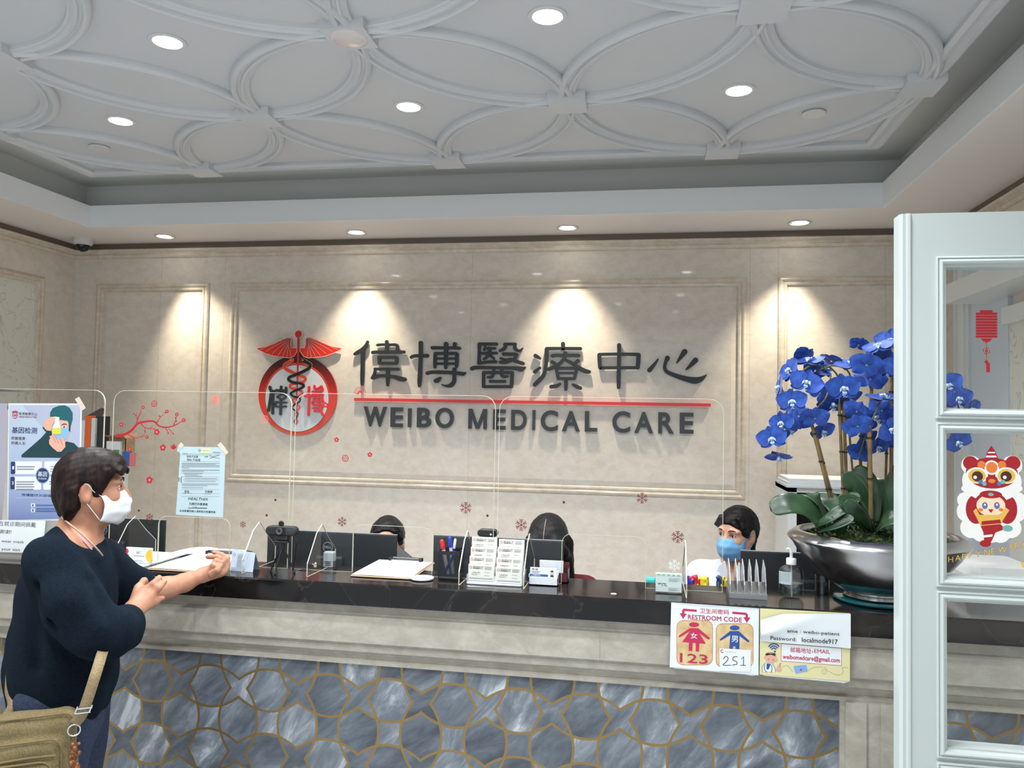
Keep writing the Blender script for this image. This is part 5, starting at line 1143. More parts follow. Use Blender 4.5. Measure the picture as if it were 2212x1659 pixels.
for k in range(6):
    x = rx0+.004+(rx1-rx0-.006)*k/5; q = MB(); P_ = [(2.508,Z+.014),(2.512,Z+.040),(2.535,Z+.088),(2.575,Z+.108),(2.598,Z+.070),(2.600,Z+.030)]
    q.add([(x-.001,y,z) for y,z in P_]+[(x+.001,y,z) for y,z in P_], [tuple(range(6)), tuple(range(6,12))[::-1]]+[(i,(i+1)%6,6+(i+1)%6,6+i) for i in range(6)]); q.build('divider', M['rack'], rk)
sb = thing('sanitizer_bottle', 'clear hand sanitizer bottle with white pump, half full', 'bottle', (.445, 2.55, Z))
bc_ = (.445, 2.55, Z); sxx, syy = 1.0, .62
M['bottle'] = acrylic('bottle_plastic', (.90, .92, .92), .26, .05); M['gel'] = acrylic('clear_gel', (.84, .88, .89), .2, .03)
MB().lathe([(0,.001), (.026,.001), (.034,.006), (.0365,.014), (.0365,.078), (.034,.088), (.026,.096), (.014,.101), (.013,.106)], bc_, 40, sx=sxx, sy=syy, cap=False).build('bottle_body', M['bottle'], sb, smooth=60)
MB().lathe([(0,.003), (.025,.003), (.032,.007), (.0350,.014), (.0350,.046), (0,.046)], bc_, 36, sx=sxx, sy=syy, cap=False).build('gel', M['gel'], sb, smooth=50)
q = MB(); q.lathe([(.0135,.102), (.0150,.103), (.0150,.119), (.0135,.121), (.005,.122), (.0045,.134), (.0055,.135), (.0055,.141), (.0,.142)], bc_, 24); q.tube([(bc_[0], bc_[1], bc_[2]+.137), (bc_[0]-.004, bc_[1], bc_[2]+.148), (bc_[0]-.010, bc_[1], bc_[2]+.150), (bc_[0]-.014, bc_[1], bc_[2]+.147)], [.005,.0045,.004,.003], 10); q.build('pump', M['white'], sb, smooth=50)
MB().tube([(bc_[0],bc_[1],Z+.10),(bc_[0]+.002,bc_[1],Z+.006)], .0018, 6).build('dip_tube', mat('clear_tube', S(170,176,178), .2), sb)
q = MB(); n = 8; rows = [[(bc_[0]+.0370*math.cos(a), bc_[1]+.0370*.62*math.sin(a), Z+z) for a in [PI*1.05+1.35*k/n for k in range(n+1)]] for z in (.044, .082)]; q.grid(rows); 
o = q.build('bottle_label', mat('bottle_label', S(160, 174, 176), .5), sb, smooth=60)
q = MB()
for r in range(6): q.grid([[(bc_[0]+.0373*math.cos(a), bc_[1]+.0373*.62*math.sin(a), Z+z) for a in [PI*1.09+1.05*k/n for k in range(n+1)]] for z in (.0755-r*.0044, .0765-r*.0044)])
q.build('label_print', M['inkgrey'], o)
o = MB().lathe([(.022,.001), (.022,.058), (.0212,.058), (.0212,.002), (0,.002)], (.553, 2.635, Z), 30, cap=False).build('clear_tube_stand', acrylic('smoky_tube', (.72,.74,.76), .2), smooth=50); tag(o, 'short clear tube behind the sanitizer, beneath the steel bowl', 'tube')
# bright plastic pouch beyond the counter
pch = thing('plastic_pouch', 'crumpled blue, red and yellow plastic pouch behind the counter ledge', 'pouch', (.18, 2.78, 1.03))
for nm, (xa, xb), c_ in (('blue_panel',(1474,1500),'penblue'), ('red_panel',(1492,1512),'penred'), ('yellow_panel',(1508,1530),None), ('purple_panel',(1548,1562),'navy'), ('yellow_flap',(1556,1575),None)):
    a, b = atY(xa,1255,2.76), atY(xb,1255,2.76); q = MB(); rnd = random.Random(xa); rows = []
    for j in range(6): rows.append([(a.x+(b.x-a.x)*i/7, 2.76+rnd.uniform(-.008,.008), 1.050+(.062+rnd.uniform(-.005,.005))*j/5*(1-.3*abs(i/7-.4))) for i in range(8)])
    q.grid(rows); o = q.build(nm, M[c_] if c_ else mat('yellow_pouch', S(226, 196, 40), .3), pch, smooth=70); o.modifiers.new('thick','SOLIDIFY').thickness = .012
q = MB(); q.box(atY(1462,1255,2.76).x, atY(1580,1255,2.76).x, 2.75, 2.80, .8006, 1.052); o = q.build('desk_file_box', M['white']); tag(o, 'white file box on the staff desk under the bright plastic pouch', 'box')
o = MB().rbox(atY(1395,1255,2.75).x, atY(1416,1255,2.75).x, 2.745, 2.775, .80, 1.098, .006).build('tape_dispenser', mat('turquoise_plastic', S(60, 190, 180), .4)); tag(o, 'turquoise plastic holder just behind the green banded cards', 'holder')
# folded white chair back behind first clipboard
chs = thing('office_chair', 'white backed office chair showing above the counter behind the first clipboard', 'chair', (-1.72, 3.25, 0))
a, b = atY(345,1200,3.2), atY(520,1200,3.2)
q = MB(); rows = []
for j in range(9):
    z = .55+(1.032-.55)*j/8; rows.append([(a.x+(b.x-a.x)*i/10, 3.20+.04*math.sin(PI*i/10), (z if j < 8 else z)-.045*((i-5)/5)**2*(j/8)) for i in range(11)])
q.grid(rows); o = q.build('backrest', M['white'], chs, smooth=70); o.modifiers.new('thick','SOLIDIFY').thickness = .02
q = MB(); q.tube(catmull([(a.x+.02,3.18,.95),(a.x+.05,3.16,.995),(b.x-.12,3.17,1.012),(b.x-.05,3.18,1.024),(b.x-.02,3.19,1.0)], 5), .009, 8); q.build('strap', M['black'], chs, smooth=60)
MB().rbox(a.x+.02, b.x-.02, 3.24, 3.62, .44, .50, .04).build('seat', M['white'], chs); MB().cyl((a.x/2+b.x/2, 3.42, .06), .03, .38, 16).build('gas_lift', M['chrome'], chs)
q = MB()
for k in range(5): q.tube([(a.x/2+b.x/2,3.42,.07),(a.x/2+b.x/2+.24*math.cos(k*1.257),3.42+.24*math.sin(k*1.257),.03)], [.018,.012], 8)
q.build('star_base', M['black'], chs)
for k in range(5): MB().ball((a.x/2+b.x/2+.24*math.cos(k*1.257),3.42+.24*math.sin(k*1.257),.025), .025, 12, 8).build('caster', M['black'], chs)
# ================================================================== notices, posters, stickers
# restroom notice: crop of 5.267 px per photo px, origin (1430, 1290)
YN = 2.4035
class NP:
    """plane through a sheet hanging on the counter front; (u, v) taken from an enlarged crop"""
    def __init__(s, k, ox, oy, Y): s.k, s.ox, s.oy, s.Y = k, ox, oy, Y; s.pl = Plane((0, Y, 0)); s.m = (atY(ox+100, oy, Y).x-atY(ox, oy, Y).x)/100/k
    def __call__(s, u, v, w_=0): q = atY(s.ox+u/s.k, s.oy+v/s.k, s.Y); return (q.x, q.z) + ((w_*s.m,) if w_ else ())
def fl(q, c, P_, lv, mi): flat(q, c.pl, [c(*p) for p in P_], lv*.00025, lv*.00025+.00012, mi)
def st(q, c, P_, lv, mi, **k): stroke(q, c.pl, [c(*p) for p in P_], lv*.00025, lv*.00025+.00012, mi, **k)
def tx(q, c, body, u0, u1, v0, v1, lv, mi, **k):
    """ink box between two corners, lying on the same slope as the sheet"""
    z_ = lambda u, v: c(u, v)[1]; um, vm = (u0+u1)/2, (v0+v1)/2
    sl = abs((z_(um+50, vm)-z_(um-50, vm))/(z_(um, vm+50)-z_(um, vm-50)))*(u1-u0); h_ = max((v1-v0)*.5, (v1-v0)-.62*sl)/2
    a, b = (c(u0, vm)[0], z_(um, vm+h_)), (c(u1, vm)[0], z_(um, vm-h_)); text(q, c.pl, body, 0, 0, d0=lv*.00025, d1=lv*.00025+.0001, mi=mi, box=(a[0], b[0], a[1], b[1]), **k)
def sheet(c, P_, name, m, parent=None):
    lf = .0009 if 'tape' in name else 0; q = MB(); a = [c(*p) for p in P_]; q.add([c.pl.p(x, z, lf) for x, z in a]+[c.pl.p(x, z, lf-(.0004 if lf else .0015)) for x, z in a], [tuple(range(len(a)))]+[(i,(i+1)%len(a),(i+1)%len(a)+len(a),i+len(a)) for i in range(len(a))]); return q.build(name, m, parent)
c = NP(5.267, 1430, 1290, YN)
wood = noise_mat('pale_wood_print', [S(178, 152, 104), S(204, 182, 136)], 30, .5); rp = mat('raspberry_print', S(176, 36, 76), .4); bp = mat('royal_print', S(36, 70, 140), .4)
t = thing('restroom_notice', 'laminated RESTROOM CODE notice with pink and blue figures on the counter front', 'notice', (c(600,450)[0], YN, c(600,800)[1]))
sheet(c, [(105,60),(1105,130),(1098,890),(88,800)], 'sleeve', M['paper'], t)
q = MB(); L_ = [rp, bp, wood, M['paper'], M['ink'], M['inkgrey']]
def arrow(P_, hx, hy): 
    for a, b in zip(P_[:-1], P_[1:]): st(q, c, [(*a, 26), (*b, 26)], 1, 0, smooth=False, caps=False)
    fl(q, c, [(hx-40,hy),(hx+42,hy+6),(hx,hy+66)], 1, 0)
arrow([(395,154),(240,142),(244,200)], 240, 182); arrow([(800,176),(962,190),(966,240)], 965, 226)
tx(q, c, '卫生间密码', 430, 762, 128, 196, 1, 0, bold=.012); tx(q, c, 'RESTROOM CODE', 296, 908, 204, 280, 1, 0, bold=.03)
for x0, x1, y0, y1 in ((165,578,262,772),(612,1040,298,800)):
    def RR(e):
        P_ = []
        for cx, cy, a0 in ((x1-80+0, y0+80, 0),(x0+80, y0+74, 1),(x0+80, y1-80, 2),(x1-80, y1-74, 3)):
            for k in range(6):
                a = [-PI/2, -PI, -1.5*PI, -2*PI][a0]+(PI/2)*(1-k/5) if False else None
        return P_
    r = 78
    def ring_pts(e):
        P_ = []
        for cx, cy, a0 in ((x1-r,y0+r,-PI/2),(x1-r,y1-r,0),(x0+r,y1-r,PI/2),(x0+r,y0+r,PI)):
            for k in range(6): a = a0+PI/2*k/5; P_.append((cx+(r-e)*math.cos(a), cy+(r-e)*math.sin(a)+(cx-600)*.0))
        return P_
    fl(q, c, ring_pts(0), 1, 0); fl(q, c, ring_pts(5), 2, 2)
def el(cu, cv, ru, rv, lv, mi, n=26): fl(q, c, [(cu+ru*math.cos(2*PI*k/n), cv+rv*math.sin(2*PI*k/n)) for k in range(n)], lv, mi)
el(365, 312, 58, 28, 3, 0)
fl(q, c, [(318,350),(412,352),(545,462),(540,480),(520,478),(425,408),(500,530),(228,510),(318,385),(205,455),(185,448),(192,436)], 3, 0); fl(q, c, [(305,515),(348,517),(345,612),(303,610)], 3, 0); fl(q, c, [(384,518),(426,520),(420,620),(384,616)], 3, 0)
tx(q, c, '女', 326, 402, 402, 472, 4, 3, bold=.02); tx(q, c, '123', 205, 518, 640, 756, 3, 0, bold=.028)
el(826, 348, 55, 27, 3, 1)
fl(q, c, [(776,384),(874,386),(994,495),(990,512),(970,508),(882,440),(880,590),(836,588),(836,558),(806,558),(806,590),(765,586),(776,430),(672,492),(654,486),(660,474)], 3, 1); tx(q, c, '男', 790, 864, 436, 512, 4, 3, bold=.02)
q.build('notice_print', L_, t)
q = MB(); a = [(655,580),(1010,600),(1006,850),(658,835)]; fl(q, c, a, 5, 0); 
st(q, c, [(700,700,7),(722,672,8),(752,690,8),(735,730,8),(695,770,8),(785,772,7)], 6, 1); st(q, c, [(855,676,7),(812,680,8),(808,715,8),(845,730,8),(850,760,8),(800,770,7)], 6, 1, smooth=True); st(q, c, [(905,700,7),(928,674,8),(926,770,8)], 6, 1, smooth=False); st(q, c, [(893,772,7),(950,774,7)], 6, 1)
el2 = [(686+16*math.cos(k*.4+.8), 612+16*math.sin(k*.4+.8), 8) for k in range(12)]; st(q, c, el2, 6, 2); tx(q, c, 'CIAXIN.com', 716, 842, 614, 628, 6, 3)
q.build('code_slip', [M['paper'], M['ink'], rp, M['inkgrey']], t)
sheet(c, [(85,796),(1098,888),(1020,895),(1010,892),(940,880),(150,812)], 'sleeve_hem', mat('clear_hem', S(190,194,194), .2), t)
q = MB(); st(q, c, [(90,58,20),(400,86,26),(700,108,20),(1105,132,22)], 5, 0); q.build('tape', acrylic('clear_tape', (.9,.92,.92), .25, .1), t)

t = thing('wifi_notice', 'yellow notice with wireless password slip, e-mail box and cartoon doctor', 'notice', (c(1630,550)[0], YN, c(1630,900)[1]))
yel = mat('pale_yellow_paper', S(204, 198, 152), .6); skin_p = mat('print_skin', S(206, 158, 138), .5)
sheet(c, [(1115,128),(2140,185),(2138,960),(1112,880)], 'sleeve', yel, t)
q = MB(); L2_ = [rp, bp, yel, M['paper'], M['ink'], M['inkgrey'], skin_p, mat('sky_envelope', S(118, 156, 206), .5)]
fl(q, c, [(1115,500),(2140,578),(2138,560),(1115,480)], 1, 3)
# e-mail box
fl(q, c, [(1355,526),(2045,576),(2042,780),(1352,728)], 1, 0); fl(q, c, [(1360,531),(2040,580),(2037,775),(1357,723)], 2, 3)
tx(q, c, '邮箱地址', 1462, 1698, 570, 640, 3, 0, bold=.015); tx(q, c, '&', 1704, 1722, 610, 632, 3, 0); tx(q, c, 'EMAIL', 1732, 1914, 592, 642, 3, 0, bold=.015); tx(q, c, 'weibomedcare@gmail.com', 1374, 2022, 655, 750, 3, 0, bold=.025)
for r in (75, 52, 30): st(q, c, [(1272+r*math.cos(a), 612+r*math.sin(a)*1.1, 13) for a in [PI*1.22+k*PI*.56/8 for k in range(9)]], 2, 1)
def el(cu, cv, ru, rv, lv, mi, n=26): fl(q, c, [(cu+ru*math.cos(2*PI*k/n), cv+rv*math.sin(2*PI*k/n)) for k in range(n)], lv, mi)
el(1285, 618, 11, 11, 2, 1)
fl(q, c, [(1140,850),(1145,790),(1180,745),(1250,750),(1280,800),(1290,850)], 2, 3); st(q, c, [(1140,850,4),(1145,790,4),(1180,745,4)], 3, 4); st(q, c, [(1290,850,4),(1280,800,4),(1250,750,4)], 3, 4)
el(1236, 655, 62, 26, 2, 4); el(1238, 690, 68, 56, 3, 6); el(1172, 684, 12, 16, 3, 6); el(1302, 712, 12, 16, 3, 6); fl(q, c, [(1190,640),(1280,642),(1292,672),(1240,652),(1185,664)], 4, 4)
st(q, c, [(1200,706,4),(1212,702,4),(1222,708,4)], 5, 0); st(q, c, [(1252,714,4),(1264,710,4),(1276,716,4)], 5, 0); fl(q, c, [(1190,752),(1240,756),(1212,820),(1188,818)], 3, 1)
st(q, c, [(1170,770,6),(1165,820,6),(1190,850,6)], 4, 4); st(q, c, [(1245,768,6),(1252,820,6),(1240,852,6)], 4, 4)
fl(q, c, [(1295,830),(1310,790),(1335,752),(1352,745),(1345,785),(1360,800),(1355,840),(1330,850)], 2, 6); st(q, c, [(1335,790,4),(1352,748,4)], 3, 0)
fl(q, c, [(1495,784),(1640,768),(1658,842),(1520,868)], 2, 7); el(1580, 825, 12, 10, 3, 0)
pts = [(1380,775),(1420,778),(1450,800),(1480,850)]
path = catmull([(1370,790),(1420,775),(1455,810),(1490,852)], 6) + catmull([(1660,840),(1720,800),(1800,792),(1870,815),(1850,870),(1815,850),(1850,825),(1930,860),(2000,885),(2060,850),(2050,800),(2110,800)], 6)
for i in range(0, len(path)-1, 2):
    if math.dist(path[i], path[i+1]) < 60: st(q, c, [(*path[i], 4), (*path[i+1], 4)], 2, 5, smooth=False, caps=False)
q.build('notice_print', L2_, t)
# white password slip, its upper left corner curled forward
q = MB(); rows = []
tl, tr_, bl, br = (1118,190), (2142,190), (1115,500), (2140,580)
for j in range(9):
    row = []
    for i in range(17):
        f, g = i/16, j/8; u = tl[0]+(tr_[0]-tl[0])*f; v = (182+4*f)*(1-g) + (495+83*f)*g
        lift = .0035 + .012*max(0, 1-abs((g-.55)+.9*(f-.12))*3.2)*max(0, 1-f*1.3)
        if f < .25: v += (0.25-f)*4*70*(1-g)
        x, z = c(u, v); row.append((x, YN-.0014-lift, z))
    rows.append(row)
q.grid(rows); sl = q.build('password_slip', M['paper'], t, smooth=80)
cs = NP(5.267, 1430, 1290, YN-.0100); q = MB()
tx(q, cs, 'ame : weibo-patient', 1425, 2020, 372, 440, 1, 0, bold=.025); tx(q, cs, 'Password:', 1235, 1528, 446, 498, 1, 0, bold=.025); tx(q, cs, 'localmode917', 1592, 1998, 462, 530, 1, 0, bold=.025)
q.build('slip_print', M['ink'], sl)
sheet(c, [(1112,878),(2138,958),(2060,982),(2050,975),(1180,895)], 'sleeve_hem', bpy.data.materials['clear_hem'], t)
# slope of the handwriting follows the ledge: lettering boxes are axis aligned on the sheet plane

# ---- posted form on the clear screen -------------------------------------------------
YG2 = YS_ - .0035
c = NP(4.916, 370, 840, YG2)
t = thing('posted_form', 'pale blue printed form taped to the clear screen, handwriting on it', 'notice', (c(300,900)[0], YG2, c(300,1350)[1]))
sheet(c, [(72,605),(100,612),(340,618),(575,622),(548,1365),(300,1352),(48,1335),(95,690),(85,668),(60,665)], 'form_sheet', mat('pale_blue_paper', S(168, 188, 194), .65), t)
q = MB(); L_ = [M['ink'], M['inkgrey'], mat('yellow_highlight', S(214, 216, 140), .6), M['paper']]
fl(q, c, [(318,634),(412,636),(411,678),(317,677)], 1, 2); tx(q, c, 'Healthix', 322, 402, 642, 664, 2, 1); st(q, c, [(290,652,6),(300,640,6),(312,652,6),(300,666,6),(290,652,6)], 1, 1)
tx(q, c, '姓名不这里', 165, 285, 706, 732, 1, 0, bold=.02); tx(q, c, '地址.不这里', 165, 310, 740, 768, 1, 0, bold=.02); tx(q, c, '日期', 355, 390, 712, 728, 1, 0, bold=.02)
st(q, c, [(405,708,3),(460,728,3),(515,738,3)], 1, 0); st(q, c, [(408,738,3),(460,718,3),(515,703,3)], 1, 0)
def ln(x0, x1, y, h=3, mi=1): fl(q, c, [(x0,y),(x1,y+2),(x1,y+2+h),(x0,y+h)], 1, mi)
ln(115, 175, 682, 3); ln(440, 525, 668, 4); ln(440, 525, 676, 3); ln(118, 520, 688, 2)
for y in (700, 768, 890, 932, 962, 1000, 1068, 1108, 1140): ln(110, 515, y, 1.5)
for y, x1 in ((786,515),(797,470),(810,515),(823,515),(836,190),(858,515),(871,345),(1010,500),(1023,385),(1046,340)): ln(112, x1, y, 5 if y not in (858,) else 7)
for y, x0, x1 in ((895,130,335),(908,142,285),(922,142,330),(948,145,485),(976,140,470)): ln(x0, x1, y, 5)
tx(q, c, '签名', 140, 190, 1078, 1104, 1, 0, bold=.02); tx(q, c, '日期填', 360, 438, 1080, 1104, 1, 0, bold=.02); ln(120, 215, 1106, 2, 0); ln(335, 420, 1110, 2, 0)
tx(q, c, 'HEALTHIX', 180, 395, 1152, 1186, 1, 0, shear=.25, bold=.01); tx(q, c, '为病历共享表格', 188, 388, 1206, 1240, 1, 0, shear=.1, bold=.02); ln(180, 225, 1262, 5, 0); tx(q, c, '自愿', 228, 272, 1252, 1272, 1, 0, bold=.02); ln(272, 380, 1262, 7, 0)
tx(q, c, '从未签署的病人请来前台签署表格', 88, 470, 1284, 1318, 1, 0, bold=.018)
st(q, c, [(112,935,4),(104,945,4),(106,960,4),(98,965,4),(106,972,4),(104,985,4),(112,994,4)], 1, 0); tx(q, c, '签', 76, 90, 938, 985, 1, 0)
q.build('form_print', L_, t)
for P_ in ([(72,605),(105,565),(135,600),(98,640)], [(490,598),(525,565),(608,675),(580,700)]):
    sheet(c, [P_[0], P_[1], P_[2], P_[3]], 'adhesive_tape', mat('frosted_tape', S(196, 186, 168), .4), t)

# ---- blue poster on the screen at the left --------------------------------------------
c = NP(4.88, 0, 820, YG2)
t = thing('medical_poster', 'blue medical poster showing a nurse in a green cap holding a yellow flask', 'poster', (c(470,900)[0], YG2, c(470,1500)[1]))
pm = mat('poster_blue_print', S(176, 190, 214), .4); b_ = pm.node_tree.nodes['Principled BSDF']; g = N(pm, 'ShaderNodeNewGeometry'); sp_ = N(pm, 'ShaderNodeSeparateXYZ'); Lk(pm, g.outputs['Position'], sp_.inputs[0]); mr = N(pm, 'ShaderNodeMapRange'); Lk(pm, sp_.outputs['Z'], mr.inputs[0]); mr.inputs[1].default_value = c(400,1480)[1]; mr.inputs[2].default_value = c(400,260)[1]
cr = N(pm, 'ShaderNodeValToRGB'); e0 = cr.color_ramp.elements; e0[0].position = 0; e0[0].color = (*S(116, 132, 178), 1); e0[1].position = 1; e0[1].color = (*S(172, 186, 198), 1); ee = e0.new(.35); ee.color = (*S(150, 164, 190), 1); Lk(pm, mr.outputs[0], cr.inputs['Fac']); Lk(pm, cr.outputs['Color'], b_.inputs['Base Color'])
sheet(c, [(88,250),(862,252),(850,860),(830,1480),(75,1496),(82,900)], 'poster_sheet', M['white'], t)
cap_g = mat('cap_green_print', S(22, 84, 92), .5); scrub = mat('scrubs_dark_green_print', S(20, 56, 62), .5); fl_ = mat('flask_yellow_print', S(196, 196, 70), .4)
L_ = [pm, M['navy'], cap_g, scrub, skin_p, mat('mask_blue_print', S(120, 168, 206), .5), fl_, M['ink'], M['paper'], rp, mat('lilac_print', S(160, 166, 186), .5), mat('dark_hair_print', S(36, 32, 36), .5), mat('steel_blue_print', S(70, 96, 150), .5), M['inkgrey'], mat('pale_glass_print', S(206, 212, 214), .3)]
q = MB()
def F(P_, lv, mi): fl(q, c, P_, lv, mi)
def el(cu, cv, ru, rv, lv, mi, n=30): F([(cu+ru*math.cos(2*PI*k/n), cv+rv*math.sin(2*PI*k/n)) for k in range(n)], lv, mi)
F([(98,265),(850,266),(838,860),(820,1462),(90,1478)], 1, 0); F([(240,272),(848,270),(838,720),(640,640),(520,560),(470,520),(440,490)], 2, 10)
F([(228,820),(228,795),(430,620),(520,520),(560,560),(640,600),(700,650),(780,670),(832,720),(828,826)], 3, 3)
F([(520,600),(620,560),(700,600),(700,655),(600,690)], 4, 4)
F([(600,420),(725,420),(745,500),(735,600),(690,650),(620,640),(590,560)], 4, 4); F([(725,440),(748,460),(742,555),(728,540)], 4, 11)
F([(530,395),(532,345),(560,300),(620,276),(680,270),(735,295),(768,350),(768,420),(745,500),(728,470),(715,435),(640,425),(600,430)], 5, 2)
F([(565,540),(650,510),(730,502),(728,585),(700,625),(655,648),(600,625)], 6, 5)
el(680, 497, 20, 9, 6, 8); el(680, 497, 9, 9, 7, 11); st(q, c, [(655,478,7),(680,468,8),(708,474,5)], 6, 11); el(572, 497, 14, 7, 6, 8); el(572, 497, 7, 7, 7, 11)
F([(462,490),(480,430),(520,395),(590,388),(632,400),(630,425),(580,440),(560,470),(540,540),(500,545),(470,520)], 7, 4); st(q, c, [(460,505,14),(490,540,14),(525,545,12)], 8, 3)
F([(588,395),(628,395),(626,430),(640,500),(648,520),(650,570),(552,572),(555,515),(585,440)], 8, 14); F([(556,510),(646,505),(652,560),(640,574),(560,574),(552,560)], 9, 6)
F([(522,640),(545,600),(560,560),(575,580),(580,600),(640,640),(640,598),(660,610),(690,650),(695,710),(650,760),(610,760),(560,720),(525,680)], 9, 4)
for a, b in (((560,590),(590,660)), ((590,600),(625,670)), ((640,620),(665,690))): st(q, c, [(*a, 3), (*b, 3)], 10, 9)
el(160, 376, 28, 36, 3, 9); el(160, 378, 20, 28, 4, 0); st(q, c, [(130,345,8),(148,336,12),(160,345,8),(172,336,12),(192,345,8)], 4, 9); st(q, c, [(160,325,4),(160,410,3)], 5, 9); tx(q, c, '偉博', 143, 178, 366, 390, 5, 7); tx(q, c, '偉博醫療中心', 198, 396, 345, 376, 3, 7); F([(196,383),(398,383),(398,386),(196,386)], 3, 9); tx(q, c, 'WEIBO MEDICAL CARE', 202, 388, 391, 403, 3, 7, bold=.02)
tx(q, c, '基因检测', 128, 392, 500, 568, 3, 1, bold=.03); tx(q, c, '把握健康', 120, 268, 600, 636, 3, 7); tx(q, c, '把握人生', 120, 270, 652, 686, 3, 7)
for x0, x1, y0, y1, n_ in ((113,442,862,998,'1'), (108,435,1022,1160,'3'), (470,800,862,998,'2'), (458,790,1022,1160,'4')):
    def rr_(x0, x1, y0, y1, r): return [(cx+r*math.cos(a0+k*PI/8), cy+r*math.sin(a0+k*PI/8)) for cx, cy, a0 in ((x1-r,y0+r,-PI/2),(x1-r,y1-r,0),(x0+r,y1-r,PI/2),(x0+r,y0+r,PI)) for k in range(5)]
    F(rr_(x0, x1, y0, y1, 14), 2, 8)
    if n_ in '13':
        F(rr_(x0+2, x0+50, y0+2, y1-2, 12), 3, 1); tx(q, c, n_, x0+20, x0+38, y0+50, y0+84, 4, 8, bold=.03)
        for r in range(2 if n_ == '1' else 4): F([(x0+64,y0+50+r*26),(x1-72-(r%2)*10,y0+50+r*26),(x1-72-(r%2)*10,y0+62+r*26),(x0+64,y0+62+r*26)], 3, 13)
    else:
        for r in range(3 if n_ == '2' else 2): F([(x0+62,y0+50+r*26),(x1-30,y0+50+r*26),(x1-30,y0+60+r*26),(x0+62,y0+60+r*26)], 3, 13)
el(452, 1010, 76, 88, 3, 0); el(452, 1010, 66, 77, 4, 1); tx(q, c, '基因', 402, 500, 968, 1022, 5, 8, bold=.03); tx(q, c, '检测组合', 404, 496, 1032, 1054, 5, 8)
tx(q, c, '伟博医疗为您保驾护航', 228, 680, 1202, 1242, 2, 1, bold=.02); F([(170,1246),(700,1246),(700,1248),(170,1248)], 2, 8)
for y in (1305, 1358): F([(328,y),(370,y),(370,y+40),(328,y+40)], 2, 8); F([(340,y+8),(358,y+8),(358,y+32),(340,y+32)], 3, 12)
for y, x1 in ((1318,560),(1355,600),(1380,620)): F([(380,y),(x1,y),(x1,y+13),(380,y+13)], 2, 12)
q.build('poster_print', L_, t)
sheet(c, [(792,205),(835,180),(905,300),(862,330)], 'adhesive_tape', bpy.data.materials['frosted_tape'], t)
o = sheet(c, [(-420,262),(75,250),(60,900),(18,1500),(-430,1500)], 'lilac_poster', mat('lilac_poster_paper', S(156, 152, 164), .5)); tag(o, 'lilac poster cut off by the frame, left of the blue nurse poster', 'poster')
# mask reminder sheet standing on the ledge
c = NP(4.88, 0, 820, 2.50)
t = thing('mask_notice', 'white notice asking visitors to wear mask, standing on the ledge in a clear stand', 'notice', (c(150,1700)[0], 2.5, Z))
sheet(c, [(-700,1470),(480,1490),(440,1830),(-700,1800)], 'notice_sheet', M['paper'], t)
q = MB(); tx(q, c, '在就诊期间佩戴', -10, 380, 1492, 1555, 1, 0); tx(q, c, '谢谢!', -5, 120, 1578, 1626, 1, 0); tx(q, c, 'wear mask', 15, 255, 1688, 1724, 1, 0); tx(q, c, 'your visit', 15, 215, 1772, 1818, 1, 0); q.build('notice_print', [M['ink']], t)
q = MB(); a = c(-700, 1830); b = c(440, 1845); q.box(a[0], b[0], 2.47, 2.54, Z, Z+.004); q.add([(a[0],2.503,Z),(b[0],2.503,Z),(b[0],2.503,1.32),(a[0],2.503,1.32)], [(0,1,2,3)]); q.build('clear_stand', M['acrylic'], t)

# ---- stickers on the clear screens ------------------------------------------------------
YK = YS_ - .0032
KP = Plane((0, YK, 0)); mpp = (atY(1010,1000,YK).x-atY(1000,1000,YK).x)/10
def kp(x, y, w_=0): q = atY(x, y, YK); return (q.x, q.z) + ((w_*mpp,) if w_ else ())
def blossom(mb, x, y, r, mi=0, rot=0.3):
    u, v = kp(x, y); r *= mpp
    for k in range(5): a = rot+k*2*PI/5; disc(mb, KP, u+r*.58*math.cos(a), v+r*.58*math.sin(a), r*.40, 0, .00015, mi, n=14)
    disc(mb, KP, u, v, r*.34, .00015, .0003, 1, n=12)
    for k in range(5): a = rot+k*2*PI/5; stroke(mb, KP, [(u, v, r*.08), (u+r*.55*math.cos(a), v+r*.55*math.sin(a), r*.08)], .0003, .0004, 1, smooth=False, caps=False)
def bsk(P_, w0, w1): 
    n = len(P_); return [kp(x/3.771, 820+y/3.771, (w0+(w1-w0)*i/(n-1))/3.771) for i, (x, y) in enumerate(P_)]
mb = MB(); RS = [M['sticker'], M['sticker_pale']]
for P_, w0, w1 in (([(945,458),(1020,445),(1075,410),(1120,360),(1170,345),(1250,340),(1300,380),(1370,388),(1440,365),(1485,335)], 26, 6), ([(1115,350),(1125,310),(1145,275),(1150,245)], 10, 5), ([(1118,330),(1108,295),(1092,280)], 7, 4), ([(1280,350),(1300,315),(1330,285)], 9, 4),
                   ([(1415,370),(1430,335),(1438,300)], 8, 4), ([(1150,360),(1180,390),(1230,400),(1262,398)], 9, 4), ([(1180,392),(1182,425)], 6, 4), ([(1225,398),(1245,375)], 5, 3), ([(1350,392),(1370,430)], 8, 4), ([(1375,400),(1412,438)], 6, 4), ([(1040,445),(1100,475),(1150,468),(1190,462)], 8, 4), ([(1150,468),(1180,440)], 5, 3), ([(1070,460),(1098,488)], 6, 3)):
    stroke(mb, KP, bsk(P_, w0, w1), 0, .0001, 0)
for x, y, r in ((1165,227,18),(1360,260,18),(1440,284,18),(1497,330,19),(1278,427,28),(1198,468,17)): blossom(mb, x/3.771, 820+y/3.771, r/3.771, rot=x)
for x, y in ((1092,278),(1108,290),(1300,298),(1345,270),(1430,312),(1436,338),(1258,402),(1182,426),(1370,436),(1412,440)): disc(mb, KP, *kp(x/3.771, 820+y/3.771), 7/3.771*mpp, 0, .0001, 0, n=12)
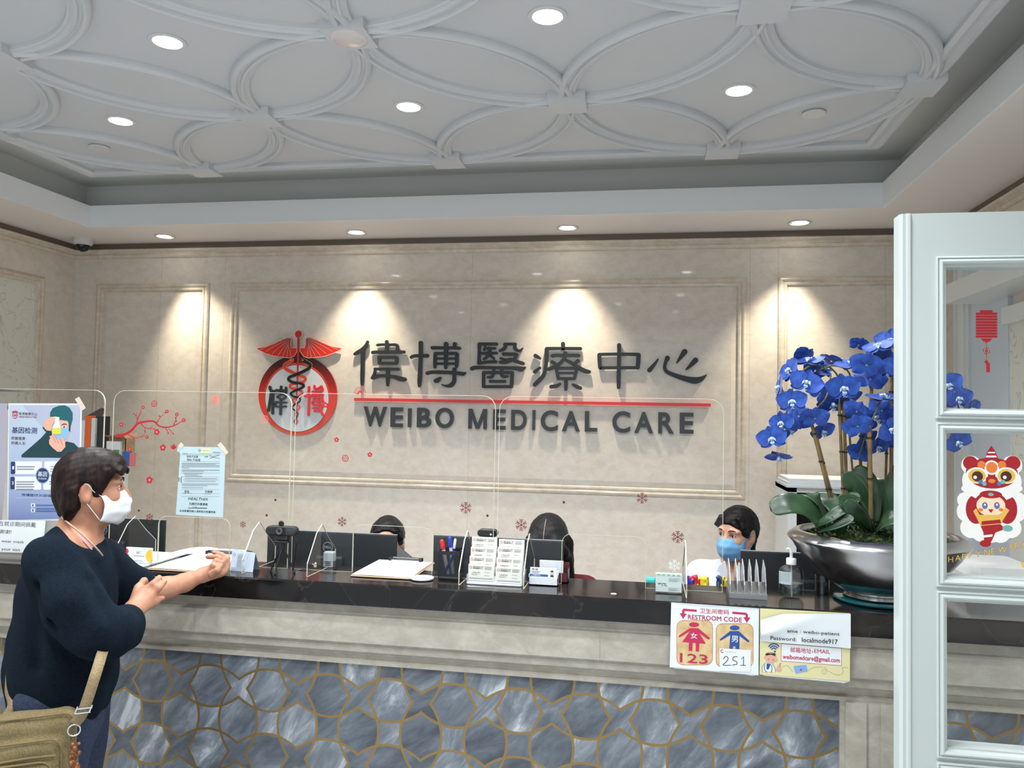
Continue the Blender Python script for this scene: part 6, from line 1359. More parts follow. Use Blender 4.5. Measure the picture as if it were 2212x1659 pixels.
tag(mb.build('branch_sticker', RS), 'red plum blossom branch sticker spreading across the clear screen', 'sticker')
for x, y, r, lb in ((262,917,5.2,'small red blossom sticker left of the plum branch'), (352,967,7.5,'red blossom sticker below the branch, left of the red ingot'), (323,1037,8,'red blossom sticker between the customer\'s face and the posted form'), (280,970,5,'red blossom sticker just above the customer\'s hair'),
                    (703,875,6.5,'red blossom sticker overlapping the emblem\'s red character'), (727,950,5.5,'red blossom sticker just right of the emblem\'s lower edge'), (799,982,5.5,'red blossom sticker under the letter W'), (270,1010,6,'red blossom sticker over the customer\'s fringe')):
    mb = MB(); blossom(mb, x, y, r*1.05); tag(mb.build('blossom_sticker', RS), lb, 'sticker', 'red stickers on the clear screens')
for x, y, lb in ((333,872,'round red coin sticker above the plum branch'), (746,990,'round red coin sticker below the emblem')):
    mb = MB(); u, v = kp(x, y); R0 = 6.6*mpp; stroke(mb, KP, [(u+R0*math.cos(k*PI/12), v+R0*math.sin(k*PI/12), 1.5*mpp) for k in range(24)], 0, .0002, closed=True)
    sq = 3.0*mpp; stroke(mb, KP, [(u,v+sq,1.1*mpp),(u+sq,v,1.1*mpp),(u,v-sq,1.1*mpp),(u-sq,v,1.1*mpp)], 0, .0002, smooth=False, closed=True)
    for k in range(4): a = k*PI/2; stroke(mb, KP, [(u+sq*math.cos(a), v+sq*math.sin(a), 1.2*mpp), (u+R0*math.cos(a), v+R0*math.sin(a), 1.2*mpp)], 0, .0002, smooth=False)
    tag(mb.build('coin_sticker', M['sticker']), lb, 'sticker', 'red stickers on the clear screens')
mb = MB(); u, v = kp(375, 965); flat(mb, KP, [(u+a*mpp, v+b*mpp) for a, b in ((-7.5,4),(-6,-3),(-2,-6),(2,-6),(6,-3),(7.5,4),(3,0),(0,-.5),(-3,0))], 0, .0002); disc(mb, KP, u, v+2*mpp, 3.2*mpp, 0, .0002, n=14); tag(mb.build('ingot_sticker', M['sticker']), 'red boat shaped ingot sticker above the posted form', 'sticker', 'red stickers on the clear screens')
rnd = random.Random(8); mb = MB(); u, v = kp(465, 863)
for k in range(34): a = k*2*PI/34; r0, r1 = rnd.uniform(2, 5), rnd.uniform(8.5, 13.5); stroke(mb, KP, [(u+r0*mpp*math.cos(a), v+r0*mpp*math.sin(a), .5*mpp), (u+(r0+r1)/2*mpp*math.cos(a+.06), v+(r0+r1)/2*mpp*math.sin(a+.06), .8*mpp), (u+r1*mpp*math.cos(a), v+r1*mpp*math.sin(a), .5*mpp)], 0, .0002)
tag(mb.build('firework_sticker', M['sticker_pale']), 'pale red bursting firework sticker between two wall panels', 'sticker')
mb = MB(); u, v = kp(571, 906)
for k in range(18): a = k*2*PI/18; stroke(mb, KP, [(u+6.5*mpp*math.cos(a), v+6.5*mpp*math.sin(a), .6*mpp), (u+8.5*mpp*math.cos(a), v+8.5*mpp*math.sin(a), 1.5*mpp), (u+10.5*mpp*math.cos(a), v+10.5*mpp*math.sin(a), .4*mpp)], 0, .0002)
stroke(mb, KP, [(u+3.6*mpp*math.cos(k*PI/8), v+3.6*mpp*math.sin(k*PI/8), .7*mpp) for k in range(16)], 0, .0002, closed=True); tag(mb.build('sunburst_sticker', M['sticker_pale']), 'round red sunburst sticker at the lower left rim of the emblem', 'sticker')
mb = MB(); u, v = kp(778, 850); 
for k in range(11): a = math.radians(28+k*15); stroke(mb, KP, [(u+3.5*mpp*math.cos(a), v+3.5*mpp*math.sin(a), 1.0*mpp), (u+10*mpp*math.cos(a), v+10*mpp*math.sin(a), .6*mpp)], 0, .0002, smooth=False)
stroke(mb, KP, [(u+13*mpp*math.cos(a), v+13*mpp*math.sin(a), 1.1*mpp) for a in [math.radians(5+k*14) for k in range(13)]], 0, .0002); stroke(mb, KP, [(u+3.5*mpp*math.cos(a), v+3.5*mpp*math.sin(a), 2*mpp) for a in [math.radians(0+k*18) for k in range(11)]], 0, .0002)
stroke(mb, KP, [(u-13*mpp, v+1*mpp, mpp), (u-3.5*mpp, v-1*mpp, mpp)], 0, .0002, smooth=False); stroke(mb, KP, [(u+13*mpp, v-3*mpp, mpp), (u+3.5*mpp, v-1*mpp, mpp)], 0, .0002, smooth=False)
tag(mb.build('fan_sticker', M['sticker']), 'red folding fan sticker at the left end of the red bar', 'sticker')
for x, y, lb in ((595,1080,'upper dark dot sticker above the tripod camera'), (576,1113,'lower dark dot sticker beside the tripod camera\'s privacy disc'), (1053,1114,'dark dot sticker above the clipped web camera'), (1218,1085,'dark dot sticker under the wall moulding, right of the parted hair'), (300,1103,'dark dot sticker right of the customer\'s mask')):
    mb = MB(); disc(mb, KP, *kp(x, y), 2.7*mpp, 0, .0002, n=14); tag(mb.build('dot_sticker', M['sticker_dark']), lb, 'sticker', 'dark dot stickers')
def snow(x, y, r, name, m, lb):
    mb = MB(); u, v = kp(x, y); 
    for k in range(6):
        a = k*PI/3+PI/6; ca, sa = math.cos(a), math.sin(a); P0 = lambda f, o=0: (u+(f*ca-o*sa)*r*mpp, v+(f*sa+o*ca)*r*mpp, .11*r*mpp)
        stroke(mb, KP, [P0(.0), P0(1)], 0, .0002, 0, smooth=False); stroke(mb, KP, [P0(.95, .30), P0(.68), P0(.95, -.30)], 0, .0002, 0, smooth=False); stroke(mb, KP, [P0(.62, .26), P0(.40), P0(.62, -.26)], .0002, .0004, 1, smooth=False)
    tag(mb.build(name, m), lb, 'sticker', 'snowflake stickers on the clear screens')
for x, y, r, lb in ((323,1118,9,'dark red snowflake sticker above the monitor nearest the customer'), (525,1133,7,'small dark red snowflake sticker left of the tripod camera'), (739,1127,10,'dark red snowflake sticker between the tripod camera and the person in glasses'), (1006,1097,12,'dark red snowflake sticker above the pen cup'),
                    (1126,1134,12,'dark red snowflake sticker left of the parted hair'), (1387,1076,11,'dark red snowflake sticker on the shadow under the wall panel moulding'), (1464,1160,12,'dark red snowflake sticker left of the masked receptionist')):
    snow(x, y, r, 'snowflake_sticker', [M['sticker_dark'], mat('maroon_detail', S(130, 52, 46), .5)], lb)
snow(1457, 1222, 12, 'snowflake_sticker', [M['sticker_clear'], M['sticker_clear']], 'frosted white snowflake sticker above the green banded cards')

# ---- cabinets and office things along the walls -----------------------------------------
YB = 4.05
def bx(x0, x1, y0, y1, yy=YB): a = atY(x0, y1, yy); b = atY(x1, y0, yy); return a.x, b.x, a.z, b.z
x0, x1, _, z1 = bx(150, 279, 1003, 1100, YB+.14)
cab = thing('storage_cabinet', 'white storage cabinet behind the customer, holding binders and a carton', 'cabinet', (-3.2, YB+.2, 0))
q = MB(); q.rbox(WL+.03, x1, YB, YB+.14, 0, z1, .006); q.build('cabinet_body', M['white_gloss'], cab)
xm = (WL+.03+x1)/2
for a, b in ((WL+.04, xm-.004), (xm+.004, x1-.01)):
    d = MB().rbox(a, b, YB-.018, YB-.001, .06, z1-.02, .004).build('door', M['white_gloss'], cab); MB().tube([((b-.03 if a < xm-.1 else a+.03), YB-.035, z1-.30), ((b-.03 if a < xm-.1 else a+.03), YB-.035, z1-.15)], .005, 8).build('handle', M['steel'], d)
zc_ = z1
def stand(name, label, cat, x0, x1, ytop, m, y=YB+.03, d=.05, group=None, zb=None):
    a = atY(x0, ytop, y); b = atY(x1, ytop, y); o = MB().rbox(a.x, b.x, y, y+d, zc_+.0006 if zb is None else zb, a.z, .004).build(name, m); return tag(o, label, cat, group)
t = thing('binder', 'black binder with label, next to the orange binder on the cabinet', 'binder', (atY(222,900,YB+.05).x, YB+.1, zc_))
a, b = atY(206, 899, YB+.05), atY(239, 899, YB+.11); MB().rbox(a.x, b.x, YB+.05, YB+.11, zc_+.0006, a.z, .004).build('binder_cover', M['blackmat'], t); MB().box(a.x+.015, b.x-.04, YB+.038, YB+.0398, a.z-.22, a.z-.10).build('spine_label', M['inkgrey'], t)
stand('binder', 'bright orange binder standing behind the nurse poster edge', 'binder', 184, 196, 898, mat('orange_binder', S(222, 96, 36), .4)); stand('binder', 'white binder squeezed between orange and black binders', 'binder', 197, 205, 903, M['white'])
stand('book', 'white book with thin red lettering at the end of the binders', 'book', 173, 183, 908, M['paper'])
q = MB(); a, b = atY(176, 900, YB+.03), atY(205, 884, YB+.03); q.add([(a.x,YB+.06,a.z),(b.x,YB+.06,a.z-.02),(b.x-.03,YB+.16,b.z),(a.x,YB+.2,b.z+.01)], [(0,1,2,3)]); o = q.build('folder', M['blackmat']); o.modifiers.new('thick','SOLIDIFY').thickness = .008; tag(o, 'dark folder lying slanted over the tops of the binders', 'folder')
cb = thing('cardboard_box', 'open brown cardboard box on the white cabinet, beside the plum branch sticker', 'box', (atY(262,970,YB).x, YB+.15, zc_))
a, b = atY(238, 947, YB+.03), atY(291, 947, YB+.11); q = MB(); w_ = .004; 
q.box(a.x,b.x,YB+.03,YB+.03+w_,zc_+.0006,a.z); q.box(a.x,b.x,YB+.11,YB+.11+w_,zc_+.0006,a.z); q.box(a.x,a.x+w_,YB+.03,YB+.11,zc_+.0006,a.z); q.box(b.x-w_,b.x,YB+.03,YB+.11,zc_+.0006,a.z); q.box(a.x,b.x,YB+.03,YB+.11,zc_+.0006,zc_+.005)
M['card_brown'] = noise_mat('brown_cardboard', [S(160, 128, 92), S(180, 148, 110)], 20, .8); q.build('box_body', M['card_brown'], cb)
q = MB(); q.add([(a.x,YB+.03,a.z),(b.x,YB+.03,a.z),(b.x+.02,YB-.02,a.z+.02),(a.x-.005,YB-.02,a.z+.02)], [(0,1,2,3)]); q.add([(a.x,YB+.11,a.z),(b.x,YB+.11,a.z),(b.x,YB+.14,a.z+.03),(a.x,YB+.14,a.z+.03)], [(0,1,2,3)]); q.build('box_flap', M['card_brown'], cb)
yf = YB-.0; sm = thing('tissue_box', 'small white and green carton in front of the cardboard box', 'box', (atY(240,965,YB+.0).x, YB, zc_))
a, b = atY(226, 953, YB-.01), atY(255, 975, YB-.01); 
for (xa, xb, ya, yb, lb, c_) in ((266,281,975,1003,'small blue and white product box at the front of the cabinet top','blueprint'), (281,289,978,1003,'narrow red and white product box beside the blue one','sticker_pale')):
    aa, bb = atY(xa, ya, YB+.01), atY(xb, yb, YB+.01); o = MB().rbox(aa.x, bb.x, YB+.005, YB+.028, zc_+.0006, aa.z, .002).build('product_box', M[c_]); tag(o, lb, 'box', 'small product boxes on the cabinet')
MB().rbox(a.x, b.x, YB+.004, YB+.028, zc_+.0006, a.z, .003).build('carton_body', M['white'], sm); MB().box(a.x+.002, b.x-.002, YB+.002, YB+.0038, b.z-.02, b.z+.008).build('green_band', mat('green_band', S(60, 140, 84), .5), sm)
# printer and papers behind the posters
pt = thing('printer', 'white office printer with paper trays behind the posters', 'printer', (-3.55, 3.75, 0))
yp = 3.55; a, b = atY(-160, 868, yp), atY(108, 868, yp+.42)
q = MB(); q.rbox(a.x, b.x, yp, yp+.42, .62, a.z-.035, .02); q.build('printer_body', M['white'], pt)
q = MB(); q.rbox(a.x+.02, b.x-.03, yp-.03, yp+.35, a.z-.030, a.z-.014, .006); q.build('paper_tray', M['inkgrey'], pt); 
a2 = atY(58, 842, yp+.2); q = MB(); q.add([(a.x,yp-.02,a2.z),(a2.x,yp-.02,a2.z),(a2.x-.02,yp+.1,a2.z-.035),(a2.x-.1,yp-.03,a2.z-.05),(a.x,yp-.03,a2.z-.05),(a.x,yp+.3,a2.z-.01),(a2.x-.04,yp+.3,a2.z-.01)], [(4,3,2,1,0),(0,1,6,5)]); q.build('scanner_lid', M['white'], pt)
q = MB(); q.rbox(a.x+.02, b.x-.02, yp+.02, yp+.40, 0, .62, .01); q.build('printer_stand', M['white'], pt)
for k in range(3): MB().box(a.x+.05, b.x-.05, yp-.004, yp-.0005, .72+k*.22, .725+k*.22).build('drawer_line', M['inkgrey'], pt)
o = MB().rbox(b.x-.10, b.x-.03, yp+.36, yp+.41, a.z-.034, a.z-.004, .002).build('paper_stack', M['paper']); tag(o, 'short stack of papers standing on the printer', 'papers')
# shelf unit at the right behind the orchids
YR = 4.45
def rz(x, y): return atY(x, y, YR).z
xa, xb = atY(1702, 1100, YR).x, min(atY(1960, 1100, YR).x, WR-.05)
sh = thing('shelf_unit', 'white open shelf unit with dark inside behind the blue orchids', 'shelf', ((xa+xb)/2, YR+.2, 0))
zt_ = rz(1800, 1056); q = MB(); q.box(xa, xa+.045, YR, YR+.42, 0, zt_); q.box(xb-.045, xb, YR, YR+.42, 0, zt_); q.box(xa, xb, YR, YR+.42, zt_-.025, zt_); q.box(xa, xb, YR, YR+.42, .70, .72); q.box(xa, xb, YR, YR+.42, 0, .05)
q.build('shelf_frame', M['white_gloss'], sh); MB().box(xa+.045, xb-.045, YR+.38, YR+.40, .05, zt_-.025).build('back_panel', M['black'], sh); MB().box(xa+.045, xb-.045, YR+.01, YR+.38, .73, .98).build('black_machine', M['black'], sh)
for k, (w0, w1, yt, yb) in enumerate(((1698,1880,1046,1056),(1700,1905,1039,1047),(1704,1925,1033,1040))):
    aa, bb = atY(w0, yt, YR+.0), atY(w1, yb, YR+.0); zb0 = zt_+.0006+k*.016
    o = MB().rbox(aa.x, min(bb.x, WR-.06), YR-.02+.01*k, YR+.32, zb0, zb0+.0155, .003).build('paper_stack', M['paper']); tag(o, ['lowest', 'middle', 'topmost'][k] + ' pile of loose papers on the white shelf unit', 'papers', 'papers on the shelf unit')
# white desk machine and wire tray seen through the lower door pane
o = MB().rbox(1.02, 1.24, 2.72, 3.0, .8006, 1.19, .03).build('label_printer', M['white']); tag(o, 'white desk machine seen through the door pane beyond the counter', 'printer')
wt = thing('wire_tray', 'white wire tray seen through the door pane on the counter', 'tray', (1.32, 2.54, Z))
for k in range(9): MB().tube([(1.18+k*.035,2.46,Z+.03),(1.18+k*.035,2.46,Z+.004),(1.18+k*.035,2.63,Z+.004),(1.18+k*.035,2.63,Z+.03)], .002, 6).build('wire', M['white'], wt)
for y in (2.46, 2.63): MB().tube([(1.17,y,Z+.03),(1.47,y,Z+.03)], .003, 6).build('rail', M['white'], wt)
# ================================================================== bodies grown from distance fields
class Field:
    def __init__(s, lo, hi, h):
        s.lo = np.array(lo, float); s.h = h; s.n = np.ceil((np.array(hi, float)-s.lo)/h).astype(int)+1
        s.F = np.full(s.n, 1.0, np.float32)
    def _sub(s, lo, hi):
        a = np.clip(np.floor((lo-s.lo)/s.h).astype(int), 0, s.n); b = np.clip(np.ceil((hi-s.lo)/s.h).astype(int)+1, 0, s.n)
        if (b <= a).any(): return None
        ax = [s.lo[i]+np.arange(a[i], b[i])*s.h for i in range(3)]
        return (slice(a[0],b[0]), slice(a[1],b[1]), slice(a[2],b[2])), ax[0][:,None,None], ax[1][None,:,None], ax[2][None,None,:]
    def _mix(s, sl, d, k, op):
        F = s.F[sl]
        if op == 'add': hh = np.clip(.5+.5*(F-d)/k, 0, 1); s.F[sl] = F*(1-hh)+d*hh-k*hh*(1-hh)
        else: d = -d; hh = np.clip(.5-.5*(F-d)/k, 0, 1); s.F[sl] = F*(1-hh)+d*hh+k*hh*(1-hh)
    def cap(s, a, b, ra, rb=None, k=.02, op='add'):
        a, b = np.array(a, float), np.array(b, float); rb = ra if rb is None else rb; m = max(ra, rb)+k+.02
        r = s._sub(np.minimum(a, b)-m, np.maximum(a, b)+m)
        if r is None: return s
        sl, x, y, z = r; ab = b-a; L = max(1e-9, ab@ab)
        t = np.clip(((x-a[0])*ab[0]+(y-a[1])*ab[1]+(z-a[2])*ab[2])/L, 0, 1)
        d = np.sqrt((x-a[0]-t*ab[0])**2+(y-a[1]-t*ab[1])**2+(z-a[2]-t*ab[2])**2)-(ra+(rb-ra)*t); s._mix(sl, d, k, op); return s
    def chain(s, P_, R, k=.02, op='add'):
        for i in range(len(P_)-1): s.cap(P_[i], P_[i+1], R[i], R[i+1], k, op)
        return s
    def ell(s, c, r, B=None, k=.02, op='add'):
        c = np.array(c, float); r = np.array(r, float); m = r.max()+k+.02; q = s._sub(c-m, c+m)
        if q is None: return s
        sl, x, y, z = q; B = np.eye(3) if B is None else np.array(B, float); X, Y_, Z_ = x-c[0], y-c[1], z-c[2]
        p = [(X*B[i][0]+Y_*B[i][1]+Z_*B[i][2])/r[i] for i in range(3)]
        k0 = np.sqrt(p[0]**2+p[1]**2+p[2]**2); k1 = np.sqrt((p[0]/r[0])**2+(p[1]/r[1])**2+(p[2]/r[2])**2)+1e-6
        s._mix(sl, k0*(k0-1)/k1, k, op); return s
    def box(s, c, r, rad, B=None, k=.01, op='add'):
        c = np.array(c, float); r = np.array(r, float); m = np.linalg.norm(r)+k+.02; q = s._sub(c-m, c+m)
        if q is None: return s
        sl, x, y, z = q; B = np.eye(3) if B is None else np.array(B, float); X, Y_, Z_ = x-c[0], y-c[1], z-c[2]
        p = [np.abs(X*B[i][0]+Y_*B[i][1]+Z_*B[i][2])-(r[i]-rad) for i in range(3)]
        d = np.sqrt(sum(np.maximum(v, 0)**2 for v in p))+np.minimum(np.maximum(np.maximum(p[0], p[1]), p[2]), 0)-rad; s._mix(sl, d, k, op); return s
    def plane(s, p, n, k=.01):
        """cut away everything on the side the normal points to"""
        ax = [s.lo[i]+np.arange(s.n[i])*s.h for i in range(3)]; x, y, z = ax[0][:,None,None], ax[1][None,:,None], ax[2][None,None,:]
        n = np.array(n, float); n /= np.linalg.norm(n); d = -((x-p[0])*n[0]+(y-p[1])*n[1]+(z-p[2])*n[2]); s._mix((slice(None),)*3, d, k, 'sub'); return s
    def wave(s, amp, fs, seed=1):
        rnd = np.random.RandomState(seed); ax = [s.lo[i]+np.arange(s.n[i])*s.h for i in range(3)]; x, y, z = ax[0][:,None,None], ax[1][None,:,None], ax[2][None,None,:]
        band = np.abs(s.F) < .05
        for f in fs:
            for _ in range(3):
                v = rnd.normal(size=3); v = v/np.linalg.norm(v)*f; ph = rnd.rand()*6.28
                s.F += (amp/len(fs)/1.7*np.sin(x*v[0]+y*v[1]+z*v[2]+ph)*band).astype(np.float32)
        return s
    def mesh(s, name, m, parent, angle=None):
        F = s.F; F = np.pad(F, 1, constant_values=1.0); o = s.lo-s.h; neg = F < 0
        cs = np.zeros(tuple(np.array(F.shape)-1), np.int8)
        offs = [(i,j,k) for i in (0,1) for j in (0,1) for k in (0,1)]; sh = cs.shape
        for a in offs: cs += neg[a[0]:a[0]+sh[0], a[1]:a[1]+sh[1], a[2]:a[2]+sh[2]]
        idx = np.argwhere((cs > 0) & (cs < 8)); vid = np.full(sh, -1, np.int32); vid[tuple(idx.T)] = np.arange(len(idx))
        V = np.stack([F[idx[:,0]+a[0], idx[:,1]+a[1], idx[:,2]+a[2]] for a in offs], 1).astype(float)
        pos = np.zeros((len(idx), 3)); cnt = np.zeros(len(idx)); O = np.array(offs, float)
        for i in range(8):
            for j in range(i+1, 8):
                if np.abs(O[i]-O[j]).sum() != 1: continue
                cr = (V[:,i] < 0) != (V[:,j] < 0); t = np.where(cr, V[:,i]/np.where(cr, V[:,i]-V[:,j], 1), 0)
                pos += np.where(cr[:,None], O[i]+(O[j]-O[i])*t[:,None], 0); cnt += cr
        P_ = (idx+pos/cnt[:,None])*s.h+o
        fs = []
        for ax in range(3):
            e = [0,0,0]; e[ax] = 1; u, v = [(1,2),(2,0),(0,1)][ax]
            A_ = neg[:F.shape[0]-e[0], :F.shape[1]-e[1], :F.shape[2]-e[2]]; B_ = neg[e[0]:, e[1]:, e[2]:]
            g = np.argwhere(A_ != B_); g = g[(g[:,u] > 0) & (g[:,v] > 0) & (g[:,u] < sh[u]) & (g[:,v] < sh[v]) & (g[:,ax] < sh[ax])]
            du = np.zeros(3, int); du[u] = 1; dv = np.zeros(3, int); dv[v] = 1
            q = np.stack([vid[tuple((g-du-dv).T)], vid[tuple((g-dv).T)], vid[tuple(g.T)], vid[tuple((g-du).T)]], 1)
            fl_ = ~A_[tuple(g.T)]; q[fl_] = q[fl_][:, ::-1]; fs.append(q)
        Q = np.concatenate(fs); Q = Q[(Q >= 0).all(1)]
        off = Vector((0,0,0)); q = parent
        while q is not None: off += q.location; q = q.parent
        P_ = P_-np.array(off); me = bpy.data.meshes.new(name)
        me.vertices.add(len(P_)); me.vertices.foreach_set('co', P_.astype(np.float32).ravel()); me.loops.add(len(Q)*4); me.loops.foreach_set('vertex_index', Q.astype(np.int32).ravel())
        me.polygons.add(len(Q)); me.polygons.foreach_set('loop_start', np.arange(0, len(Q)*4, 4, dtype=np.int32)); me.polygons.foreach_set('use_smooth', np.ones(len(Q), bool))
        me.update(calc_edges=True); me.validate(); me.materials.append(m)
        ob = bpy.data.objects.new(name, me); C.objects.link(ob); ob.parent = parent
        return ob

def skin(name, c0, c1):
    m = noise_mat(name, [c0, c1], 22, .5, detail=4, spec=.3, bump=.12, bscale=260); b = m.node_tree.nodes['Principled BSDF']
    b.inputs['Subsurface Weight'].default_value = .12; b.inputs['Subsurface Radius'].default_value = (.6, .25, .15); b.inputs['Subsurface Scale'].default_value = .008; return m
M['skin'] = skin('skin', S(152, 106, 84), S(172, 128, 104)); M['skin2'] = skin('lighter_skin', S(184, 138, 114), S(200, 156, 132))
def hair_mat(name, c0, c1, axis=(1,1,.12), sc_=90):
    m = mat(name, c0, .45, spec=.14); b = m.node_tree.nodes['Principled BSDF']; g = N(m, 'ShaderNodeTexCoord'); mp = N(m, 'ShaderNodeMapping'); mp.inputs['Scale'].default_value = axis; Lk(m, g.outputs['Object'], mp.inputs['Vector'])
    nz = N(m, 'ShaderNodeTexNoise'); nz.inputs['Scale'].default_value = sc_; nz.inputs['Detail'].default_value = 5; nz.inputs['Distortion'].default_value = .6; Lk(m, mp.outputs[0], nz.inputs['Vector'])
    cr = N(m, 'ShaderNodeValToRGB'); el_ = cr.color_ramp.elements; el_[0].position = .4; el_[0].color = (*c0, 1); el_[1].position = .7; el_[1].color = (*c1, 1); Lk(m, nz.outputs['Fac'], cr.inputs['Fac']); Lk(m, cr.outputs['Color'], b.inputs['Base Color'])
    bp_ = N(m, 'ShaderNodeBump'); bp_.inputs['Strength'].default_value = .35; bp_.inputs['Distance'].default_value = .003; Lk(m, nz.outputs['Fac'], bp_.inputs['Height']); Lk(m, bp_.outputs['Normal'], b.inputs['Normal']); return m
M['hair'] = hair_mat('dark_brown_hair', S(20, 14, 13), S(40, 29, 26)); M['hair2'] = hair_mat('black_hair', S(16, 13, 14), S(32, 28, 28))

class Head:
    """f forward, l towards the person's left, u up; lengths in metres before scale"""
    def __init__(s, c, fwd, up=(0,0,1), sc=1.0):
        s.c = Vector(c); s.f = Vector(fwd).normalized(); u = Vector(up); s.u = (u-s.f*u.dot(s.f)).normalized(); s.l = s.u.cross(s.f); s.k = sc; s.B = [tuple(s.f), tuple(s.l), tuple(s.u)]
    def p(s, f, l, u): return s.c + (s.f*f+s.l*l+s.u*u)*s.k
    def r(s, *v): return [x*s.k for x in v]
    def grow(s, F):
        k = s.k
        F.ell(s.p(-.012,0,.022), s.r(.096,.074,.088), s.B, .01)
        F.ell(s.p(.026,0,-.038), s.r(.062,.057,.078), s.B, .03*k); F.ell(s.p(.054,0,-.094), s.r(.030,.032,.024), s.B, .022*k)
        for q in (-1, 1):
            F.cap(s.p(-.012,q*.056,-.035), s.p(.040,q*.026,-.094), .019*k, .015*k, .02*k); F.ell(s.p(.058,q*.034,-.032), s.r(.026,.024,.026), s.B, .02*k)
            F.ell(s.p(.068,q*.030,.019), s.r(.018,.026,.009), s.B, .016*k)
        F.chain([s.p(.082,0,.004), s.p(.098,0,-.016), s.p(.107,0,-.034)], [.008*k,.009*k,.012*k], .012*k)
        for q in (-1, 1):
            F.ell(s.p(.098,q*.010,-.038), s.r(.010,.008,.007), s.B, .006*k)
            F.ell(s.p(.094,q*.031,.000), s.r(.015,.017,.009), s.B, .012*k, 'sub')
            F.ell(s.p(.070,q*.031,-.001), s.r(.0125,.014,.0125), s.B, .004*k)
            F.ell(s.p(-.014,q*.077,-.010), s.r(.019,.008,.032), s.B, .006*k); F.ell(s.p(-.008,q*.086,-.004), s.r(.011,.007,.018), s.B, .004*k, 'sub'); F.ell(s.p(-.008,q*.078,-.034), s.r(.010,.007,.012), s.B, .006*k)
        F.ell(s.p(.088,0,-.062), s.r(.010,.020,.0045), s.B, .008*k); F.ell(s.p(.087,0,-.072), s.r(.010,.017,.005), s.B, .006*k)
        return F
    def features(s, root, sides=(-1, 1), look=None, brow='hair'):
        for q in sides:
            t = MB(); t.ball(s.p(.0725,q*.031,-.0005), .0118*s.k, 20, 14); eye = t.build('eye', mat('eye_white', S(206, 200, 194), .2), root, smooth=80)
            d = Vector(look).normalized() if look else s.f; t = MB(); c_ = s.p(.0725,q*.031,-.0005)+d*.0072*s.k; t.ball(c_, .0062*s.k, 16, 10); t.build('iris', mat('dark_iris', S(26, 18, 16), .12), eye, smooth=80)
            t = MB(); t.tube([s.p(.0855,q*.014,.000), s.p(.0862,q*.024,.0062), s.p(.0845,q*.034,.0066), s.p(.079,q*.045,.000)], [.0008,.0012,.0014,.0008], 6); t.build('eyelid_line', M['hair'], root)
            t = MB(); t.tube([s.p(.0915,q*.012,.020), s.p(.092,q*.022,.0265), s.p(.086,q*.036,.027), s.p(.078,q*.047,.021)], [.0016,.0026,.0024,.0010], 7, flat=.5); t.build('eyebrow', M[brow], root, smooth=70)
    def mask(s, root, m, loops=(-1, 1), name='face_mask', flat_=1.0):
        q = MB(); rows = []; nu, nv = 17, 25
        prof = [(.100,-.008),(.116,-.022),(.127,-.040),(.130,-.060),(.124,-.082),(.108,-.104),(.084,-.121)]
        prof = [(.084+(f_-.084)*flat_, u_) for f_, u_ in prof]
        for i in range(nu):
            t_ = i/(nu-1)*(len(prof)-1); a = min(int(t_), len(prof)-2); w_ = t_-a; f0 = prof[a][0]*(1-w_)+prof[a+1][0]*w_; u0 = prof[a][1]*(1-w_)+prof[a+1][1]*w_
            g = i/(nu-1); row = []
            for j in range(nv):
                e = j/(nv-1)*2-1; ae = abs(e); wl = .066+.004*math.sin(PI*g)
                fe = .030+.012*math.sin(PI*g); ue = -.024-.078*g
                f = fe+(f0-fe)*(math.cos(ae*PI/2)**.8); u = u0+(ue-u0)*ae**1.5; l = e*wl*(1-.18*(1-ae)*0)
                f += .0022*math.sin(g*PI*7)*(1-ae**4)*(1 if .15 < g < .85 else .3)+.0012*math.sin(e*13+g*9)
                row.append(s.p(f, l, u))
            rows.append(row)
        q.grid(rows); o = q.build(name, m, root, smooth=70); o.modifiers.new('thick', 'SOLIDIFY').thickness = .0012
        t = MB(); t.tube([s.p(.103,-.03,-.009), s.p(.1035,0,-.0065), s.p(.103,.03,-.009)], .0011, 6); 
        for e in loops:
            k = MB(); k.tube(catmull([s.p(.032,e*.064,-.025), s.p(.008,e*.076,-.008), s.p(-.010,e*.082,.014), s.p(-.028,e*.078,.010), s.p(-.032,e*.078,-.018), s.p(-.012,e*.080,-.040), s.p(.030,e*.064,-.098)], 5), .0013*s.k, 6); k.build('ear_loop', m, o, smooth=80)
        return o

# ---------------------------------------------------------------- the customer on the left
A_ = atY
cu = thing('person', 'person in fuzzy navy sweater and white mask, standing sideways at the counter', 'person', (A_(140,1500,2.03).x, 2.03, 0))
hd = Head(A_(197,1051,2.05)+Vector((0,0,.0)), (.80,.60,-.03), sc=.905)
lo, hi = (-2.05, 1.70, -.02), (-1.22, 2.58, 1.62)
B = Field(lo, hi, .0042)
hd.grow(B)
tf = Vector((.76,.65,0)).normalized(); tl = Vector((-tf.y, tf.x, 0)); TB = [tuple(tf), tuple(tl), (0,0,1)]
B.chain([hd.p(-.030,0,-.055), A_(178,1135,2.045), A_(160,1172,2.04)], [.053,.050,.066], .03)
B.ell(A_(150,1260,2.04), (.095,.15,.16), TB, .04); B.ell(A_(140,1400,2.04), (.115,.15,.17), TB, .05); B.ell(A_(135,1510,2.04), (.095,.13,.12), TB, .05)
B.cap(A_(165,1185,2.04), A_(120,1215,1.92), .05, .052, .04); B.cap(A_(165,1185,2.04), A_(205,1205,2.16), .05, .05, .04)
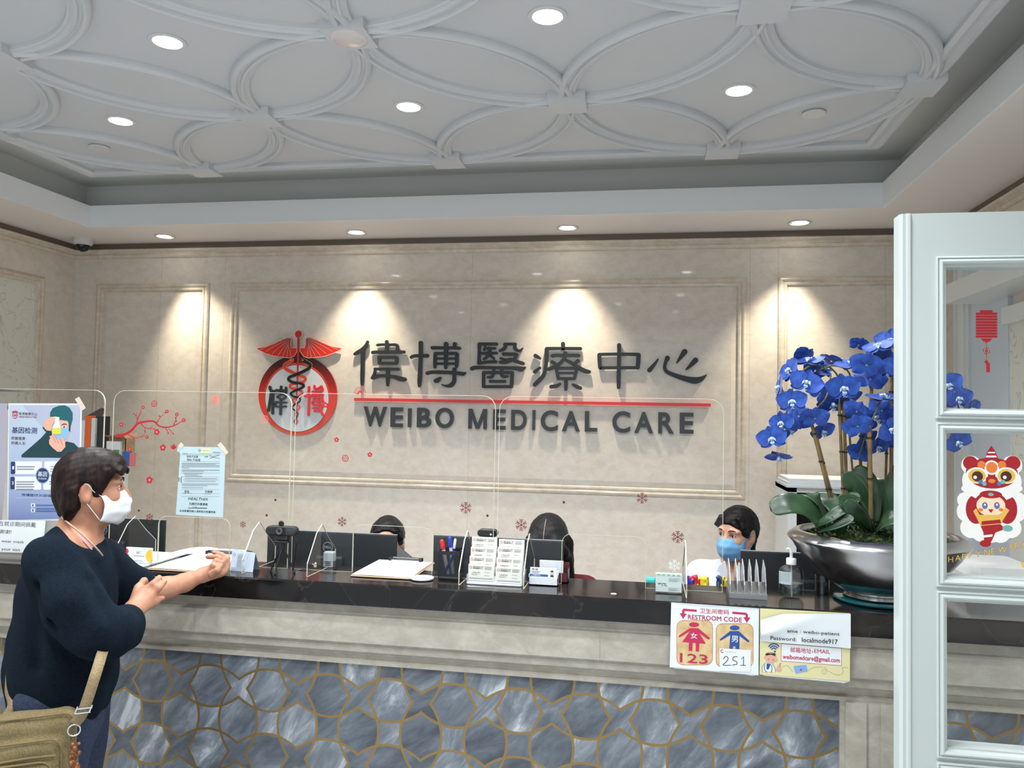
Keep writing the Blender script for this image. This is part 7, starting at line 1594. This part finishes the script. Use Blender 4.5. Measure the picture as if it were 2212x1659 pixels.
# near (right) arm, the hand laid on the other forearm
B.chain([A_(120,1222,1.91), A_(220,1376,1.90), A_(262,1354,1.97), A_(288,1320,2.05)], [.050,.042,.036,.0250], .03)
W = A_(289,1318,2.052)
mcp = [A_(300,1270,2.120), A_(315,1275,2.112), A_(328,1285,2.108), A_(334,1299,2.112)]
for i, q in enumerate(mcp): B.cap(W, q, .0245 if i in (1,2) else .021, .0145, .012)
fin = [([mcp[0], A_(311,1255,2.14), A_(315,1263,2.165)], [.0118,.0106,.0092]), ([mcp[1], A_(331,1262,2.122), A_(344,1248,2.150)], [.0128,.0110,.0086]), ([mcp[2], A_(342,1270,2.120), A_(355,1257,2.150)], [.0125,.0108,.0084]), ([mcp[3], A_(343,1294,2.125), A_(352,1292,2.145)], [.0100,.0088,.0070])]
for P_, R in fin: B.chain(P_, R, .0035)
B.chain([W.lerp(mcp[0], .35)+Vector((0,.02,0)), A_(305,1292,2.165), A_(325,1300,2.215)], [.014,.0125,.0095], .008)
# far (left) arm reaching over the ledge, palm up
B.chain([A_(208,1212,2.17), A_(278,1282,2.20), A_(300,1279,2.215)], [.050,.044,.040], .03)
B.chain([A_(296,1278,2.212), A_(322,1274,2.235), A_(360,1270,2.27), A_(400,1258,2.32), A_(438,1243,2.37)], [.0385,.0375,.032,.0265,.0205], .018)
W2 = A_(438,1242,2.37)
m2 = [A_(489,1219,2.415), A_(487,1227,2.405), A_(483,1234,2.395), A_(476,1238,2.385)]
B.ell(A_(465,1232,2.39), (.030,.014,.019), TB, .012)
for q in m2: B.cap(W2, q, .0185, .0118, .012)
B.cap(W2, A_(462,1226,2.375), .018, .013, .010)
for P_, R in (([m2[0], A_(491,1206,2.425), A_(478,1198,2.425), A_(462,1193,2.42)], [.0108,.0098,.0086,.0072]), ([m2[1], A_(485,1210,2.405), A_(470,1203,2.40), A_(449,1203,2.40)], [.0108,.0100,.0088,.0074]),
              ([m2[2], A_(479,1216,2.385), A_(466,1211,2.38), A_(460,1219,2.38)], [.0104,.0096,.0086,.0076]), ([m2[3], A_(470,1224,2.368), A_(460,1220,2.365), A_(459,1229,2.365)], [.0096,.0088,.0080,.0070]),
              ([A_(458,1240,2.35), A_(470,1232,2.345), A_(477,1222,2.355)], [.0125,.0110,.0090])): B.chain(P_, R, .003)
# legs and shoes' ankles
hipN, hipF = A_(115,1520,1.95), A_(160,1520,2.12)
for hp in (hipN, hipF): B.chain([hp, Vector((hp.x+.01, hp.y, .48)), Vector((hp.x-.01, hp.y, .09)), Vector((hp.x+.07, hp.y+.06, .05))], [.085,.058,.040,.034], .03)
body = B.mesh('body', M['skin'], cu)
hd.features(cu, look=(.75,.65,-.1))
hd.mask(cu, mat('white_mask_fabric', S(200, 206, 210), .75), flat_=.78)
# ring on the far hand
rp_ = A_(486,1215,2.408); MB().tube([rp_+Vector((.0105*math.cos(a), .0105*math.sin(a)*.9, .004*math.sin(a))) for a in [k*PI/8 for k in range(16)]], .0013, 6, closed=True).build('ring', M['chrome'], cu, smooth=80)
# hair
H = Field(hd.c-Vector((.19,.19,.17)), hd.c+Vector((.19,.19,.17)), .0032)
H.ell(hd.p(-.009,0,.030), hd.r(.102,.087,.097), hd.B, .01); H.ell(hd.p(-.040,0,.002), hd.r(.062,.077,.092), hd.B, .02)
H.ell(hd.p(.044,-.012,.074), hd.r(.050,.060,.034), hd.B, .03); H.chain([hd.p(-.062,.0,-.03), hd.p(-.056,0,-.072)], hd.r(.044,.036), .02)
for e in (-1, 1): H.chain([hd.p(-.050,e*.062,-.01), hd.p(-.054,e*.060,-.055), hd.p(-.058,e*.052,-.092)], hd.r(.026,.022,.012), .02); H.cap(hd.p(.040,e*.066,.050), hd.p(.012,e*.074,.010), .020*hd.k, .008*hd.k, .012)
# open the face, free the ears
H.ell(hd.p(.094,0,-.036), hd.r(.072,.110,.100), hd.B, .010, 'sub'); H.ell(hd.p(.040,0,-.085), hd.r(.075,.080,.070), hd.B, .01, 'sub')
for e in (-1, 1): H.ell(hd.p(-.010,e*.092,-.018), hd.r(.026,.026,.038), hd.B, .008, 'sub')
# wisps of the fringe and nape
rnd = random.Random(5)
for k in range(26):
    e = rnd.choice((-1,1)); a = rnd.random(); s0 = hd.p(.050+.030*a, e*(.070-.045*a), .070+.008*rnd.random()); s1 = hd.p(.080+.020*a+.004*rnd.random(), e*(.066-.052*a)-.012, .054-.012*rnd.random()); H.chain([s0, s0.lerp(s1,.6)+hd.f*.006, s1], [.007,.0048,.0022], .005)
for k in range(24): 
    e = rnd.uniform(-1, 1); s0 = hd.p(-.066+.03*abs(e), e*.050, -.078); H.cap(s0, s0+hd.u*(-.020-.018*rnd.random())*hd.k+hd.f*rnd.uniform(-.008,.006), .008, .0028, .006)
H.wave(.0010, (210, 420), 3)
H.mesh('hair', M['hair'], cu)
# necklace
nk = [A_(133,1118,1.99), A_(146,1129,1.965), A_(164,1143,1.95), A_(184,1160,1.945), A_(202,1178,1.955), A_(214,1191,1.975), A_(221,1200,2.0)]
q = MB()
for p in catmull([tuple(v) for v in nk], 9): q.ball(Vector(p), .0027, 8, 6)
q.build('necklace', mat('pearl_necklace', S(170, 140, 120), .25), cu, smooth=80)
q = MB(); q.tube([tuple(v) for v in catmull([tuple(A_(165,1152,1.985)), tuple(A_(185,1172,1.985)), tuple(A_(201,1192,2.0)), tuple(A_(212,1206,2.01))], 6)], .0030, 8, flat=.6); q.build('undershirt_edge', mat('pink_fabric', S(190, 140, 150), .8), cu, smooth=80)
# sweater
M['sweater'] = noise_mat('navy_fuzzy_knit', [S(6, 13, 20), S(15, 26, 36)], 240, .95, detail=6, bump=.9, bscale=800, sheen=.12, spec=.1)
[setattr(n_.inputs['Distance'], 'default_value', .004) for n_ in M['sweater'].node_tree.nodes if n_.type == 'BUMP']; M['sweater'].node_tree.nodes['Principled BSDF'].inputs['Sheen Tint'].default_value = (*S(90, 120, 150), 1)
G = Field((-2.08, 1.66, .68), (-1.24, 2.42, 1.42), .0055)
G.ell(A_(150,1255,2.04), (.118,.170,.155), TB, .05); G.ell(A_(138,1380,2.03), (.136,.180,.19), TB, .06); G.ell(A_(134,1462,2.03), (.138,.174,.20), TB, .05)
G.chain([A_(156,1178,2.03), A_(120,1214,1.93)], [.058,.068], .04); G.chain([A_(172,1184,2.06), A_(214,1214,2.17)], [.056,.066], .04)
G.chain([A_(118,1222,1.92), A_(160,1305,1.895), A_(212,1362,1.90)], [.070,.076,.070], .035); G.chain([A_(210,1366,1.90), A_(240,1366,1.94), A_(266,1354,1.98), A_(278,1342,2.0)], [.068,.064,.054,.038], .02)
G.chain([A_(212,1212,2.17), A_(262,1256,2.19), A_(290,1268,2.20), A_(302,1262,2.205)], [.070,.060,.050,.040], .03)
G.chain([A_(165,1098,2.0), A_(205,1128,1.99), A_(236,1168,2.0), A_(250,1205,2.03)], [.072,.070,.048,.018], .012, 'sub'); G.cap(A_(176,1100,2.06), A_(172,1132,2.06), .068, .062, .012, 'sub')
G.cap(A_(284,1330,2.015), A_(306,1300,2.06), .028, .036, .006, 'sub'); G.cap(A_(300,1268,2.21), A_(340,1280,2.26), .035, .036, .008, 'sub')
G.plane((0,0,A_(120,1538,2.03).z), (0.0,0,-1), .02)
# draped folds
for a, b, r in ((A_(92,1262,1.86), A_(120,1360,1.82), .009), (A_(135,1330,1.80), A_(190,1408,1.81), .014), (A_(95,1400,1.84), A_(170,1440,1.83), .010), (A_(60,1300,1.86), A_(80,1440,1.87), .010), (A_(150,1430,1.82), A_(165,1490,1.83), .005), (A_(200,1420,1.83), A_(222,1480,1.86), .008), (A_(200,1250,1.90), A_(235,1330,1.86), .010)): G.cap(a, b, r, r*.6, .035, 'sub')
G.wave(.0085, (22, 40, 72), 7)
G.mesh('sweater', M['sweater'], cu)
# jeans and shoes
M['denim'] = noise_mat('dark_denim', [S(22, 32, 52), S(40, 54, 80)], 180, .85, detail=5, bump=.5, bscale=300)
J = Field((-2.05, 1.78, .02), (-1.22, 2.32, .92), .0065)
J.ell(A_(130,1545,2.03), (.112,.150,.12), TB, .05)
for hp in (hipN, hipF): J.chain([hp, Vector((hp.x+.008, hp.y, .48)), Vector((hp.x-.01, hp.y, .06))], [.098,.076,.062], .03)
J.plane((0,0,.045), (0,0,-1), .004); J.wave(.005, (22, 48), 4); J.mesh('jeans', M['denim'], cu)
for hp in (hipN, hipF):
    Sx = Field((hp.x-.14, hp.y-.10, -.005), (hp.x+.24, hp.y+.26, .13), .006); d = Vector((.76,.65,0)); bs = Vector((hp.x-.02, hp.y-.01, .03))
    Sx.ell(bs+d*.01+Vector((0,0,.02)), (.06,.040,.045), TB, .02); Sx.ell(bs+d*.12, (.10,.044,.032), TB, .03); Sx.plane((0,0,.001), (0,0,-1), .003); Sx.mesh('shoe', M['black'], cu)

# cross-body bag
bag = thing('shoulder_bag', 'beige canvas shoulder bag with zips hanging at the customer\'s hip', 'bag', (A_(75,1640,1.80).x, 1.80, A_(75,1720,1.80).z))
M['canvas'] = noise_mat('beige_canvas', [S(98, 86, 56), S(122, 108, 74)], 300, .85, detail=4, bump=.5, bscale=500); M['canvas_dark'] = mat('olive_piping', S(104, 88, 56), .8); M['webbing'] = noise_mat('tan_webbing', [S(124, 106, 78), S(146, 128, 96)], 200, .8, bump=.6, bscale=700)
bn = Vector((.55,-.83,0)).normalized(); br_ = Vector((.83,.55,0)); BB = [tuple(br_), tuple(-bn), (0,0,1)]
bc = A_(68,1640,1.80)
Gb = Field(bc-Vector((.22,.2,.19)), bc+Vector((.22,.2,.19)), .0045)
Gb.box(bc, (.102,.042,.118), .036, BB, .01); Gb.box(bc+bn*.034+Vector((0,0,-.022))-br_*.012, (.086,.028,.088), .026, BB, .012); Gb.box(bc+bn*.055+Vector((0,0,-.045))-br_*.020, (.074,.019,.062), .018, BB, .008)
Gb.wave(.0035, (30, 70), 9); Gb.mesh('bag_body', M['canvas'], bag)
def loop(cx, cz, hw, hh, d, r=.03): 
    P_ = []
    for sx, sz, a0 in ((1,1,0),(-1,1,PI/2),(-1,-1,PI),(1,-1,1.5*PI)):
        for k in range(6): a = a0+k*PI/10; P_.append(bc+br_*(cx+sx*(hw-r)+r*math.cos(a))+Vector((0,0,cz+sz*(hh-r)+r*math.sin(a)))+bn*d)
    return P_
for cx, cz, hw, hh, d in ((0,0,.100,.116,.034), (-.012,-.022,.084,.086,.058), (-.020,-.045,.073,.061,.070)): q = MB(); q.tube(loop(cx,cz,hw,hh,d), .0026, 8, closed=True); q.build('piping', M['canvas_dark'], bag, smooth=80)
q = MB(); q.tube([bc+br_*x+Vector((0,0,.024+.004*math.cos(x*20)))+bn*.0655 for x in (-.085,-.05,0,.04,.060)], .0032, 8); z_ = q.build('zip', M['canvas_dark'], bag, smooth=80)
q = MB(); q.tube([bc+br_*x+Vector((0,0,.026))+bn*.069 for x in (-.083,-.066)], .005, 8, flat=.6); q.build('zip_puller', M['chrome'], z_, smooth=60)
disc_p = Plane(bc+bn*.0765+Vector((0,0,-.070)), u=br_, v=(0,0,1), n=bn); q = MB(); disc(q, disc_p, 0, 0, .017, 0, .002); q.build('round_badge', M['canvas_dark'], bag)
rg = A_(160,1577,1.79)
q = MB(); q.tube([rg+br_*(.014*math.cos(a))+Vector((0,0,.014*math.sin(a))) for a in [k*PI/10 for k in range(20)]], .0022, 8, closed=True); q.build('ring', M['chrome'], bag, smooth=80)
def ribbon(P_, wd, nm, m, th_=.003, nrm=None):
    C_ = catmull([tuple(p) for p in P_], 6); q = MB(); rows = []
    for i in range(len(C_)):
        p = Vector(C_[i]); t = (Vector(C_[min(i+1,len(C_)-1)])-Vector(C_[max(i-1,0)])).normalized(); n_ = nrm or bn; s_ = t.cross(n_).normalized(); rows.append([p-s_*wd/2, p+s_*wd/2])
    q.grid(rows); o = q.build(nm, m, bag, smooth=60); o.modifiers.new('thick', 'SOLIDIFY').thickness = th_; return o
s_top = A_(222,1408,1.80)
ribbon([rg+Vector((0,0,.014)), A_(176,1545,1.79), A_(186,1520,1.79), A_(204,1465,1.80), A_(218,1420,1.835), A_(224,1398,1.88), A_(224,1375,1.95)], .026, 'strap', M['webbing'])
q = MB()
for y in (1530, 1540): a = A_(181+(1535-y)*.4, y, 1.785); q.tube([a-br_*.017, a+br_*.017], .0018, 6)
for s__ in (-1, 1): a, b = A_(177,1540,1.785)+br_*.016*s__, A_(184,1524,1.785)+br_*.016*s__; q.tube([a, b], .0018, 6)
q.build('strap_buckle', M['chrome'], bag, smooth=60)
ribbon([bc-br_*.112+Vector((0,0,.05)), A_(22,1535,1.86), A_(20,1490,1.9), A_(24,1440,1.92)], .022, 'strap', M['webbing'])
chm = A_(160,1605,1.80); rnd = random.Random(2)
q = MB(); q.tube([rg-Vector((0,0,.014)), chm], .0012, 6)
for k in range(16): q.ball(chm+Vector((rnd.uniform(-.008,.010), rnd.uniform(-.006,.006), -.003-k*.0045)), rnd.uniform(.004,.008), 8, 6)
q.build('bead_charm', noise_mat('amber_beads', [S(90, 48, 28), S(150, 88, 50)], 90, .35), bag, smooth=80)

# ---------------------------------------------------------------- staff behind the counter
def staff(label, c, fwd, sc, up, torso, hair, coat, sk, arms=None, hl=.005, lean=(0,0,0)):
    """c: head centre; torso: neck-base point"""
    root = thing('person', label, 'person', (torso[0], torso[1], 0)); h_ = Head(c, fwd, up, sc); T = Vector(torso); k = sc
    F = Field((T.x-.36, T.y-.42, T.z-.62), (T.x+.36, T.y+.32, c[2]+.16), hl); h_.grow(F)
    F.chain([h_.p(-.028,0,-.055), T+Vector((0,0,.02))], [.050*k,.052*k], .03)
    tf_ = Vector((fwd[0], fwd[1], 0)).normalized() if arms is None else Vector(arms.get('face', (0,-1,0))).normalized(); tl_ = Vector((-tf_.y, tf_.x, 0)); tb = [tuple(tf_), tuple(tl_), (0,0,1)]
    G_ = Field(F.lo, F.lo+(F.n-1)*F.h, .007)
    for K_, e in ((F, 0), (G_, .012)):
        K_.ell(T+Vector((0,0,-.15)), (.095+e,.155+e,.16), tb, .05); K_.ell(T+Vector((0,0,-.38)), (.11+e,.145+e,.20), tb, .05)
        for q in (-1, 1):
            sh_ = T+tl_*q*.155+Vector((0,0,-.055)); K_.cap(T+Vector((0,0,-.02)), sh_, .045+e*.6, .050+e, .04)
            el_ = T+tl_*q*.20+tf_*.06+Vector((0,0,-.30)); hn = T+tl_*q*.10+tf_*.24+Vector((0,0,-.26))
            if arms and q in arms: el_, hn = Vector(arms[q][0]), Vector(arms[q][1])
            K_.chain([sh_, el_, el_.lerp(hn, .82) if e else hn], [.048+e, .038+e, (.030+e*.8) if e else .022], .025)
            if not e:
                d_ = (hn-el_).normalized(); sd_ = d_.cross(Vector((0,0,1))).normalized(); mid_ = hn+d_*.04
                K_.cap(hn, mid_, .022, .022, .015)
                if arms and q in arms and len(arms[q]) > 2:
                    for P_ in arms[q][2]: K_.chain([Vector(p) for p in P_], [.0105,.0095,.008][:len(P_)] if len(P_) == 3 else [.010,.008], .004)
                else:
                    for n_, o_ in enumerate((-.024,-.008,.008,.024)): K_.chain([mid_+sd_*o_, mid_+sd_*o_*1.1+d_*.030+Vector((0,0,-.004)), mid_+sd_*o_*1.1+d_*(.052+.006*(n_ in (1,2)))+Vector((0,0,-.016))], [.010,.009,.0075], .004)
                    K_.chain([hn+sd_*q*-.02, hn+d_*.03-sd_*q*.034, hn+d_*.052-sd_*q*.036], [.011,.010,.008], .005)
    for q in (-1, 1): # thighs and shins under the desk
        F.chain([T+tl_*q*.09+Vector((0,0,-.55)), T+tl_*q*.10+tf_*.06+Vector((0,0,-.58))], [.085,.075], .04)
    F.mesh('body', sk, root)
    G_.cap(T+Vector((0,0,.05)), T+Vector((0,0,-.01))+tf_*.02, .052, .055, .010, 'sub'); G_.chain([T+tf_*.06+Vector((0,0,.02)), T+tf_*.125+Vector((0,0,-.12))], [.045,.012], .010, 'sub')
    G_.wave(.004, (22, 45), 5); G_.mesh(coat[0], coat[1], root)
    hair(h_, root)
    return root, h_
M['coat'] = mat('white_coat_cotton', S(206, 210, 218), .75); M['maroon_f'] = noise_mat('dark_red_knit', [S(78, 18, 26), S(104, 28, 36)], 200, .9); M['grey_f'] = noise_mat('dark_grey_knit', [S(40, 42, 46), S(58, 60, 64)], 200, .9)
def hair_tied(h_, root, high=False):
    H = Field(h_.c-Vector((.19,.19,.20)), h_.c+Vector((.19,.19,.17)), .0036)
    H.ell(h_.p(-.018,0,.028), h_.r(.106,.083,.094), h_.B, .01); H.ell(h_.p(-.050,0,.0), h_.r(.068,.072,.085), h_.B, .03)
    for e in (-1, 1): H.chain([h_.p(.058,e*.046,.074), h_.p(.052,e*.070,.038), h_.p(.020,e*.078,.004)], h_.r(.013,.010,.004), .010)
    H.chain([h_.p(-.092,0,-.035), h_.p(-.118,0,-.060), h_.p(-.115,0,-.12), h_.p(-.105,0,-.16)], h_.r(.022,.030,.024,.010), .012)
    H.ell(h_.p(.094,0,-.048), h_.r(.066,.098,.098), h_.B, .010, 'sub'); H.ell(h_.p(.030,0,-.095), h_.r(.075,.085,.070), h_.B, .01, 'sub')
    for e in (-1, 1): H.ell(h_.p(-.012,e*.088,-.014), h_.r(.026,.024,.036), h_.B, .008, 'sub')
    if high: H.ell(h_.p(.100,0,.035), h_.r(.062,.070,.056), h_.B, .010, 'sub')
    H.wave(.0014, (170, 340), 5); H.mesh('hair', M['hair2'], root)
def hair_long(h_, root, part=True):
    H = Field(h_.c-Vector((.20,.22,.30)), h_.c+Vector((.20,.20,.17)), .0042)
    H.ell(h_.p(-.016,0,.030), h_.r(.108,.087,.094), h_.B, .01); H.ell(h_.p(-.045,0,-.02), h_.r(.074,.082,.11), h_.B, .03)
    for e in (-1, 1):
        H.chain([h_.p(.055,e*.050,.070), h_.p(.060,e*.080,.010)+Vector((0,0,0)), h_.p(.040,e*.088,-.06), Vector((h_.p(.0,e*.098,-.10).x, h_.p(.0,e*.098,-.10).y, h_.c.z-.19))], h_.r(.022,.024,.026,.018), .02)
        H.chain([h_.p(-.03,e*.08,-.03), Vector((h_.p(-.03,e*.088,0).x, h_.p(-.03,e*.088,0).y, h_.c.z-.22))], [.03,.026], .02)
    H.ell(h_.p(.098,0,-.048), h_.r(.064,.070,.100), h_.B, .010, 'sub')
    if part: H.chain([h_.p(.075,.0,.100), h_.p(.03,.0,.128), h_.p(-.03,0,.136)], [.006,.0045,.003], .007, 'sub')
    H.wave(.0014, (170, 340), 6); H.mesh('hair', M['hair2'], root)
YP_ = 3.36
rc = A_(1591,1149,YP_)
rr, rh = staff('receptionist in white coat and light blue mask, hair tied back, beside a monitor', rc, (-.60,-.78,-.10), .88, (0.06,0,1), A_(1592,1222,YP_+.05), hair_tied, ('white_coat', M['coat']), M['skin2'], arms={'face': (-.45,-.9,0)})
rh.features(rr, look=(-.7,-.7,-.15), brow='hair2'); rh.mask(rr, mat('light_blue_mask_fabric', S(104, 156, 200), .75))
for P_ in ([(1566,1212),(1553,1222),(1549,1234),(1557,1238),(1553,1243),(1574,1268),(1579,1262)], [(1596,1214),(1606,1224),(1602,1240),(1590,1262),(1583,1262)]):
    q = MB(); f_ = [A_(x, y, 3.225) for x, y in P_]; n = len(f_); q.add(f_+[p+Vector((0,.006,0)) for p in f_], [tuple(range(n)), tuple(range(n,2*n))[::-1]]+[(i,(i+1)%n,n+(i+1)%n,n+i) for i in range(n)]); q.build('coat_lapel', M['coat'], rr)
pa = A_(836,1171,3.32)
ra, ha = staff('person with dark hair and glasses looking down at a phone, behind a monitor', pa, (.22,-.93,-.22), .90, (0,0,1), A_(836,1246,3.40), lambda a, b: hair_tied(a, b, True), ('sweater', M['grey_f']), M['skin2'],
    arms={'face': (.3,-.9,0), 1: (A_(900,1290,3.12), A_(872,1232,3.08), [[A_(868,1222,3.07),A_(862,1212,3.06),A_(868,1206,3.045)], [A_(872,1220,3.07),A_(870,1208,3.06),A_(875,1204,3.045)], [A_(878,1220,3.07),A_(880,1210,3.05),A_(884,1206,3.045)], [A_(884,1222,3.07),A_(887,1214,3.06),A_(889,1210,3.05)], [A_(862,1226,3.07),A_(857,1215,3.06),A_(858,1206,3.05)]])})
ha.mask(ra, mat('pale_mask_fabric', S(200, 206, 212), .75))
g_ = thing; q = MB()
for e in (-1, 1): q.tube([ha.p(.100,e*.032+.024*math.cos(a),-.004+.019*math.sin(a)) for a in [k*PI/10 for k in range(20)]], .0012, 6, closed=True); q.tube([ha.p(.098,e*.055,.004), ha.p(.04,e*.078,.004), ha.p(-.02,e*.082,.0)], .0014, 6)
q.build('glasses', M['chrome'], ra, smooth=80); ha.features(ra, brow='hair2')
ph = thing('phone', 'black phone held up by the person in glasses', 'phone', A_(872,1204,3.03)); pcn = A_(872,1203,3.035)
F_p = Field(pcn-Vector((.08,.08,.08)), pcn+Vector((.08,.08,.08)), .003); pb = Vector((.82,-.25,-.50)).normalized(); pn = Vector((.15,-.72,.6)); pn = (pn-pb*pn.dot(pb)).normalized(); pw = pb.cross(pn)
F_p.box(pcn, (.040,.0045,.022), .004, [tuple(pb), tuple(pn), tuple(pw)], .002); F_p.mesh('phone_body', M['black'], ph)
pb_ = A_(1183,1172,3.30)
rb, hb2 = staff('person with long centre-parted hair bent over the desk, behind the card holder', pb_, (-.05,-.78,-.62), .92, (0,-.3,1), A_(1186,1244,3.42), hair_long, ('sweater', M['maroon_f']), M['skin2'], arms={'face': (0,-1,0)})
q = MB(); q.tube([hb2.p(.088,.0,.074), hb2.p(.060,.0,.1065), hb2.p(.02,.0,.1235), hb2.p(-.02,0,.1275)], .0016, 6); q.build('hair_parting', mat('scalp', S(150, 128, 118), .6), rb)
hb2.mask(rb, mat('pale_blue_mask_fabric', S(170, 196, 214), .75)); hb2.features(rb, brow='hair2')

def desk_chair(x, y, z, label):
    t = thing('office_chair', label, 'chair', (x, y, 0), 'chairs of the seated staff')
    MB().rbox(x-.22, x+.22, y-.20, y+.22, z-.07, z, .05).build('seat', M['black'], t)
    q = MB(); rows = [[(x+(i/8-.5)*.40, y+.245+.03*(1-(i/4-1)**2), z+.06+.28*j/6) for i in range(9)] for j in range(7)]; q.grid(rows); o = q.build('backrest', M['black'], t, smooth=70); o.modifiers.new('thick', 'SOLIDIFY').thickness = .03
    MB().cyl((x, y, .06), .028, z-.13, 16).build('gas_lift', M['chrome'], t)
    q = MB()
    for k in range(5): q.tube([(x, y, .08), (x+.25*math.cos(k*1.257), y+.25*math.sin(k*1.257), .05)], [.018, .012], 8)
    q.build('star_base', M['black'], t)
    for k in range(5): MB().ball((x+.25*math.cos(k*1.257), y+.25*math.sin(k*1.257), .025), .025, 12, 8).build('caster', M['black'], t)
for r_, lb in ((rr, 'black office chair under the receptionist in the white coat'), (ra, 'black office chair under the person in glasses'), (rb, 'black office chair under the person with the hair parting')):
    z_ = min((c_.matrix_local.translation.z+v.co.z) for c_ in r_.children if c_.name.startswith('body') for v in c_.data.vertices); desk_chair(r_.location.x, r_.location.y+.03, z_-.0+.012, lb)
